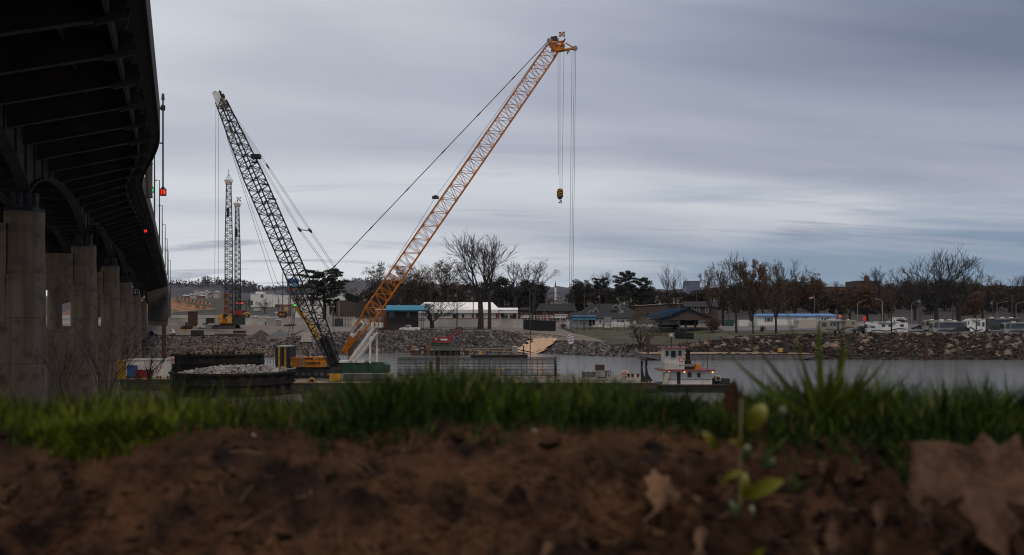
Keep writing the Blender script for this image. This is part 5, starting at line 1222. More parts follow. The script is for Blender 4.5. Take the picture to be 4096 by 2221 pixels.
MB().prism([(t.x(2212), t.z(1200)), (t.x(2240), t.z(1200)), (t.x(2240), t.z(1176)), (t.x(2226), t.z(1168)), (t.x(2212), t.z(1176))], 4, 20).build('nave', MATS['grey_paint'], t.o)
# billboard
t = T('billboard', 'blue and teal billboard on a brick coloured base behind the dark boom', 'billboard', 1170, 1240, 430)
t.boxp(1148, 1194, 1114, 1150, 0, .6).build('panel', MATS['blue_paint'], t.o); t.boxp(1150, 1192, 1134, 1148, -.05, -.003).build('lower_field', MATS['teal_roof'], t.o); MB().prism([(t.x(1152), t.z(1137)), (t.x(1188), t.z(1135)), (t.x(1182), t.z(1143)), (t.x(1158), t.z(1143))], -.09, -.052).build('boat_picture', MATS['white_siding'], t.o)
t.boxp(1152, 1192, 1151, 1160, 0, .5).build('apron', MATS['brick'], t.o)
for px in (1158, 1184): t.boxp(px, px + 4, 1160, 1240 + t.drop() / t.k, .1, .5).build('post', MATS['dark_steel'], t.o)
# hillside houses and embankment, far left
ridge('embankment', [(560, 1190), (690, 1196), (760, 1210), (820, 1222), (880, 1238), (930, 1256), (960, 1272), (990, 1285)], 560, 120, 'orange_slope', zb=8, n=60, amp=1.2, seed=5)
rg = random.Random(17)
for i in range(26):
    px = rg.uniform(735, 870); py = rg.uniform(1160, 1186); Y = 1500 + 30 * i; w_ = rg.uniform(5, 10)
    t = T('hillside_house', 'small pale house among others on the wooded hillside', 'house', px, py + 9, Y, 'houses on the far hillside'); MB().box(t.x(px - w_), t.x(px + w_), 0, 8, -14, t.z(py + 3)).build('wall', MATS['cream_paint' if i % 3 else 'brick'], t.o); MB().prism([(t.x(px - w_ - 1), t.z(py + 2.9)), (t.x(px + w_ + 1), t.z(py + 2.9)), (0, t.z(py - 1))], -.5, 9).build('roof', MATS['grey_paint' if i % 2 else 'white_siding'], t.o)
for i in range(9):
    px = 712 + i * 15; py = 1188 + i * 2.8
    t = T('barrier_panel', 'green mesh panel in the row of orange posts on the embankment', 'barrier', px, py + 8, 545 - i * 4, 'green barrier panels on the embankment'); t.boxp(px - 5, px + 5, py, py + 6, 0, .2).build('panel', MATS['green_bin'], t.o)
    t = T('barrel', 'orange traffic barrel in the row on the embankment', 'barrel', px + 7, py + 9, 545 - i * 4, 'orange barrels on the embankment'); MB().tube([(0, 0, 0), (0, 0, t.z(py - 1))], [.55, .42], 10).build('drum', MATS['orange_plastic'], t.o); MB().cyl((0, 0, .5), .53, .2, 10).build('band', MATS['white_siding'], t.o)
t = T('concrete_overpass', 'low concrete overpass wall along the embankment top', 'wall', 760, 1215, 540); MB().bar(t.W(690, 1202, 548), t.W(850, 1226, 520), .6, 1.4).build('parapet', MATS['concrete'], t.o)
for px in (800, 826): MB().box(t.x(px), t.x(px + 10), -8, -5, t.z(1242), t.z(1219)).build('pier', MATS['concrete'], t.o)
# traffic signal gantry with two red lights
t = T('traffic_signal', 'overhead traffic signal arm with two glowing red lights', 'traffic signal', 985, 1262, 470)
MB().bar(t.L(985, 1262) - Vector((0, 0, t.drop())), t.L(985, 1206), .3).bar(t.L(985, 1207), t.L(944, 1207), .2).build('mast', MATS['dark_steel'], t.o)
for px in (948, 968):
    h_ = t.boxp(px - 3, px + 3, 1205, 1222, -.3, .1).build('signal_head', MATS['black_steel'], t.o); MB().cyl(t.L(px, 1213, -.33), .42, .05, 12, ax='y').build('lens', MATS['lamp_red'], h_)
t.boxp(954, 962, 1211, 1216, -.25, -.2).build('sign_plate', MATS['white_siding'], t.o)
# red signals right
for i, (px, py) in enumerate(((3360, 1266), (3458, 1278))):
    t = T('red_signal', ['round red signal light above the mobile home roof', 'tall red banner like signal behind the black jeep'][i], 'signal', px, 1300, 322 - 2 * i); MB().bar((0, 0, -t.drop()), (0, 0, t.z(py)), .12).build('post', MATS['dark_steel'], t.o)
    if i == 0: MB().cyl((0, -.15, t.z(py)), .32, .1, 12, ax='y').build('lens', MATS['lamp_red'], t.o)
    else: MB().hexa([t.L(3452, 1284, -.2), t.L(3462, 1286, -.2), t.L(3462, 1286, 0), t.L(3452, 1284, 0), t.L(3453, 1267, -.2), t.L(3464, 1265, -.2), t.L(3464, 1265, 0), t.L(3453, 1267, 0)]).build('banner', MATS['red_cloth'] if 'red_cloth' in MATS else mat('red_cloth', (.75, .03, .02), .7, .1, 2), t.o)
# ---------------------------------------------------------------- vehicles
def vehicle(name, label, cat, px0, px1, pyt, pyb, Y, kind, m, flip=False, group=None, cab=None):
    """side-on vehicle; profile drawn for a nose at the left"""
    t = T(name, label, cat, (px0 + px1) / 2, pyb, Y, group); o = t.o
    L_ = (px1 - px0) * t.k; H_ = (pyb - pyt) * t.k; W_ = 1.9 if kind != 'rv' else 2.5; s = -1 if flip else 1
    def q(pts): return [(s * (x - .5) * L_, z * H_) for x, z in (pts if not flip else pts[::-1])]
    B = {'pickup': [(0, .26), (.0, .50), (.03, .58), (.24, .64), (.34, .97), (.37, 1), (.49, 1), (.52, .95), (.54, .66), (.995, .64), (1, .28), (.92, .22), (.08, .22)],
         'suv': [(0, .25), (.0, .52), (.04, .60), (.24, .66), (.34, .96), (.4, 1), (.88, 1), (.94, .95), (.99, .6), (1, .28), (.93, .22), (.07, .22)],
         'car': [(0, .25), (0, .5), (.05, .58), (.27, .66), (.38, .95), (.45, 1), (.66, 1), (.74, .95), (.88, .68), (.98, .64), (1, .28), (.93, .2), (.07, .2)],
         'van': [(0, .22), (0, .45), (.03, .52), (.12, .58), (.2, .94), (.26, 1), (.98, 1), (1, .95), (1, .25), (.94, .18), (.06, .18)],
         'rv': [(0, .14), (0, .62), (.03, .85), (.05, .93), (.98, .95), (1, .9), (1, .18), (.95, .12), (.05, .12)],
         'classc': [(0, .16), (0, .42), (.02, .48), (.12, .50), (.15, .66), (.0, .70), (-.01, .86), (.03, .95), (.98, .95), (1, .9), (1, .2), (.95, .14), (.05, .14)],
         'fifth': [(0, .3), (.0, .9), (.02, .97), (.78, .97), (.84, 1), (.99, .97), (1, .55), (.97, .42), (.84, .36), (.82, .2), (.80, .16), (.04, .16)]}[kind]
    bo = MB().prism(q(B), 0, W_).build('body', m if not isinstance(m, str) else MATS[m], o)
    bv = bo.modifiers.new('Bevel', 'BEVEL'); bv.width = .06; bv.segments = 2; bv.limit_method = 'ANGLE'
    WN = {'pickup': [[(.27, .66), (.355, .93), (.42, .93), (.42, .66)], [(.43, .66), (.43, .93), (.49, .93), (.52, .67)]],
          'suv': [[(.28, .66), (.37, .93), (.5, .93), (.5, .66)], [(.52, .66), (.52, .93), (.7, .93), (.7, .66)], [(.72, .66), (.72, .93), (.88, .93), (.93, .68)]],
          'car': [[(.3, .67), (.40, .92), (.54, .92), (.54, .67)], [(.56, .67), (.56, .92), (.67, .92), (.8, .69)]],
          'van': [[(.14, .6), (.21, .9), (.3, .9), (.3, .6)], [(.33, .62), (.33, .9), (.55, .9), (.55, .62)], [(.57, .62), (.57, .9), (.78, .9), (.78, .62)], [(.8, .62), (.8, .9), (.96, .9), (.96, .62)]],
          'rv': [[(.02, .5), (.045, .86), (.13, .86), (.13, .5)], [(.2, .58), (.2, .8), (.3, .8), (.3, .58)], [(.42, .62), (.42, .8), (.52, .8), (.52, .62)], [(.62, .58), (.62, .8), (.76, .8), (.76, .58)], [(.84, .6), (.84, .8), (.92, .8), (.92, .6)]],
          'classc': [[(.08, .5), (.145, .64), (.2, .64), (.2, .5)], [(.36, .58), (.36, .8), (.44, .8), (.44, .58)], [(.52, .58), (.52, .8), (.62, .8), (.62, .58)], [(.8, .6), (.8, .8), (.9, .8), (.9, .6)]],
          'fifth': [[(.05, .5), (.05, .8), (.18, .8), (.18, .5)], [(.28, .55), (.28, .78), (.34, .78), (.34, .55)], [(.36, .55), (.36, .78), (.44, .78), (.44, .55)], [(.46, .3), (.46, .85), (.53, .85), (.53, .3)], [(.88, .65), (.88, .85), (.94, .85), (.94, .65)]]}[kind]
    for w_ in WN: MB().prism(q(w_), -.03, -.004).build('window', MATS['glass'], bo)
    if kind == 'rv': MB().prism(q([(.16, .50), (.16, .84), (.74, .84), (.74, .50)]), -.018, -.002).build('window_band', MATS['glass'], bo)
    if kind in ('rv', 'classc', 'fifth'):
        sw = q([(.15, .35), (.45, .34), (.62, .56), (.97, .58), (.97, .22), (.78, .24), (.5, .18), (.15, .26)] if kind == 'rv' else [(.15, .35), (.5, .28), (.78, .5), (.96, .42), (.96, .36), (.78, .40), (.5, .18), (.15, .28)]); MB().prism(sw, -.02, -.004).build('side_stripe', MATS['dark_steel' if kind != 'fifth' else 'brown_wall'], bo)
        MB().box(*sorted((s * (.1 - .5) * L_, s * (.97 - .5) * L_)), -.08, W_ + .05, H_ * .953, H_ * .97).build('roof', MATS['white_siding'], bo)
        for a in (.25, .55, .8): MB().box(s * (a - .5) * L_ - .45, s * (a - .5) * L_ + .45, .6, 1.5, H_ * .972, H_ * 1.04).build('roof_vent', MATS['white_siding'], bo)
        MB().box(*sorted((s * (.3 - .5) * L_, s * (.7 - .5) * L_)), -.3, -.05, H_ * .87, H_ * .93).build('awning', MATS['grey_paint'], bo)
    wr = {'pickup': .21, 'suv': .21, 'car': .24, 'van': .17, 'rv': .14, 'classc': .15, 'fifth': .12}[kind] * H_
    wx = {'pickup': (.17, .82), 'suv': (.18, .8), 'car': (.18, .8), 'van': (.14, .82), 'rv': (.14, .68), 'classc': (.13, .7), 'fifth': (.48, .6)}[kind]
    for x_ in wx:
        for y_ in (-.02, W_ - .2):
            wh = MB().cyl((s * (x_ - .5) * L_, y_, wr), wr, .22, 14, ax='y').build('wheel', MATS['tyre'], o)
            MB().cyl((s * (x_ - .5) * L_, y_ - .012 if y_ < 1 else y_ + .222, wr), wr * .58, .01, 12, ax='y').build('rim', MATS['rim'], wh)
    for y_ in (.12, W_ - .42): MB().box(*sorted((s * (-.5) * L_ - .02 * s, s * (-.5) * L_ + .03 * s)), y_, y_ + .3, H_ * .42, H_ * .5).build('headlight', MATS['lamp_white'] if cab == 'lit' else MATS['white_siding'], o)
    if kind in ('rv', 'classc'):
        MB().xprism([(.15, H_ * .5), (W_ - .15, H_ * .5), (W_ - .2, H_ * .84), (.2, H_ * .84)], *sorted((s * -.52 * L_ + s * .1, s * -.5 * L_ - s * .02))).build('windscreen', MATS['glass'], bo)
    return t
mat('rv_beige', (.20, .18, .145), .5, .12, 1, dirt=((.28, .24, .19), .4)); mat('rv_white', (.56, .56, .55), .45, .1, 1, dirt=((.35, .34, .33), .4)); mat('rv_grey', (.12, .12, .13), .45, .2, .5, c2=(.24, .24, .24)); mat('rv_dark', (.02, .022, .026), .4, .3, .5, c2=(.06, .06, .065)); mat('car_grey', (.16, .17, .18), .35, .1, 1); mat('car_black', (.02, .02, .022), .3, .1, 1)
VH = [('pickup_truck', 'white pickup truck parked on the track before the dark porch', 'pickup truck', 1597, 1680, 1301, 1327, 328, 'pickup', 'white_paint', False),
 ('flatbed_truck', 'white flatbed truck left of the yellow crane base', 'truck', 786, 868, 1290, 1317, 345, 'pickup', 'white_paint', False),
 ('pickup_truck', 'black pickup truck parked before the pavilion', 'pickup truck', 2632, 2722, 1290, 1316, 303, 'pickup', 'car_black', True),
 ('car', 'white emergency car with lit headlamp before the lower wall', 'car', 1236, 1272, 1279, 1298, 358, 'suv', 'white_paint', False),
 ('jeep', 'black jeep parked between the motorhomes', 'jeep', 3418, 3472, 1304, 1334, 276, 'suv', 'car_black', False),
 ('motorhome', 'beige fifth wheel trailer with dark window bands', 'motorhome', 3280, 3426, 1280, 1334, 278, 'fifth', 'rv_beige', False),
 ('motorhome', 'white motorhome with cab over bunk facing left', 'motorhome', 3469, 3632, 1288, 1336, 272, 'classc', 'rv_white', False),
 ('motorhome', 'tan topped motorhome nose just behind the silver one', 'motorhome', 3700, 3830, 1279, 1326, 300, 'rv', 'rv_beige', False),
 ('motorhome', 'silver motorhome with dark flank facing left', 'motorhome', 3731, 3900, 1284, 1338, 268, 'rv', 'rv_grey', False),
 ('motorhome', 'white trailer coupled close behind the silver motorhome', 'motorhome', 3868, 3942, 1277, 1338, 271, 'fifth', 'rv_white', True),
 ('motorhome', 'dark motorhome with pale roof beyond the white trailer', 'motorhome', 3938, 4080, 1271, 1328, 290, 'rv', 'rv_dark', False),
 ('motorhome', 'blue grey motorhome cut by the frame edge', 'motorhome', 4018, 4190, 1288, 1341, 264, 'rv', 'rv_grey', False),
 ('motorhome', 'white trailer behind the cab over motorhome', 'motorhome', 3570, 3632, 1272, 1318, 315, 'rv', 'rv_white', True),
 ('car', 'black car parked left of the tan motorhome', 'car', 3654, 3702, 1300, 1319, 292, 'car', 'car_black', False),
 ('van', 'white passenger van before the brick house', 'van', 2203, 2270, 1257, 1277, 388, 'van', 'white_paint', False),
 ('car', 'white saloon car behind the dark slatted enclosure', 'car', 2081, 2124, 1260, 1275, 390, 'car', 'white_paint', False),
 ('van', 'white van parked far off before the white office', 'van', 1012, 1037, 1234, 1245, 520, 'van', 'white_paint', False),
 ('car', 'silver car above the yard wall, nose left', 'car', 1074, 1098, 1250, 1264, 440, 'suv', 'car_grey', False),
 ('car', 'white car just right of the silver one above the wall', 'car', 1094, 1118, 1245, 1257, 455, 'car', 'white_paint', False),
 ('car', 'white car low behind the wall beside the dozer', 'car', 1006, 1028, 1261, 1272, 420, 'car', 'white_paint', True),
 ('car', 'white car half hidden at the bridge end', 'car', 676, 694, 1318, 1342, 318, 'suv', 'white_paint', True),
 ('car', 'dark car parked under the bridge end', 'car', 592, 622, 1323, 1346, 318, 'car', 'car_black', True)]
for v_ in VH: vehicle(*v_[:10], flip=v_[10], group='motorhomes and trailers in the riverside park' if v_[0] == 'motorhome' else None, cab='lit' if 'lit' in v_[1] else None)
# flatbed load, yard machines
def loader(label, px0, px1, py0, py1, Y, m='yellow_paint', flip=1):
    t = T('wheel_loader', label, 'loader', (px0 + px1) / 2, py1, Y); w_ = (px1 - px0) * t.k / 2; h = t.z(py0); o = t.o
    MB().prism([(-w_ * .2, h * .3), (w_ * .85, h * .3), (w_ * .85, h * .6), (w_ * .2, h * .68), (-w_ * .2, h * .6)], 0, 1.8).build('body', MATS[m], o)
    c = MB().box(-w_ * .22, w_ * .2, .2, 1.6, h * .605, h * .95).build('cab', MATS['glass'], o); MB().box(-w_ * .26, w_ * .24, .1, 1.7, h * .953, h).build('roof', MATS[m], c)
    a = MB(); a.bar((-w_ * .2, .5, h * .55), (-w_ * .75, .5, h * .3), .25); a.bar((-w_ * .2, 1.3, h * .55), (-w_ * .75, 1.3, h * .3), .25); a.build('lift_arm', MATS[m], o)
    MB().xprism([(-.1, .05), (-.1, h * .4), (2, h * .4), (2, .05)], -w_, -w_ * .7).build('bucket', MATS['rust'], o)
    for x in (-w_ * .45, w_ * .5):
        for y in (-.2, 1.6):
            wh = MB().cyl((x, y, h * .27), h * .27, .4, 14, ax='y').build('wheel', MATS['tyre'], o); MB().cyl((x, y - .02, h * .27), h * .13, .02, 10, ax='y').build('rim', MATS[m], wh)
loader('muddy yellow wheel loader left of the dark steel plate', 722, 768, 1290, 1318, 338, 'gravel_dark')
loader('yellow wheel loader parked above the wall left of the white van', 955, 1000, 1240, 1270, 410, 'yellow_paint')
loader('orange wheel loader above the wall near the small cars', 1116, 1140, 1224, 1271, 405, 'orange_paint')
def boxthing(name, label, cat, px0, px1, py0, py1, Y, d, m, detail='dark_steel', group=None, nr=5, legs=False):
    """a box-like yard item with rim, ribs and skids"""
    t = T(name, label, cat, (px0 + px1) / 2, py1, Y, group); x0, x1, h = t.x(px0), t.x(px1), t.z(py0)
    MB().box(x0, x1, 0, d, .1, h).build('body', MATS[m], t.o); e = MB()
    for i in range(nr + 1): x = lerp(x0, x1 - .1, i / nr); e.box(x, x + .1, -.07, -.002, .1, h - .12)
    e.box(x0 - .05, x1 + .05, -.09, -.002, h - .115, h + .02); e.build('ribs', MATS[m], t.o)
    MB().box(x0, x0 + .3, -.02, d, 0, .095).box(x1 - .3, x1, -.02, d, 0, .095).build('skids', MATS[detail], t.o)
    return t
boxthing('steel_form', 'tall dark rusty steel plate form standing in the yard', 'steel form', 752, 789, 1247, 1307, 352, .6, 'rust')
boxthing('trench_box', 'dark trench box on the yard edge, left one', 'trench box', 763, 808, 1322, 1343, 322, 2, 'dark_steel', group='dark boxes in the yard')
boxthing('trench_box', 'dark rusty box behind the timber mats', 'trench box', 932, 978, 1323, 1335, 330, 2, 'rust', group='dark boxes in the yard')
boxthing('green_container', 'green steel container by the far cranes', 'container', 943, 985, 1273, 1303, 362, 2.4, 'green_bin')
boxthing('red_container', 'narrow red container standing behind the green one', 'container', 940, 956, 1244, 1272, 372, 2.4, 'red_paint')
boxthing('dumpster', 'green dumpster right of the reddish bush', 'dumpster', 2902, 2934, 1281, 1305, 325, 2, 'green_bin')
boxthing('engine_box', 'dark red engine box loaded on the flatbed truck', 'engine box', 824, 852, 1272, 1295, 346, 1.8, 'rust')
boxthing('compressor', 'small dark orange machine between the two workers at the wall', 'compressor', 1070, 1094, 1286, 1303, 362, 1.5, 'rust')
boxthing('yellow_crate', 'small yellow crate on the yard edge', 'crate', 736, 747, 1317, 1328, 326, .8, 'yellow_paint')
boxthing('white_pallet_box', 'white box on top of the yard wall line', 'box', 1062, 1082, 1270, 1274, 372, .6, 'white_siding')
t = T('timber_mats', 'stack of long brown timber mats in the yard', 'timber mats', 916, 1350, 318, None); mb = MB()
for q in range(4): mb.box(t.x(842 + 5 * q), t.x(990 - 4 * q), .2 * q, 2.2, .28 * q, .28 * q + .24)
mb.build('mats', MATS['rust'], t.o); MB().box(t.x(862), t.x(972), .6, 2, 1.13, 1.2).build('top_board', MATS['timber'], t.o)
t = T('hose_reel', 'dark cable reel boat with red hoops near the wall', 'hose reel', 1155, 1307, 352); MB().prism([(t.x(1132), t.z(1300)), (t.x(1138), 0), (t.x(1174), 0), (t.x(1180), t.z(1297))], 0, 2).build('base', MATS['dark_steel'], t.o)
mb = MB()
for x in (1148, 1164): mb.tube([(t.x(x) + 1.25 * math.cos(2 * math.pi * k / 20), .2, t.z(1284) + 1.4 * math.sin(2 * math.pi * k / 20)) for k in range(21)], .07, 5, False)
mb.build('hoop', MATS['red_paint'], t.o)
for i, (px, py) in enumerate(((997, 1311), (1071, 1311), (1176, 1310), (2764, 1310), (2787, 1310))):
    t = T('traffic_cone', ['orange cone near the green container', 'orange cone before the small machine', 'orange cone beside the hose reel', 'orange cone under the pavilion, left of the post', 'orange cone under the pavilion, right of the post'][i], 'traffic cone', px, py, 345 if i < 3 else 312, 'orange traffic cones'); MB().tube([(0, 0, .06), (0, 0, .95)], [.3, .06], 10).box(-.36, .36, -.36, .36, 0, .055).build('cone', MATS['orange_plastic'], t.o); MB().tube([(0, 0, .45), (0, 0, .62)], [.195, .155], 10).build('band', MATS['white_siding'], t.o)
def heap(label, px0, px1, pyt, pyb, Y, m, seed, cat='gravel heap'):
    t = T('gravel_heap', label, cat, (px0 + px1) / 2, pyb, Y); w_ = (px1 - px0) / 2 * t.k; h = t.z(pyt); mb = MB(); n, k = 28, 9
    for j in range(k + 1):
        for i in range(n):
            a = 2 * math.pi * i / n; f = j / k; r = (1 - f) * (1 + .12 * noise.noise(Vector((math.cos(a) * 2, math.sin(a) * 2, seed)))); z = h * (f ** .85) + .12 * noise.noise(Vector((a * 3, f * 5, seed))) - .1
            mb.v.append((w_ * r * math.cos(a), 2 + w_ * .7 * r * math.sin(a), z))
    for j in range(k):
        for i in range(n): q = j * n; mb.f.append((q + i, q + (i + 1) % n, q + n + (i + 1) % n, q + n + i))
    mb.build('heap', MATS[m], t.o, True)
heap('dark brown gravel heap in the construction yard', 988, 1088, 1318, 1352, 318, 'gravel_dark', 1); heap('wide grey gravel heap right of the brown one', 1050, 1180, 1316, 1356, 316, 'gravel_grey', 2)
heap('small grey gravel heap on the riverside track', 1746, 1800, 1306, 1320, 336, 'gravel_grey', 3); heap('small black heap beside the grey one on the track', 1806, 1868, 1306, 1320, 335, 'coal', 4)
for i, (px, m) in enumerate(((1743, 'blue_paint'), (1754, 'green_bin'))):
    t = T('barrel_bin', ['blue barrel at the wall beside the small bare tree', 'green barrel right next to the blue one'][i], 'barrel', px, 1306, 352, 'barrels by the wall'); MB().cyl((0, 0, 0), .42, .95, 12).build('drum', MATS[m], t.o); MB().cyl((0, 0, .953), .45, .05, 12).build('lid', MATS[m], t.o)
t = T('steel_stairs', 'dark steps leaning on the white wall', 'stairs', 1856, 1297, 364); MB().bar(t.L(1852, 1297, -.5), t.L(1854, 1274, .2), .1).bar(t.L(1860, 1297, -.5), t.L(1861, 1274, .2), .1).box(t.x(1852), t.x(1861), -.6, -.1, t.z(1294), t.z(1276)).build('frame', MATS['dark_steel'], t.o)
# rusty tank in scaffold
t = T('scaffold_frame', 'rusty scaffold frame around a dark tank by the wall', 'scaffold', 1370, 1306, 348); mb = MB()
for px in (1334, 1346, 1358, 1370, 1382, 1394, 1404):
    for y in (0, 4): mb.bar(t.L(px, 1306, y), t.L(px, 1252, y), .14)
for py in (1252, 1262, 1280, 1300): mb.bar(t.L(1330, py, 0), t.L(1408, py, 0), .14); mb.bar(t.L(1330, py, 4), t.L(1408, py, 4), .14)
mb.build('frame', MATS['rust'], t.o)
t = T('storage_tank', 'round dark tank inside the rusty scaffold', 'tank', 1355, 1306, 350); MB().cyl((0, 0, .1), 1.6, 2.6, 18).tube([(0, 0, 2.7), (0, 0, 3.1)], [1.6, .5], 18).build('shell', MATS['dark_steel'], t.o); MB().cyl((0, 0, 3.1), .25, .3, 8).build('hatch', MATS['rust'], t.o)
# excavation hoop ropes etc: timber rails on slope
for i, (a, b) in enumerate((((985, 1346), (1168, 1369)), ((1066, 1394), (1140, 1366)))):
    A_, B_ = gpx(*a), gpx(*b); t = T('timber_rail', ['pale timber rail running down across the yard edge', 'short timber rail lying across the rocks'][i], 'timber', a[0], a[1], A_.y); t.loc = A_; t.o.location = A_ + Vector((0, 0, .5))
    MB().bar((0, 0, 0), B_ - A_, .45, .25).build('beam', MATS['timber'], t.o)
    MB().bar((0, .9, 0), B_ - A_ + Vector((0, .9, 0)), .2, .2).build('side_beam', MATS['timber'], t.o)
for i, (a, b) in enumerate((((2060, 1330), (2262, 1352)), ((2298, 1354), (2316, 1354)), ((2222, 1372), (2268, 1358)), ((2700, 1345), (2762, 1360)))):
    A_, B_ = gpx(*a), gpx(*b); t = T('kerb_beam', ['pale concrete edge beam along the ramp top', 'short pale beam lying right of the striped hook block', 'pale pipe lying down the rocks left of the hook block', 'pale beam on the slope below the screen fence'][i], 'edge beam', a[0], a[1], A_.y, 'pale edge beams by the ramp'); t.loc = A_; t.o.location = A_ + Vector((0, 0, .45))
    MB().bar((0, 0, 0), B_ - A_, .4, .3).build('beam', MATS['timber'], t.o)
# poles, lamps, wires
def upole(label, px, pyt, pyb, Y, arms=1, trans=False, lamp=0):
    t = T('utility_pole', label, 'utility pole', px, pyb, Y, 'utility poles behind the far bank'); h = t.z(pyt)
    MB().tube([(0, 0, -t.drop()), (0, 0, h)], [.22, .14], 7).build('pole', MATS['pole_wood'], t.o)
    for q in range(arms): MB().bar((-1.3, 0, h - .5 - q * 1.6), (1.3, 0, h - .5 - q * 1.6), .14).build('crossarm', MATS['pole_wood'], t.o)
    if trans: MB().cyl((-.45, -.1, h * .72), .34, 1.0, 10).build('transformer', MATS['grey_paint'], t.o)
    if lamp: MB().tube([(0, 0, h * .9), (lamp * .6, 0, h * .97), (lamp, 0, h * .97)], .06, 5).box(min(lamp, lamp * 1.25), max(lamp, lamp * 1.25), -.15, .15, h * .955, h * .97).build('lamp_arm', MATS['grey_paint'], t.o)
    return t
UP = [(1332, 1180, 1305, 372, 1, True, 0), (1828, 1140, 1308, 352, 1, True, 0), (1893, 1165, 1290, 378, 1, True, 0), (2119, 1155, 1290, 362, 0, False, 0), (2201, 1195, 1278, 395, 1, False, 0), (2215, 1168, 1284, 385, 2, False, 0), (2292, 1158, 1260, 400, 1, False, 0), (2337, 1170, 1326, 335, 0, False, 0), (2399, 1168, 1256, 402, 1, True, 0), (1722, 1095, 1290, 420, 0, False, 0), (2680, 1165, 1240, 430, 1, False, 0), (2716, 1188, 1300, 318, 0, False, 0), (2787, 1166, 1240, 440, 1, False, 0), (3680, 1180, 1290, 345, 2, True, 0), (3970, 1195, 1275, 365, 1, True, 0), (4048, 1178, 1290, 340, 2, False, 0), (3810, 1207, 1285, 360, 0, False, 0), (1248, 1190, 1300, 385, 0, False, 0), (1113, 1192, 1262, 430, 0, False, 0), (1131, 1090, 1300, 385, 0, False, 0), (2916, 1229, 1282, 340, 0, False, 0), (1155, 1190, 1270, 430, 1, False, 0)]
UL = ['behind the leaning boom foot with a transformer', 'rising before the white roof with a transformer box', 'short behind the white roof carrying a box', 'plain one left of the dark slatted enclosure', 'thin one beside the white van', 'double armed one in front of the white van', 'with crossarm beyond the teal awning', 'bare one standing on the lawn before the office', 'with pale transformer above the dark roof', 'bare one among the trees left of the big tree', 'small one on the skyline behind the warehouse', 'plain one before the blue pavilion roof', 'small one with crossarm near the apartment house', 'double armed one behind the motorhomes with a transformer', 'with hanging transformer near the right frame edge', 'tall one cut close to the right frame edge', 'thin bare one behind the silver motorhome', 'bare one before the white store', 'bare one above the yard wall', 'tall thin mast left of the dark boom', 'pale one rising over the green dumpster', 'short one beside the billboard']
PT = []
for a, l_ in zip(UP, UL): upole('utility pole ' + l_, *a); PT.append(a)
def lampost(label, px, pyt, pyb, Y, arm, m='grey_paint'):
    t = T('street_lamp', label, 'street lamp', px, pyb, Y, 'street lamps on the far bank'); h = t.z(pyt)
    MB().tube([(0, 0, -t.drop()), (0, 0, h * .88)], [.14, .09], 6).build('pole', MATS[m], t.o); MB().tube([(0, 0, h * .88), (arm * .4, 0, h * .96), (arm, 0, h)], .06, 5).build('arm', MATS[m], t.o)
    MB().box(min(arm, arm * 1.3), max(arm, arm * 1.3), -.14, .14, h - .05, h + .1).build('lamp_head', MATS[m], t.o)
lampost('pale street lamp with angled arm behind the black jeep', 3529, 1196, 1288, 330, -1.9, 'cream_paint'); lampost('street lamp with arm to the right above the trailer', 3430, 1204, 1286, 335, 2.2)
lampost('street lamp left of the double armed pole', 3647, 1205, 1292, 335, 2.3); lampost('street lamp between the right hand poles', 3988, 1207, 1275, 350, 2.9); lampost('street lamp closest to the right frame edge', 4064, 1208, 1290, 340, 2.5)
lampost('street lamp standing behind the striped pine trunks', 2480, 1200, 1275, 395, -.8, 'cream_paint'); lampost('lit street lamp before the white office', 1080, 1182, 1250, 470, -.1)
lampost('white lamp post behind the scaffold', 1356, 1190, 1262, 392, -.5, 'cream_paint')
t = T('power_lines', 'thin power lines strung between the utility poles', 'power lines', 2215, 1168, 385); mb = MB()
def pw(i, j, dz=0):
    a, b = UP[i], UP[j]
    for off in (-6, 0, 6) if not dz else (0,):
        mb.tube([(P(a[0] + off * .4, a[1] + 3 + dz, a[3]).lerp(P(b[0] + off * .4, b[1] + 3 + dz, b[3]), k / 10) - t.loc - Vector((0, 0, 1.1 * 4 * k / 10 * (1 - k / 10)))) for k in range(11)], .03, 3, False)
for i, j in ((0, 1), (1, 2), (2, 3), (3, 5), (5, 8), (8, 11), (4, 6), (6, 10), (10, 12), (12, 13), (13, 15), (14, 15)): pw(i, j)
pw(3, 5, 18); pw(5, 8, 18); pw(13, 15, 14)
mb.tube([P(4048, 1180, 340) - t.loc, P(4400, 1170, 330) - t.loc], .03, 3, False)
mb.build('wires', MATS['wire'], t.o)
def flag(label, px, pyt, pyb, Y, fx0, fx1, fy0, fy1):
    t = T('flag_pole', label, 'flag', px, pyb, Y, 'striped flags'); MB().tube([(0, 0, -t.drop()), (0, 0, t.z(pyt))], .07, 5).build('pole', MATS['grey_paint'], t.o)
    for q in range(7):
        mb = MB(); n = 6
        for i in range(n + 1):
            x = lerp(fx0, fx1, i / n); dyp = 2 * math.sin(i * 1.1); y = .25 * math.sin(i * 1.5); z1 = t.z(lerp(fy0, fy1, q / 7) + dyp); z2 = t.z(lerp(fy0, fy1, (q + 1) / 7) + dyp); mb.v += [(t.x(x), y, z2), (t.x(x), y, z1)]
        mb.f = [(2 * i, 2 * i + 2, 2 * i + 3, 2 * i + 1) for i in range(n)]; mb.build('stripe', MATS['red_paint' if q % 2 == 0 else 'white_siding'], t.o)
    a, b = (fx1 - (fx1 - fx0) * .4, fx1) if abs(fx1 - px) < abs(fx0 - px) else (fx0, fx0 + (fx1 - fx0) * .4)
    MB().box(t.x(a), t.x(b), -.3, -.27, t.z(lerp(fy0, fy1, .5)), t.z(fy0)).build('canton', MATS['blue_paint'], t.o)
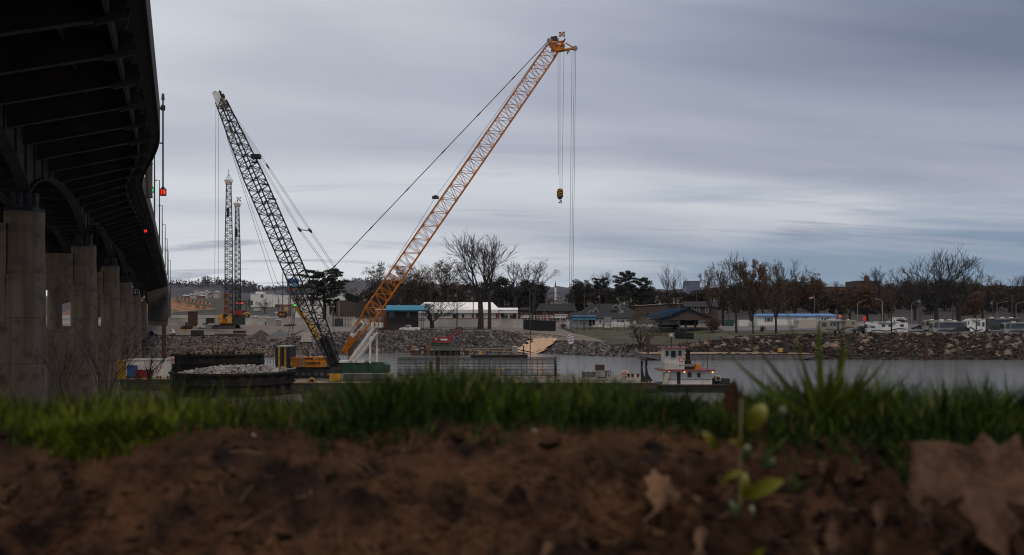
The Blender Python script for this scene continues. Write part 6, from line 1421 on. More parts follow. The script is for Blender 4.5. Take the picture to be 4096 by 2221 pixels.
flag('red striped flag drooping above the dark shingle roof', 2484, 1215, 1262, 350, 2476, 2495, 1243, 1252); flag('small striped flag flying over the mobile home', 3257, 1178, 1258, 334, 3237, 3256, 1187, 1195)
# ---------------------------------------------------------------- trees
def grow(mb, tips, p, d, L, r, lev, rg, spread, up, nseg=3, rmin=.022):
    pts = [p]; rs = [r]; q = p.copy(); dd = d.copy()
    for i in range(nseg):
        dd = (dd + Vector((rg.uniform(-1, 1), rg.uniform(-1, 1), rg.uniform(-.6, 1) * .7)) * .16 + Vector((0, 0, up))).normalized()
        q = q + dd * (L / nseg); pts.append(q.copy()); rs.append(max(rmin, r * (1 - .42 * (i + 1) / nseg)))
    mb.tube(pts, rs, 6 if lev > 3 else (4 if lev > 2 else 3), False)
    if lev == 0: tips.append((q, dd)); return
    nk = rg.choice((2, 3, 3)) if lev > 1 else rg.choice((3, 4))
    for k in range(nk):
        ax = dd.orthogonal().normalized(); ax.rotate(Matrix.Rotation(rg.uniform(0, 6.283), 3, dd))
        ang = spread * rg.uniform(.45, 1.15); nd = dd.copy(); nd.rotate(Matrix.Rotation(ang, 3, ax))
        at = pts[-1] if k < 2 else pts[-2 if rg.random() < .7 else -3]
        grow(mb, tips, at, nd, L * rg.uniform(.62, .86), rs[-1] * rg.uniform(.62, .85), lev - 1, rg, spread, up, nseg, rmin)
    if lev > 1:
        for k in range(2):
            ax = dd.orthogonal().normalized(); ax.rotate(Matrix.Rotation(rg.uniform(0, 6.283), 3, dd)); nd = dd.copy(); nd.rotate(Matrix.Rotation(spread * 1.5, 3, ax))
            grow(mb, tips, pts[1].lerp(pts[2], rg.random()), nd, L * rg.uniform(.35, .55), rs[-1] * .45, max(0, lev - 2), rg, spread, up, nseg, rmin)
def leafball(mb, c, r, n, sz, rg, flat=.7):
    for _ in range(n):
        v = Vector((rg.gauss(0, 1), rg.gauss(0, 1), rg.gauss(0, 1) * flat)); v = v.normalized() * r * rg.random() ** .45; v.z *= flat
        b = c + v; a1 = Vector((rg.uniform(-1, 1), rg.uniform(-1, 1), rg.uniform(-1, 1))).normalized() * sz * rg.uniform(.5, 1.2); a2 = a1.orthogonal().normalized() * sz * .6; a2.rotate(Matrix.Rotation(rg.uniform(0, 6.3), 3, a1.normalized()))
        mb.add([b - a1 * .5, b + a2 * .5, b + a1 * .5, b - a2 * .5], [(0, 1, 2, 3)])
PROTO = {}
def proto(kind, seed):
    """branches and leaves of one tree, base at origin, as two meshes; height is measured for scaling"""
    if (kind, seed) in PROTO: return PROTO[(kind, seed)]
    rg = random.Random(seed * 101 + len(kind)); tr = MB(); lf = MB(); tips = []; bark = 'bark'
    if kind in ('bare', 'leafy', 'rusty', 'olive', 'twin'):
        lv = 5; sp = {'bare': .50, 'leafy': .55, 'rusty': .5, 'olive': .6, 'twin': .42}[kind]
        h0 = {'bare': 3.2, 'leafy': 2.6, 'rusty': 2.8, 'olive': 1.0, 'twin': 5.5}[kind]
        tr.tube([(0, 0, -.4), (0, 0, .25), (.05, 0, h0 * .5), (0, .05, h0)], [.52, .36, .30, .27], 8, False)
        for k in range(3 if kind != 'olive' else 5):
            a = k * 2.1 + rg.uniform(-.4, .4); t_ = .22 if k == 0 else sp * rg.uniform(.7, 1.1); d = Vector((math.cos(a) * math.sin(t_), math.sin(a) * math.sin(t_), math.cos(t_)))
            grow(tr, tips, Vector((0, .05, h0 - .1)), d, 3.0 * rg.uniform(.85, 1.15), .21, lv - 1 if kind != 'olive' else 3, rg, sp, .05)
        if kind == 'bare':
            for p, d in tips:
                for _ in range(3): tr.tube([p, p + (d + Vector((rg.uniform(-.7, .7), rg.uniform(-.7, .7), rg.uniform(-.3, .7)))) * rg.uniform(.3, .7)], [.016, .008], 3, False)
        else:
            den = {'leafy': .85, 'rusty': 1, 'olive': 1, 'twin': .3}[kind]
            for p, d in tips:
                if rg.random() < den: leafball(lf, p, {'leafy': .5, 'rusty': .6, 'olive': .55, 'twin': .4}[kind], {'leafy': 7, 'rusty': 13, 'olive': 10, 'twin': 4}[kind], {'leafy': .24, 'rusty': .32, 'olive': .26, 'twin': .2}[kind], rg)
        lm = {'bare': 'leaf_brown', 'leafy': 'leaf_brown', 'rusty': 'leaf_rust', 'olive': 'leaf_olive', 'twin': 'leaf_brown'}[kind]
    elif kind == 'pine':
        H_ = 12.; tr.tube([(0, 0, -.4), (.1, 0, 4), (-.1, .1, 8), (0, 0, H_ - .8)], [.34, .27, .19, .06], 7, False); leafball(lf, Vector((0, 0, 7.5)), 1.8, 260, .42, rg, 1.4)
        for k in range(24):
            z = lerp(4.6, H_ - .3, (k / 23.) ** .9); a = k * 2.4 + rg.uniform(-.3, .3); w_ = (1 - ((z - 8) / 5.2) ** 2) ** .5 if abs(z - 8) < 5 else .2
            L_ = max(.5, 3.6 * w_ * rg.uniform(.55, 1.1)); e = Vector((math.cos(a) * L_, math.sin(a) * L_, z + L_ * .22)); tr.tube([(0, 0, z - .2), e], [.08, .03], 4, False)
            for m_ in range(3): c = Vector((0, 0, z)).lerp(e, .5 + .27 * m_) + Vector((rg.uniform(-.4, .4), rg.uniform(-.4, .4), .2)); leafball(lf, c, rg.uniform(.65, 1.1), 110, .40, rg, .55)
        leafball(lf, Vector((0, 0, H_ - .5)), 1.0, 80, .32, rg, .7); lm = 'needles'
    elif kind == 'cedar':
        H_ = 10.; tr.tube([(0, 0, -.3), (0, 0, H_ - 1)], [.25, .05], 6, False)
        for k in range(46):
            z = lerp(1.2, H_ - .4, rg.random()); w_ = 2.6 * (1 - (z / H_) ** 2.0) ** .7 * rg.uniform(.3, 1); a = rg.uniform(0, 6.283); leafball(lf, Vector((math.cos(a) * w_, math.sin(a) * w_, z)), rg.uniform(.7, 1.2), 90, .42, rg, .9)
        lm = 'needles_dark'
    elif kind == 'bush':
        for k in range(9):
            a = rg.uniform(0, 6.3); d = Vector((math.cos(a) * .6, math.sin(a) * .6, 1)).normalized(); grow(tr, tips, Vector((0, 0, -.1)), d, 1.1, .07, 3, rg, .5, .02, 2, .012)
        for p, d in tips: leafball(lf, p, .34, 9, .15, rg)
        lm = 'leaf_rust'
    # height from the mesh itself
    zs = [v[2] for v in (tr.v + lf.v)]; hh = sorted(zs)[int(len(zs) * .998)]
    tm = bpy.data.meshes.new('trunk'); tm.from_pydata(tr.v, [], tr.f); tm.materials.append(MATS[bark])
    cm = None
    if lf.v: cm = bpy.data.meshes.new('crown'); cm.from_pydata(lf.v, [], lf.f); cm.materials.append(MATS[lm])
    xs = sorted(v[0] for v in (tr.v + lf.v)); PROTO[(kind, seed)] = (tm, cm, hh, xs[int(len(xs) * .995)] - xs[int(len(xs) * .005)]); return PROTO[(kind, seed)]
TN = {'bare': 'bare_tree', 'twin': 'bare_tree', 'leafy': 'autumn_tree', 'rusty': 'autumn_tree', 'olive': 'autumn_tree', 'pine': 'pine_tree', 'cedar': 'evergreen_tree', 'bush': 'bush'}
def tree(kind, seed, px, pyt, pyb, Y, label=None, group=None, wpx=None, rz=None):
    if kind != 'bush': X_ = (px - CX) / F * Y; pyb = HY + (EYE - gh(X_, Y) + .1) * F / Y
    tm, cm, hh, ww = proto(kind, seed); t = T(TN[kind], label, {'bush': 'bush'}.get(kind, 'tree'), px, pyb, Y, group); s = (pyb - pyt) * t.k / hh
    sx_ = s if not wpx else wpx * t.k / ww
    t.o.rotation_euler.z = rz if rz is not None else rnd.uniform(0, 6.28); t.o.scale = (sx_, sx_, s)
    o = bpy.data.objects.new('trunk', tm); COL.objects.link(o); o.parent = t.o
    if cm: o = bpy.data.objects.new('crown', cm); COL.objects.link(o); o.parent = t.o
    return t
TR = [('bare', 1, 1922, 926, 1313, 346, 'tallest bare tree, its thick trunk before the white roof', 250, .3),
 ('twin', 2, 1958, 945, 1313, 345, 'tall bare tree with a few brown leaves leaning right beside the tallest', 200, 1.2),
 ('bare', 3, 1729, 1190, 1306, 350, 'small bare tree before the pale wall by two barrels', 170, 2.0),
 ('leafy', 4, 1782, 1032, 1290, 430, 'round brown crowned tree left of the tallest bare tree', 150, 0),
 ('leafy', 5, 1700, 1045, 1290, 440, 'brown tree just right of the orange boom', 120, 1),
 ('olive', 6, 1555, 1052, 1280, 420, 'dark bushy tree seen through the orange boom', 150, 2),
 ('leafy', 7, 1630, 1062, 1285, 425, 'dense dark tree over the teal roofed house', 150, 3),
 ('twin', 8, 2060, 1045, 1290, 400, 'bare tree with pale leaves right of the leaning one', 130, 4),
 ('twin', 9, 2135, 1040, 1290, 410, 'forked bare tree left of the church spire', 130, 5),
 ('cedar', 1, 2010, 1110, 1290, 430, 'dark evergreen behind the two tallest bare trees', 120, 0),
 ('cedar', 2, 2110, 1120, 1290, 430, 'dark evergreen behind the forked bare tree', 110, 1),
 ('cedar', 3, 2165, 1128, 1290, 440, 'dark evergreen just left of the church spire', 90, 2),
 ('pine', 1, 1297, 1078, 1302, 395, 'broad dark pine standing behind the leaning black boom', 180, .5),
 ('cedar', 4, 2308, 1120, 1280, 470, 'dark round evergreen below the hanging hoist ropes', 80, 0),
 ('cedar', 5, 2345, 1122, 1280, 480, 'second dark round evergreen right of the hoist ropes', 70, 1),
 ('bare', 10, 2412, 1082, 1240, 480, 'bare tree with rounded crown among the dark evergreens', 70, 1),
 ('pine', 2, 2403, 1112, 1260, 460, 'small dark pine in front of the round bare tree', 75, 1),
 ('pine', 3, 2503, 1085, 1262, 440, 'flat topped pine standing clear on the skyline', 92, 0),
 ('pine', 4, 2565, 1110, 1262, 440, 'second flat topped pine, a little lower', 80, 1),
 ('cedar', 6, 2480, 1140, 1262, 430, 'dense dark evergreen below the flat topped pine', 90, 1),
 ('cedar', 7, 2600, 1145, 1262, 435, 'dense dark evergreen right of the flat topped pines', 70, 1),
 ('bare', 11, 2697, 1058, 1290, 330, 'airy bare tree standing alone above the pavilion roof', 100, 0),
 ('leafy', 12, 2842, 1054, 1300, 345, 'spreading brown tree behind the reddish bush', 120, 1),
 ('leafy', 13, 2892, 1048, 1300, 350, 'rounded brown tree leaning over the green dumpster', 110, 2),
 ('bare', 14, 2945, 1008, 1331, 300, 'tall bare tree rising above its brown neighbours', 130, 2),
 ('rusty', 15, 3000, 1040, 1300, 340, 'dark rusty leaved tree right of the tall bare one', 100, 0),
 ('rusty', 16, 3052, 1052, 1300, 340, 'rusty leaved tree with uneven top above the mobile home end', 90, 1),
 ('bare', 17, 3012, 1120, 1331, 292, 'slim bare tree by the road before the mobile home', 60, 1),
 ('leafy', 18, 3104, 1042, 1332, 288, 'brown tree with dark trunk before the white mobile home', 110, 1),
 ('bare', 19, 3135, 1040, 1290, 360, 'bare topped tree behind the mobile home roof', 100, 1),
 ('rusty', 20, 3180, 1085, 1290, 380, 'dark brown tree behind the middle of the mobile home', 120, 1),
 ('rusty', 21, 3250, 1096, 1290, 380, 'rounded dark tree behind the small flying flag', 110, 2),
 ('rusty', 22, 3400, 1140, 1292, 370, 'orange brown tree below the long school building', 100, 1),
 ('rusty', 23, 3470, 1145, 1292, 360, 'orange brown tree behind the red banner', 110, 1),
 ('bare', 24, 3530, 1066, 1290, 380, 'bare tree with rounded top right of the brick chimney', 100, 1),
 ('leafy', 25, 3566, 1074, 1336, 274, 'bare twiggy tree standing before the cab over motorhome', 90, 1),
 ('bare', 26, 3745, 990, 1300, 345, 'great bare tree towering above the motorhomes', 190, .8),
 ('bare', 27, 3835, 1020, 1310, 350, 'wide bare tree right of the great one above the motorhomes', 210, 1.7),
 ('bare', 28, 3660, 1085, 1295, 400, 'lower bare tree left of the great one', 140, 1),
 ('rusty', 29, 3900, 1165, 1292, 370, 'orange leaved tree low behind the dark motorhome', 110, 1),
 ('leafy', 30, 3930, 1100, 1290, 400, 'brown tree behind the orange leaved one', 130, 1),
 ('bare', 31, 4060, 1098, 1290, 400, 'bare tree at the right frame edge', 130, 1),
 ('olive', 33, 2563, 1228, 1425, 282, 'rusty olive tree overhanging the water at the rocks', 190, 0),
 ('bush', 1, 2850, 1264, 1332, 300, 'round reddish bush on the lawn before the pavilion', 82, 0),
 ('bush', 2, 2252, 1293, 1314, 350, 'small dark bush left of the riverside office', 36, 1),
 ('bush', 3, 3045, 1304, 1330, 296, 'small green bush by the road before the mobile home', 30, 1),
 ('bush', 4, 2061, 1262, 1278, 384, 'dark low bush under the carport end', 42, 1),
 ('olive', 34, 1188, 1100, 1270, 520, 'dark bushy tree behind the billboard', 80, 1),
 ('leafy', 35, 1060, 1190, 1262, 480, 'small brown tree before the white office block', 50, 1),
 ('leafy', 36, 1000, 1195, 1255, 520, 'small dark tree left of the white office block', 34, 1),
 ('leafy', 37, 1200, 1190, 1265, 460, 'thin small tree before the low white warehouse', 50, 1),
 ('leafy', 38, 3348, 1125, 1200, 690, 'small round tree on the rise left of the school', 60, 1),
 ('olive', 39, 1410, 1150, 1262, 470, 'olive brown tree right of the broad pine', 90, 1)]
for k, s_, px, yt, yb, Y, l_, wp, rz in TR: tree(k, s_ % 100, px, yt, yb, Y, l_, 'trees on the far bank' if k != 'bush' else 'bushes on the far bank', wp, rz)
# the wood behind, which reads as one dark mass: trunks, limbs and leaf clumps
mb = MB(); rg = random.Random(91)
SK = [(560, 1262), (1180, 1215), (1330, 1190), (1440, 1170), (1500, 1108), (1600, 1100), (1700, 1108), (1850, 1122), (2000, 1122), (2180, 1140), (2230, 1182), (2290, 1150), (2400, 1142), (2600, 1150), (2700, 1168), (2830, 1150), (2960, 1120), (3100, 1110), (3260, 1120), (3310, 1165), (3500, 1155), (3620, 1110), (3800, 1105), (3950, 1130), (4100, 1140), (5200, 1130)]
for i in range(330):
    u = lerp(1330, 5000, i / 330.) + rg.uniform(-14, 14); Y = rg.uniform(440, 660)
    if 2222 - 60 < u < 2290: continue
    top = tab(SK, u) + abs(rg.gauss(0, 12)); H_ = EYE - (top - HY) / F * Y - gh((u - CX) / F * Y, Y)
    if H_ < 3: continue
    b = P(u, 1290, Y); b.z = gh(b.x, b.y); mb.tube([b, b + Vector((0, 0, H_ * .7))], [.22, .08], 4, False)
    for k in range(12):
        z = H_ * rg.uniform(.05, .9); w_ = H_ * .32 * (1 - abs(z / H_ - .55) * 1.2) * rg.random(); a = rg.uniform(0, 6.28); leafball(mb, b + Vector((w_ * math.cos(a), w_ * math.sin(a), z)), H_ * (rg.uniform(.12, .2) if u < 2650 else rg.uniform(.16, .27)), 46 if u < 2650 else 70, 1.1, rg, .8)
struct('distant_wood', mb, 'wood_far', kind='stuff')
# ---------------------------------------------------------------- near bank: eroded soil face, grass, leaves, seedling
YC = 1.72
CRT = [(-3000, 1745), (0, 1742), (250, 1738), (700, 1722), (1000, 1708), (1300, 1728), (1500, 1708), (1680, 1668), (1830, 1650), (2000, 1668), (2250, 1690), (2480, 1688), (2800, 1712), (3050, 1750), (3400, 1740), (3800, 1760), (4100, 1790), (7000, 1800)]
mat('soil', (.027, .0130, .0068), .97, .35, 7, bump=1.0, bscale=50, c2=(.088, .044, .023), dirt=((.007, .004, .003), 15), spec=.15)
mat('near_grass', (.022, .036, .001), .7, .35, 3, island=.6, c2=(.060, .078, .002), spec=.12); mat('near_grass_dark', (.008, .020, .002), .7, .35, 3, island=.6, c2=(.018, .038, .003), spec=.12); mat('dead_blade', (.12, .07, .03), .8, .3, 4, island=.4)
def sz0(X, Y):
    u = CX + F * X / YC; zc = EYE - (tab(CRT, u) - HY) / F * YC
    if Y < YC:
        d = YC - Y; z = zc - min(d, .62) * .40 - max(0, d - .62) * .05 - .02 * sst(d / .1)
    elif Y < 2.6: z = zc - (Y - YC) * .05
    elif Y < 12: z = zc - .044 - (Y - 2.6) * .2
    else: z = zc - 1.93 - (Y - 12) * .36
    return max(-3.0, z)
def sz(X, Y):
    z = sz0(X, Y)
    if .3 < Y < 3.4 and abs(X) < 2:
        k = sst((YC - .02 - Y) / .20); v = Vector((X, Y * 1.15, z))
        a = noise.noise(v * 5.5); b = abs(noise.noise(v * 10 + Vector((3, 1, 0)))); c = noise.noise(v * 34); d = noise.noise(v * 75)
        e = noise.noise(v * 21 + Vector((7, 2, 5))); z += k * (.05 * a - .12 * b + .03 + .032 * e + .018 * c + .006 * d) + (1 - k) * .004 * c
    return z
xs = [-160, -100, -60, -35, -20, -12, -7, -4.5, -3, -2.2, -1.7] + [-1.4 + .0085 * i for i in range(330)] + [1.7, 2.2, 3, 4.5, 7, 12, 20, 35, 60, 100, 160]
ys = [-60, -20, -6, -2, -.5, .3, .6, .8] + [.95 + .0075 * i for i in range(112)] + [1.8 + .02 * i for i in range(10)] + [2.05, 2.2, 2.4, 2.6, 3, 4, 6, 9, 12, 16, 20, 25, 30, 36, 44, 60]
g = MB()
for y in ys:
    for x in xs: g.v.append((x, y, sz(x, y)))
nx = len(xs)
for i in range(len(ys) - 1):
    for j in range(nx - 1): g.f.append((i * nx + j, i * nx + j + 1, (i + 1) * nx + j + 1, (i + 1) * nx + j))
struct('soil_bank', g, 'soil', True)
# clods and crumbs lying on the face
cm_ = MB(); rg = random.Random(41)
for _ in range(900):
    y = rg.uniform(1.0, 1.74); x = rg.uniform(-.6, .6) * y; r = .004 + .016 * rg.random() ** 3; cm_.rock((x, y, sz(x, y) + r * .2), r, rg)
struct('soil_crumbs', cm_, 'soil', kind='stuff')
for px_q, py_q, r_q, l_q in ((2140, 1748, .006, 'small white pebble on the soil lip near the middle'), (1015, 1742, .004, 'tiny pale pebble on the soil lip at left'), (270, 2085, .004, 'tiny pale pebble low on the soil at left')):
    pp_ = P(px_q, py_q, lerp(YC, 1.17, max(0, min(1, (py_q - 1720) / 500)))); pz = sz(pp_.x, pp_.y); pm = MB(); pm.rock((0, 0, 0), r_q, random.Random(px_q)); po = pm.build('pebble', mat('pebble_pale', (.42, .38, .34), .8, .15, 30)); po.location = (pp_.x, pp_.y, pz + r_q * .5); tag(po, l_q, 'pebble', 'pale pebbles on the soil')
sw_ = MB(); rg = random.Random(43)
for _ in range(130):
    y = rg.uniform(1.15, 1.7); x = rg.uniform(-.55, .6) * y; a = rg.uniform(0, 6.28); L_ = rg.uniform(.015, .06); q1 = Vector((x, y, sz(x, y) + .003)); x2 = x + L_ * math.cos(a); y2 = y + L_ * .5 * math.sin(a); q2 = Vector((x2, y2, sz(x2, y2) + .004)); sw_.tube([q1, q1.lerp(q2, .5) + Vector((0, 0, .004)), q2], .0007, 3, False)
struct('straw_bits', sw_, mat('straw', (.17, .11, .055), .9, .3, 10), kind='stuff')
def blade(mb, base, h, lean, az, w, rg, n=5):
    pts = []; d = Vector((math.cos(az), math.sin(az), 0)); sd = Vector((-math.sin(az), math.cos(az), 0))
    if rg.random() < .5: sd = Vector((1, 0, 0)) * rg.choice((-1, 1))
    for i in range(n + 1):
        f = i / n; p = Vector(base) + Vector((0, 0, 1)) * h * (f - .28 * lean * f * f) + d * h * lean * f ** 1.7; ww = w * (1 - f ** 1.6) * .5 + .0002
        pts.append((p - sd * ww, p + sd * ww))
    b = len(mb.v)
    for a, c in pts: mb.v += [tuple(a), tuple(c)]
    mb.f += [(b + 2 * i, b + 2 * i + 1, b + 2 * i + 3, b + 2 * i + 2) for i in range(n)]
GH = [(-600, .075), (0, .078), (250, .078), (500, .088), (900, .082), (1180, .074), (1300, .088), (1450, .115), (1700, .118), (1950, .096), (2200, .082), (2600, .080), (2850, .082), (3100, .12), (3600, .12), (4200, .125)]
def meadow(name, m, n, u0, u1, y0, y1, hs, ws, seed, leanr=(.1, .7)):
    mb = MB(); rg = random.Random(seed)
    for _ in range(n):
        u = rg.uniform(u0, u1); y = lerp(y0, y1, rg.random() ** 1.3); x = (u - CX) / F * y
        clump = .78 + .55 * noise.noise(Vector((x * 7, y * 7, seed))) + .5 * noise.noise(Vector((x * 2.6, 1.7, 3)))
        h = tab(GH, u) * hs * max(.35, clump) * rg.uniform(.45, 1.15) * (y / 1.9) ** .6
        blade(mb, (x, y, sz0(x, y) - .003), h, rg.uniform(*leanr), rg.uniform(0, 6.283), ws * rg.uniform(.6, 1.3), rg)
    return struct(name, mb, m, False, 'stuff')
meadow('grass', 'near_grass', 9000, -300, 4500, YC - .005, 3.0, 1.0, .0032, 51)
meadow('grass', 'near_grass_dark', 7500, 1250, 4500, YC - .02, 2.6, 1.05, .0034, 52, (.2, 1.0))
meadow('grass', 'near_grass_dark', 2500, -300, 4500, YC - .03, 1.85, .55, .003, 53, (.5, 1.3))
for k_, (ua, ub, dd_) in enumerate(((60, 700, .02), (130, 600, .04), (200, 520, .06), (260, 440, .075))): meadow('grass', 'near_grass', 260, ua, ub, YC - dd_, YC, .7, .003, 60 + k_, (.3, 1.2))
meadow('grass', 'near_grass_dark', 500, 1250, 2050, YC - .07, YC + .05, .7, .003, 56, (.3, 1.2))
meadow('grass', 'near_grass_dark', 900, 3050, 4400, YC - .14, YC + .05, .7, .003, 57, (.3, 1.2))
meadow('dead_grass', 'dead_blade', 260, 300, 4400, YC - .01, 2.4, .95, .003, 54)
# big tuft on the right: long blades fanning out from its root
def tuftthing(name, label, px, py, Y, blades, m):
    t = T(name, label, 'grass tuft', px, py, Y); mb = MB()
    for (x0, y0, x1, y1, bend, w) in blades:
        a = t.L(x0, y0); b = t.L(x1, y1, bend * .03); sd = (b - a).cross(Vector((0, 1, 0))).normalized(); c = a.lerp(b, .5) + sd * bend * (b - a).length * .16; n = 7; bb = len(mb.v)
        for i in range(n + 1):
            f = i / n; p = a * (1 - f) ** 2 + c * 2 * f * (1 - f) + b * f * f; ww = w * (2.1 if Y > 1.7 else 1.2) * (1 - f ** 1.8) * .5 * (.6 + .4 * min(1, f * 4)); mb.v += [tuple(p - sd * ww + Vector((0, .0006, 0))), tuple(p + sd * ww)]
        mb.f += [(bb + 2 * i, bb + 2 * i + 1, bb + 2 * i + 3, bb + 2 * i + 2) for i in range(n)]
    mb.build('blades', MATS[m], t.o); return t
rg = random.Random(61)
bl = [(3290, 1665, 3275, 1235, .1, .0075), (3310, 1670, 3395, 1330, -.2, .0065), (3280, 1670, 3015, 1350, .5, .0055), (3260, 1672, 2905, 1395, .7, .006), (3330, 1680, 3385, 1150, -.1, .004), (3300, 1670, 3130, 1145, .35, .0035), (3300, 1680, 3560, 1400, -.5, .005), (3320, 1690, 3640, 1470, -.8, .005), (3250, 1690, 2860, 1500, .9, .006), (3340, 1690, 3480, 1420, -.4, .005), (3270, 1680, 3200, 1370, .2, .005)]
for _ in range(46):
    a = rg.uniform(-1.35, 1.35); L_ = rg.uniform(150, 300); x0 = 3300 + rg.uniform(-60, 70); bl.append((x0, 1690, x0 + L_ * math.sin(a) * 1.5, 1700 - L_ * math.cos(a), rg.uniform(.2, .9) * (1 if a < 0 else -1), rg.uniform(.003, .0055)))
tuftthing('grass_tuft', 'tall green grass tuft fanning out before the river at right', 3300, 1690, 1.78, bl, 'near_grass')
for i, (cx, cy, Y, s_, l_) in enumerate(((3760, 1700, 1.74, .8, 'grass tuft right of the tall tuft, blades drooping'), (3980, 1680, 1.8, .9, 'dark grass tuft at the right frame edge'), (1470, 1650, 1.76, .8, 'dark grass tuft below the green crane house'), (2660, 1672, 1.74, .55, 'short grass tuft right of the frame middle'), (1640, 1640, 1.8, .75, 'dark grass tuft just right of the one below the crane'))):
    bl = []
    for _ in range(34):
        a = rg.uniform(-1.3, 1.3); L_ = rg.uniform(110, 260) * s_; x0 = cx + rg.uniform(-60, 60); bl.append((x0, cy, x0 + L_ * math.sin(a) * 1.4, cy - L_ * math.cos(a), rg.uniform(.2, .8) * (1 if a < 0 else -1), rg.uniform(.003, .005)))
    tuftthing('grass_tuft', l_, cx, cy, Y, bl, 'near_grass_dark')
# blades hanging down over the edge right
bl = []
for _ in range(30):
    x0 = rg.uniform(3150, 4100); L_ = rg.uniform(60, 150); bl.append((x0, 1745 + rg.uniform(-20, 10), x0 + rg.uniform(-120, 120), 1745 + L_, rg.uniform(-.8, .8), .0045))
for _ in range(7):
    x0 = rg.uniform(1250, 2900); L_ = rg.uniform(20, 60); bl.append((x0, 1700, x0 + rg.uniform(-60, 60), 1700 + L_, rg.uniform(-.8, .8), .004))
tuftthing('overhanging_grass', 'grass blades hanging down over the soil edge', 3600, 1745, 1.67, bl, 'near_grass_dark')
# dead leaves
mat('dead_leaf', (.048, .026, .016), .8, .2, 30, bump=.4, bscale=80, c2=(.088, .050, .033), spec=.1); mat('dead_leaf_dark', (.022, .010, .005), .9, .3, 30, bump=.4, bscale=80, spec=.1); mat('dead_leaf_orange', (.12, .06, .026), .8, .2, 25, bump=.4, bscale=80)
MAPLE = [(0, -.5), (.06, -.32), (.30, -.42), (.26, -.26), (.52, -.20), (.44, -.08), (.62, .10), (.36, .10), (.40, .26), (.22, .20), (.16, .36), (.0, .62), (-.14, .34), (-.24, .22), (-.38, .30), (-.36, .12), (-.60, .14), (-.44, -.06), (-.5, -.2), (-.26, -.24), (-.28, -.42), (-.05, -.32)]
OVAL = [(0, -.5), (.16, -.36), (.25, -.12), (.24, .12), (.14, .34), (0, .55), (-.14, .34), (-.24, .12), (-.25, -.12), (-.16, -.36)]
def leaf(name, label, px, py, Y, size, rot, tilt, shape, m, group=None, curl=.25, az=0.):
    t = T(name, label, 'leaf', px, py, Y, group); rgl = random.Random(int(px)); mb = MB(); rings = 7; n = len(shape) * 3; k = len(shape)
    def pt(i, f):
        q = i / 3.; a = int(q) % k; b = (a + 1) % k; g_ = q - int(q); x = lerp(shape[a][0], shape[b][0], g_) * f; y = lerp(shape[a][1], shape[b][1], g_) * f
        z = curl * (x * x * 1.2 - y * y * .6) + .06 * math.sin(7 * x + 3 * y) + .04 * noise.noise(Vector((x * 4, y * 4, px))) - .03 * math.exp(-(x * 14) ** 2)
        return Vector((x, z, y)) * size
    mb.v.append(tuple(pt(0, 0)))
    for r in range(1, rings + 1):
        for i in range(n): mb.v.append(tuple(pt(i, r / rings)))
    for i in range(n): mb.f.append((0, 1 + i, 1 + (i + 1) % n))
    for r in range(rings - 1):
        for i in range(n): a = 1 + r * n; mb.f.append((a + i, a + n + i, a + n + (i + 1) % n, a + (i + 1) % n))
    o = mb.build('blade', MATS[m], t.o, True); md = o.modifiers.new('Solid', 'SOLIDIFY'); md.thickness = .0006
    st = MB().tube([pt(0, 0), pt(0, .5), pt(0, 1), pt(0, 1) + Vector((.05 * size, 0, -.35 * size))], [.0012, .0015, .0015, .001], 5); st.build('stalk', MATS[m], t.o)
    t.o.rotation_euler = (R(tilt), R(rot), R(az)); return t
MAPLE = [(x * (max(.3, math.hypot(x, y)) ** -.42) * .78, y * (max(.3, math.hypot(x, y)) ** -.42) * .78) for x, y in MAPLE]
def yface(py): return lerp(YC, 1.17, max(0, min(1, (py - 1720) / 500)))
LV = [(3870, 1960, .19, -40, -48, MAPLE, 'dead_leaf', 'large pale brown maple leaf leaning at the right edge'), (4010, 2170, .13, 60, -50, MAPLE, 'dead_leaf', 'pale leaf cut by the lower right corner'),
 (2650, 2020, .085, 80, -52, MAPLE, 'dead_leaf_orange', 'orange brown curled leaf left of the seedling'), (2800, 2165, .062, 75, -62, OVAL, 'dead_leaf_orange', 'orange oval leaf at the bottom left of the seedling stem'),
 (3520, 2060, .065, 60, -50, OVAL, 'dead_leaf', 'folded pale pink leaf below the grass tuft'), (3330, 2145, .04, 10, -20, OVAL, 'dead_leaf', 'small pale leaf standing at the bottom right of the seedling'),
 (3700, 2060, .07, 100, -60, OVAL, 'dead_leaf', 'pale leaf edge under the large maple leaf'), (2190, 2195, .03, 70, -60, OVAL, 'dead_leaf_orange', 'tiny pale leaf scrap at the bottom middle'), (3050, 1712, .04, 40, -30, OVAL, 'dead_leaf_dark', 'small brown leaf right of the seedling top'), (2930, 1590, .06, 10, -15, OVAL, 'dead_leaf_dark', 'dark brown leaf standing in the grass above the seedling')]
for px, py, s_, ro, ti, sh_, m_, l_ in LV: leaf('dead_leaf', l_, px, py, yface(py) - .05, s_, ro, ti, sh_, m_, 'dead leaves on the soil bank')
rg = random.Random(77)
lt = MB()
for _ in range(150):
    px = rg.uniform(2500, 4250); py = rg.uniform(1850, 2260); Y = yface(py) - .0; c = P(px, py, Y - .01); a = rg.uniform(0, 6.3); s_ = rg.uniform(.02, .05); nrm = Vector((rg.uniform(-.6, .6), -1, rg.uniform(-.2, 1.2))).normalized(); u_ = nrm.orthogonal().normalized(); u_.rotate(Matrix.Rotation(a, 3, nrm)); v_ = nrm.cross(u_); b = len(lt.v); lt.v.append(tuple(c + nrm * .004))
    for i in range(10): q = OVAL[i]; lt.v.append(tuple(c + (u_ * q[0] + v_ * q[1]) * s_ + nrm * .25 * s_ * (q[0] ** 2 * 4)))
    lt.f += [(b, b + 1 + i, b + 1 + (i + 1) % 10) for i in range(10)]
struct('leaf_litter', lt, 'dead_leaf_dark', kind='stuff')  # dark litter colour stands in for deep shade at the lower right
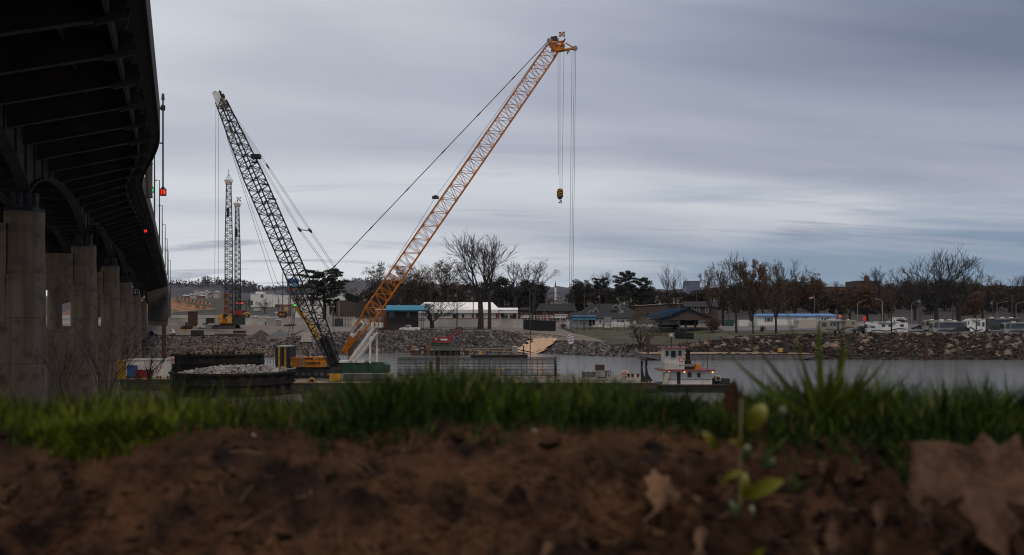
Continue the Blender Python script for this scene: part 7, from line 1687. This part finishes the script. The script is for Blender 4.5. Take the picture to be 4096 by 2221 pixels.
# seedling with yellow green leaves
t = T('seedling', 'thin seedling with yellow green leaves growing up the soil face', 'plant', 2975, 2260, 1.38)
st = [t.L(2975, 2290), t.L(2968, 2150, -.01), t.L(2960, 2000, 0), t.L(2968, 1850, .01), t.L(2975, 1720, .02), t.L(2985, 1600, .03)]
mat('seed_leaf', (.115, .115, .003), .5, .2, 20); mat('seed_leaf_dark', (.05, .075, .025), .5, .2, 20); mat('seed_stem', (.12, .09, .03), .6, .2, 20)
MB().tube(st, [.0022, .002, .0018, .0015, .0012, .001], 6).build('stem', MATS['seed_stem'], t.o, True)
for i, (x0, y0, x1, y1, w_, m_) in enumerate(((2970, 1985, 3122, 1912, .022, 'seed_leaf'), (2985, 1720, 3040, 1610, .026, 'seed_leaf'), (2962, 2000, 2965, 1880, .011, 'seed_leaf'), (2860, 1810, 2795, 1720, .011, 'seed_leaf'), (2965, 1880, 2862, 1925, .009, 'seed_leaf'), (2965, 1790, 2900, 1760, .009, 'seed_leaf'), (3030, 1870, 3085, 1830, .013, 'seed_leaf_dark'), (2965, 2110, 2905, 1990, .013, 'seed_leaf_dark'), (2970, 2120, 2995, 2010, .011, 'seed_leaf_dark'), (2960, 2170, 2930, 2060, .011, 'seed_leaf_dark'), (2975, 2230, 3060, 2195, .014, 'seed_leaf'), (2965, 1850, 2975, 1770, .011, 'seed_leaf_dark'), (3090, 1700, 3120, 1620, .012, 'seed_leaf_dark'), (2820, 2040, 2760, 1975, .009, 'dead_leaf_orange'))):
    a = t.L(x0, y0, -.012); b = t.L(x1, y1, -.02); d = b - a; sd = d.cross(Vector((.15, 1, .2))).normalized(); mb = MB(); n = 8
    for k in range(n + 1):
        f = k / n; c = a.lerp(b, f) + Vector((0, -.01 * math.sin(f * 3.1), .006 * math.sin(f * 3.1))); ww = w_ * .5 * math.sin(math.pi * min(1, f ** .8 + .001)) ** .8 + .0003; mb.v += [tuple(c - sd * ww + Vector((0, -.15 * ww, 0))), tuple(c), tuple(c + sd * ww + Vector((0, -.15 * ww, 0)))]
    for k in range(n): q = 3 * k; mb.f += [(q, q + 1, q + 4, q + 3), (q + 1, q + 2, q + 5, q + 4)]
    mb.build('leaf', MATS[m_], t.o, True)
# bare twigs rising at the left by the piers, and thin stems before the water
def twig(label, px, py, Y, tips_, n, seed, m='twig'):
    t = T('bare_shrub', label, 'shrub', px, py, Y, 'leafless shrubs on the near bank'); rg = random.Random(seed); mb = MB()
    for _ in range(n):
        tx, ty = px + rg.uniform(-tips_[0], tips_[0]), py - rg.uniform(.55, 1) * tips_[1]; b = t.L(tx, ty, rg.uniform(-.3, .3)); c = t.L(lerp(px, tx, .35) + rg.uniform(-8, 8), lerp(py, ty, .55), 0)
        p = [Vector((rg.uniform(-.05, .05), 0, 0)), c * .5 + Vector((rg.uniform(-.05, .05), 0, 0)), c, b]; mb.tube(p, [.02, .015, .011, .006], 4, False)
        for k in range(5): f = rg.uniform(.3, .95); s_ = p[2].lerp(b, f); mb.tube([s_, s_ + (b - c) * rg.uniform(.15, .35) + Vector((rg.uniform(-.25, .25), 0, rg.uniform(0, .25)))], [.008, .004], 3, False)
    mb.build('branches', MATS[m], t.o)
mat('twig', (.02, .013, .011), .9, .3, 4)
twig('leafless shrub before the third and fourth bridge piers', 420, 1640, 30, (150, 330), 16, 3); twig('leafless shrub before the white site container', 590, 1620, 26, (70, 200), 12, 4); twig('leafless shrub before the closest bridge pier', 250, 1640, 24, (90, 260), 8, 5)
# ---------------------------------------------------------------- the air: thin even haze between here and the hills
hz = bpy.data.materials.new('haze'); hz.use_nodes = True; ht_ = hz.node_tree; ht_.nodes.clear()
ho_ = ht_.nodes.new('ShaderNodeOutputMaterial'); hv = ht_.nodes.new('ShaderNodeVolumePrincipled'); ht_.links.new(hv.outputs[0], ho_.inputs['Volume'])
hv.inputs['Density'].default_value = .00002; hv.inputs['Color'].default_value = (.80, .86, .95, 1); hv.inputs['Anisotropy'].default_value = .2
struct('haze', MB().box(-4300, 4300, -90, 3000, -4.2, 190), hz, kind='stuff')
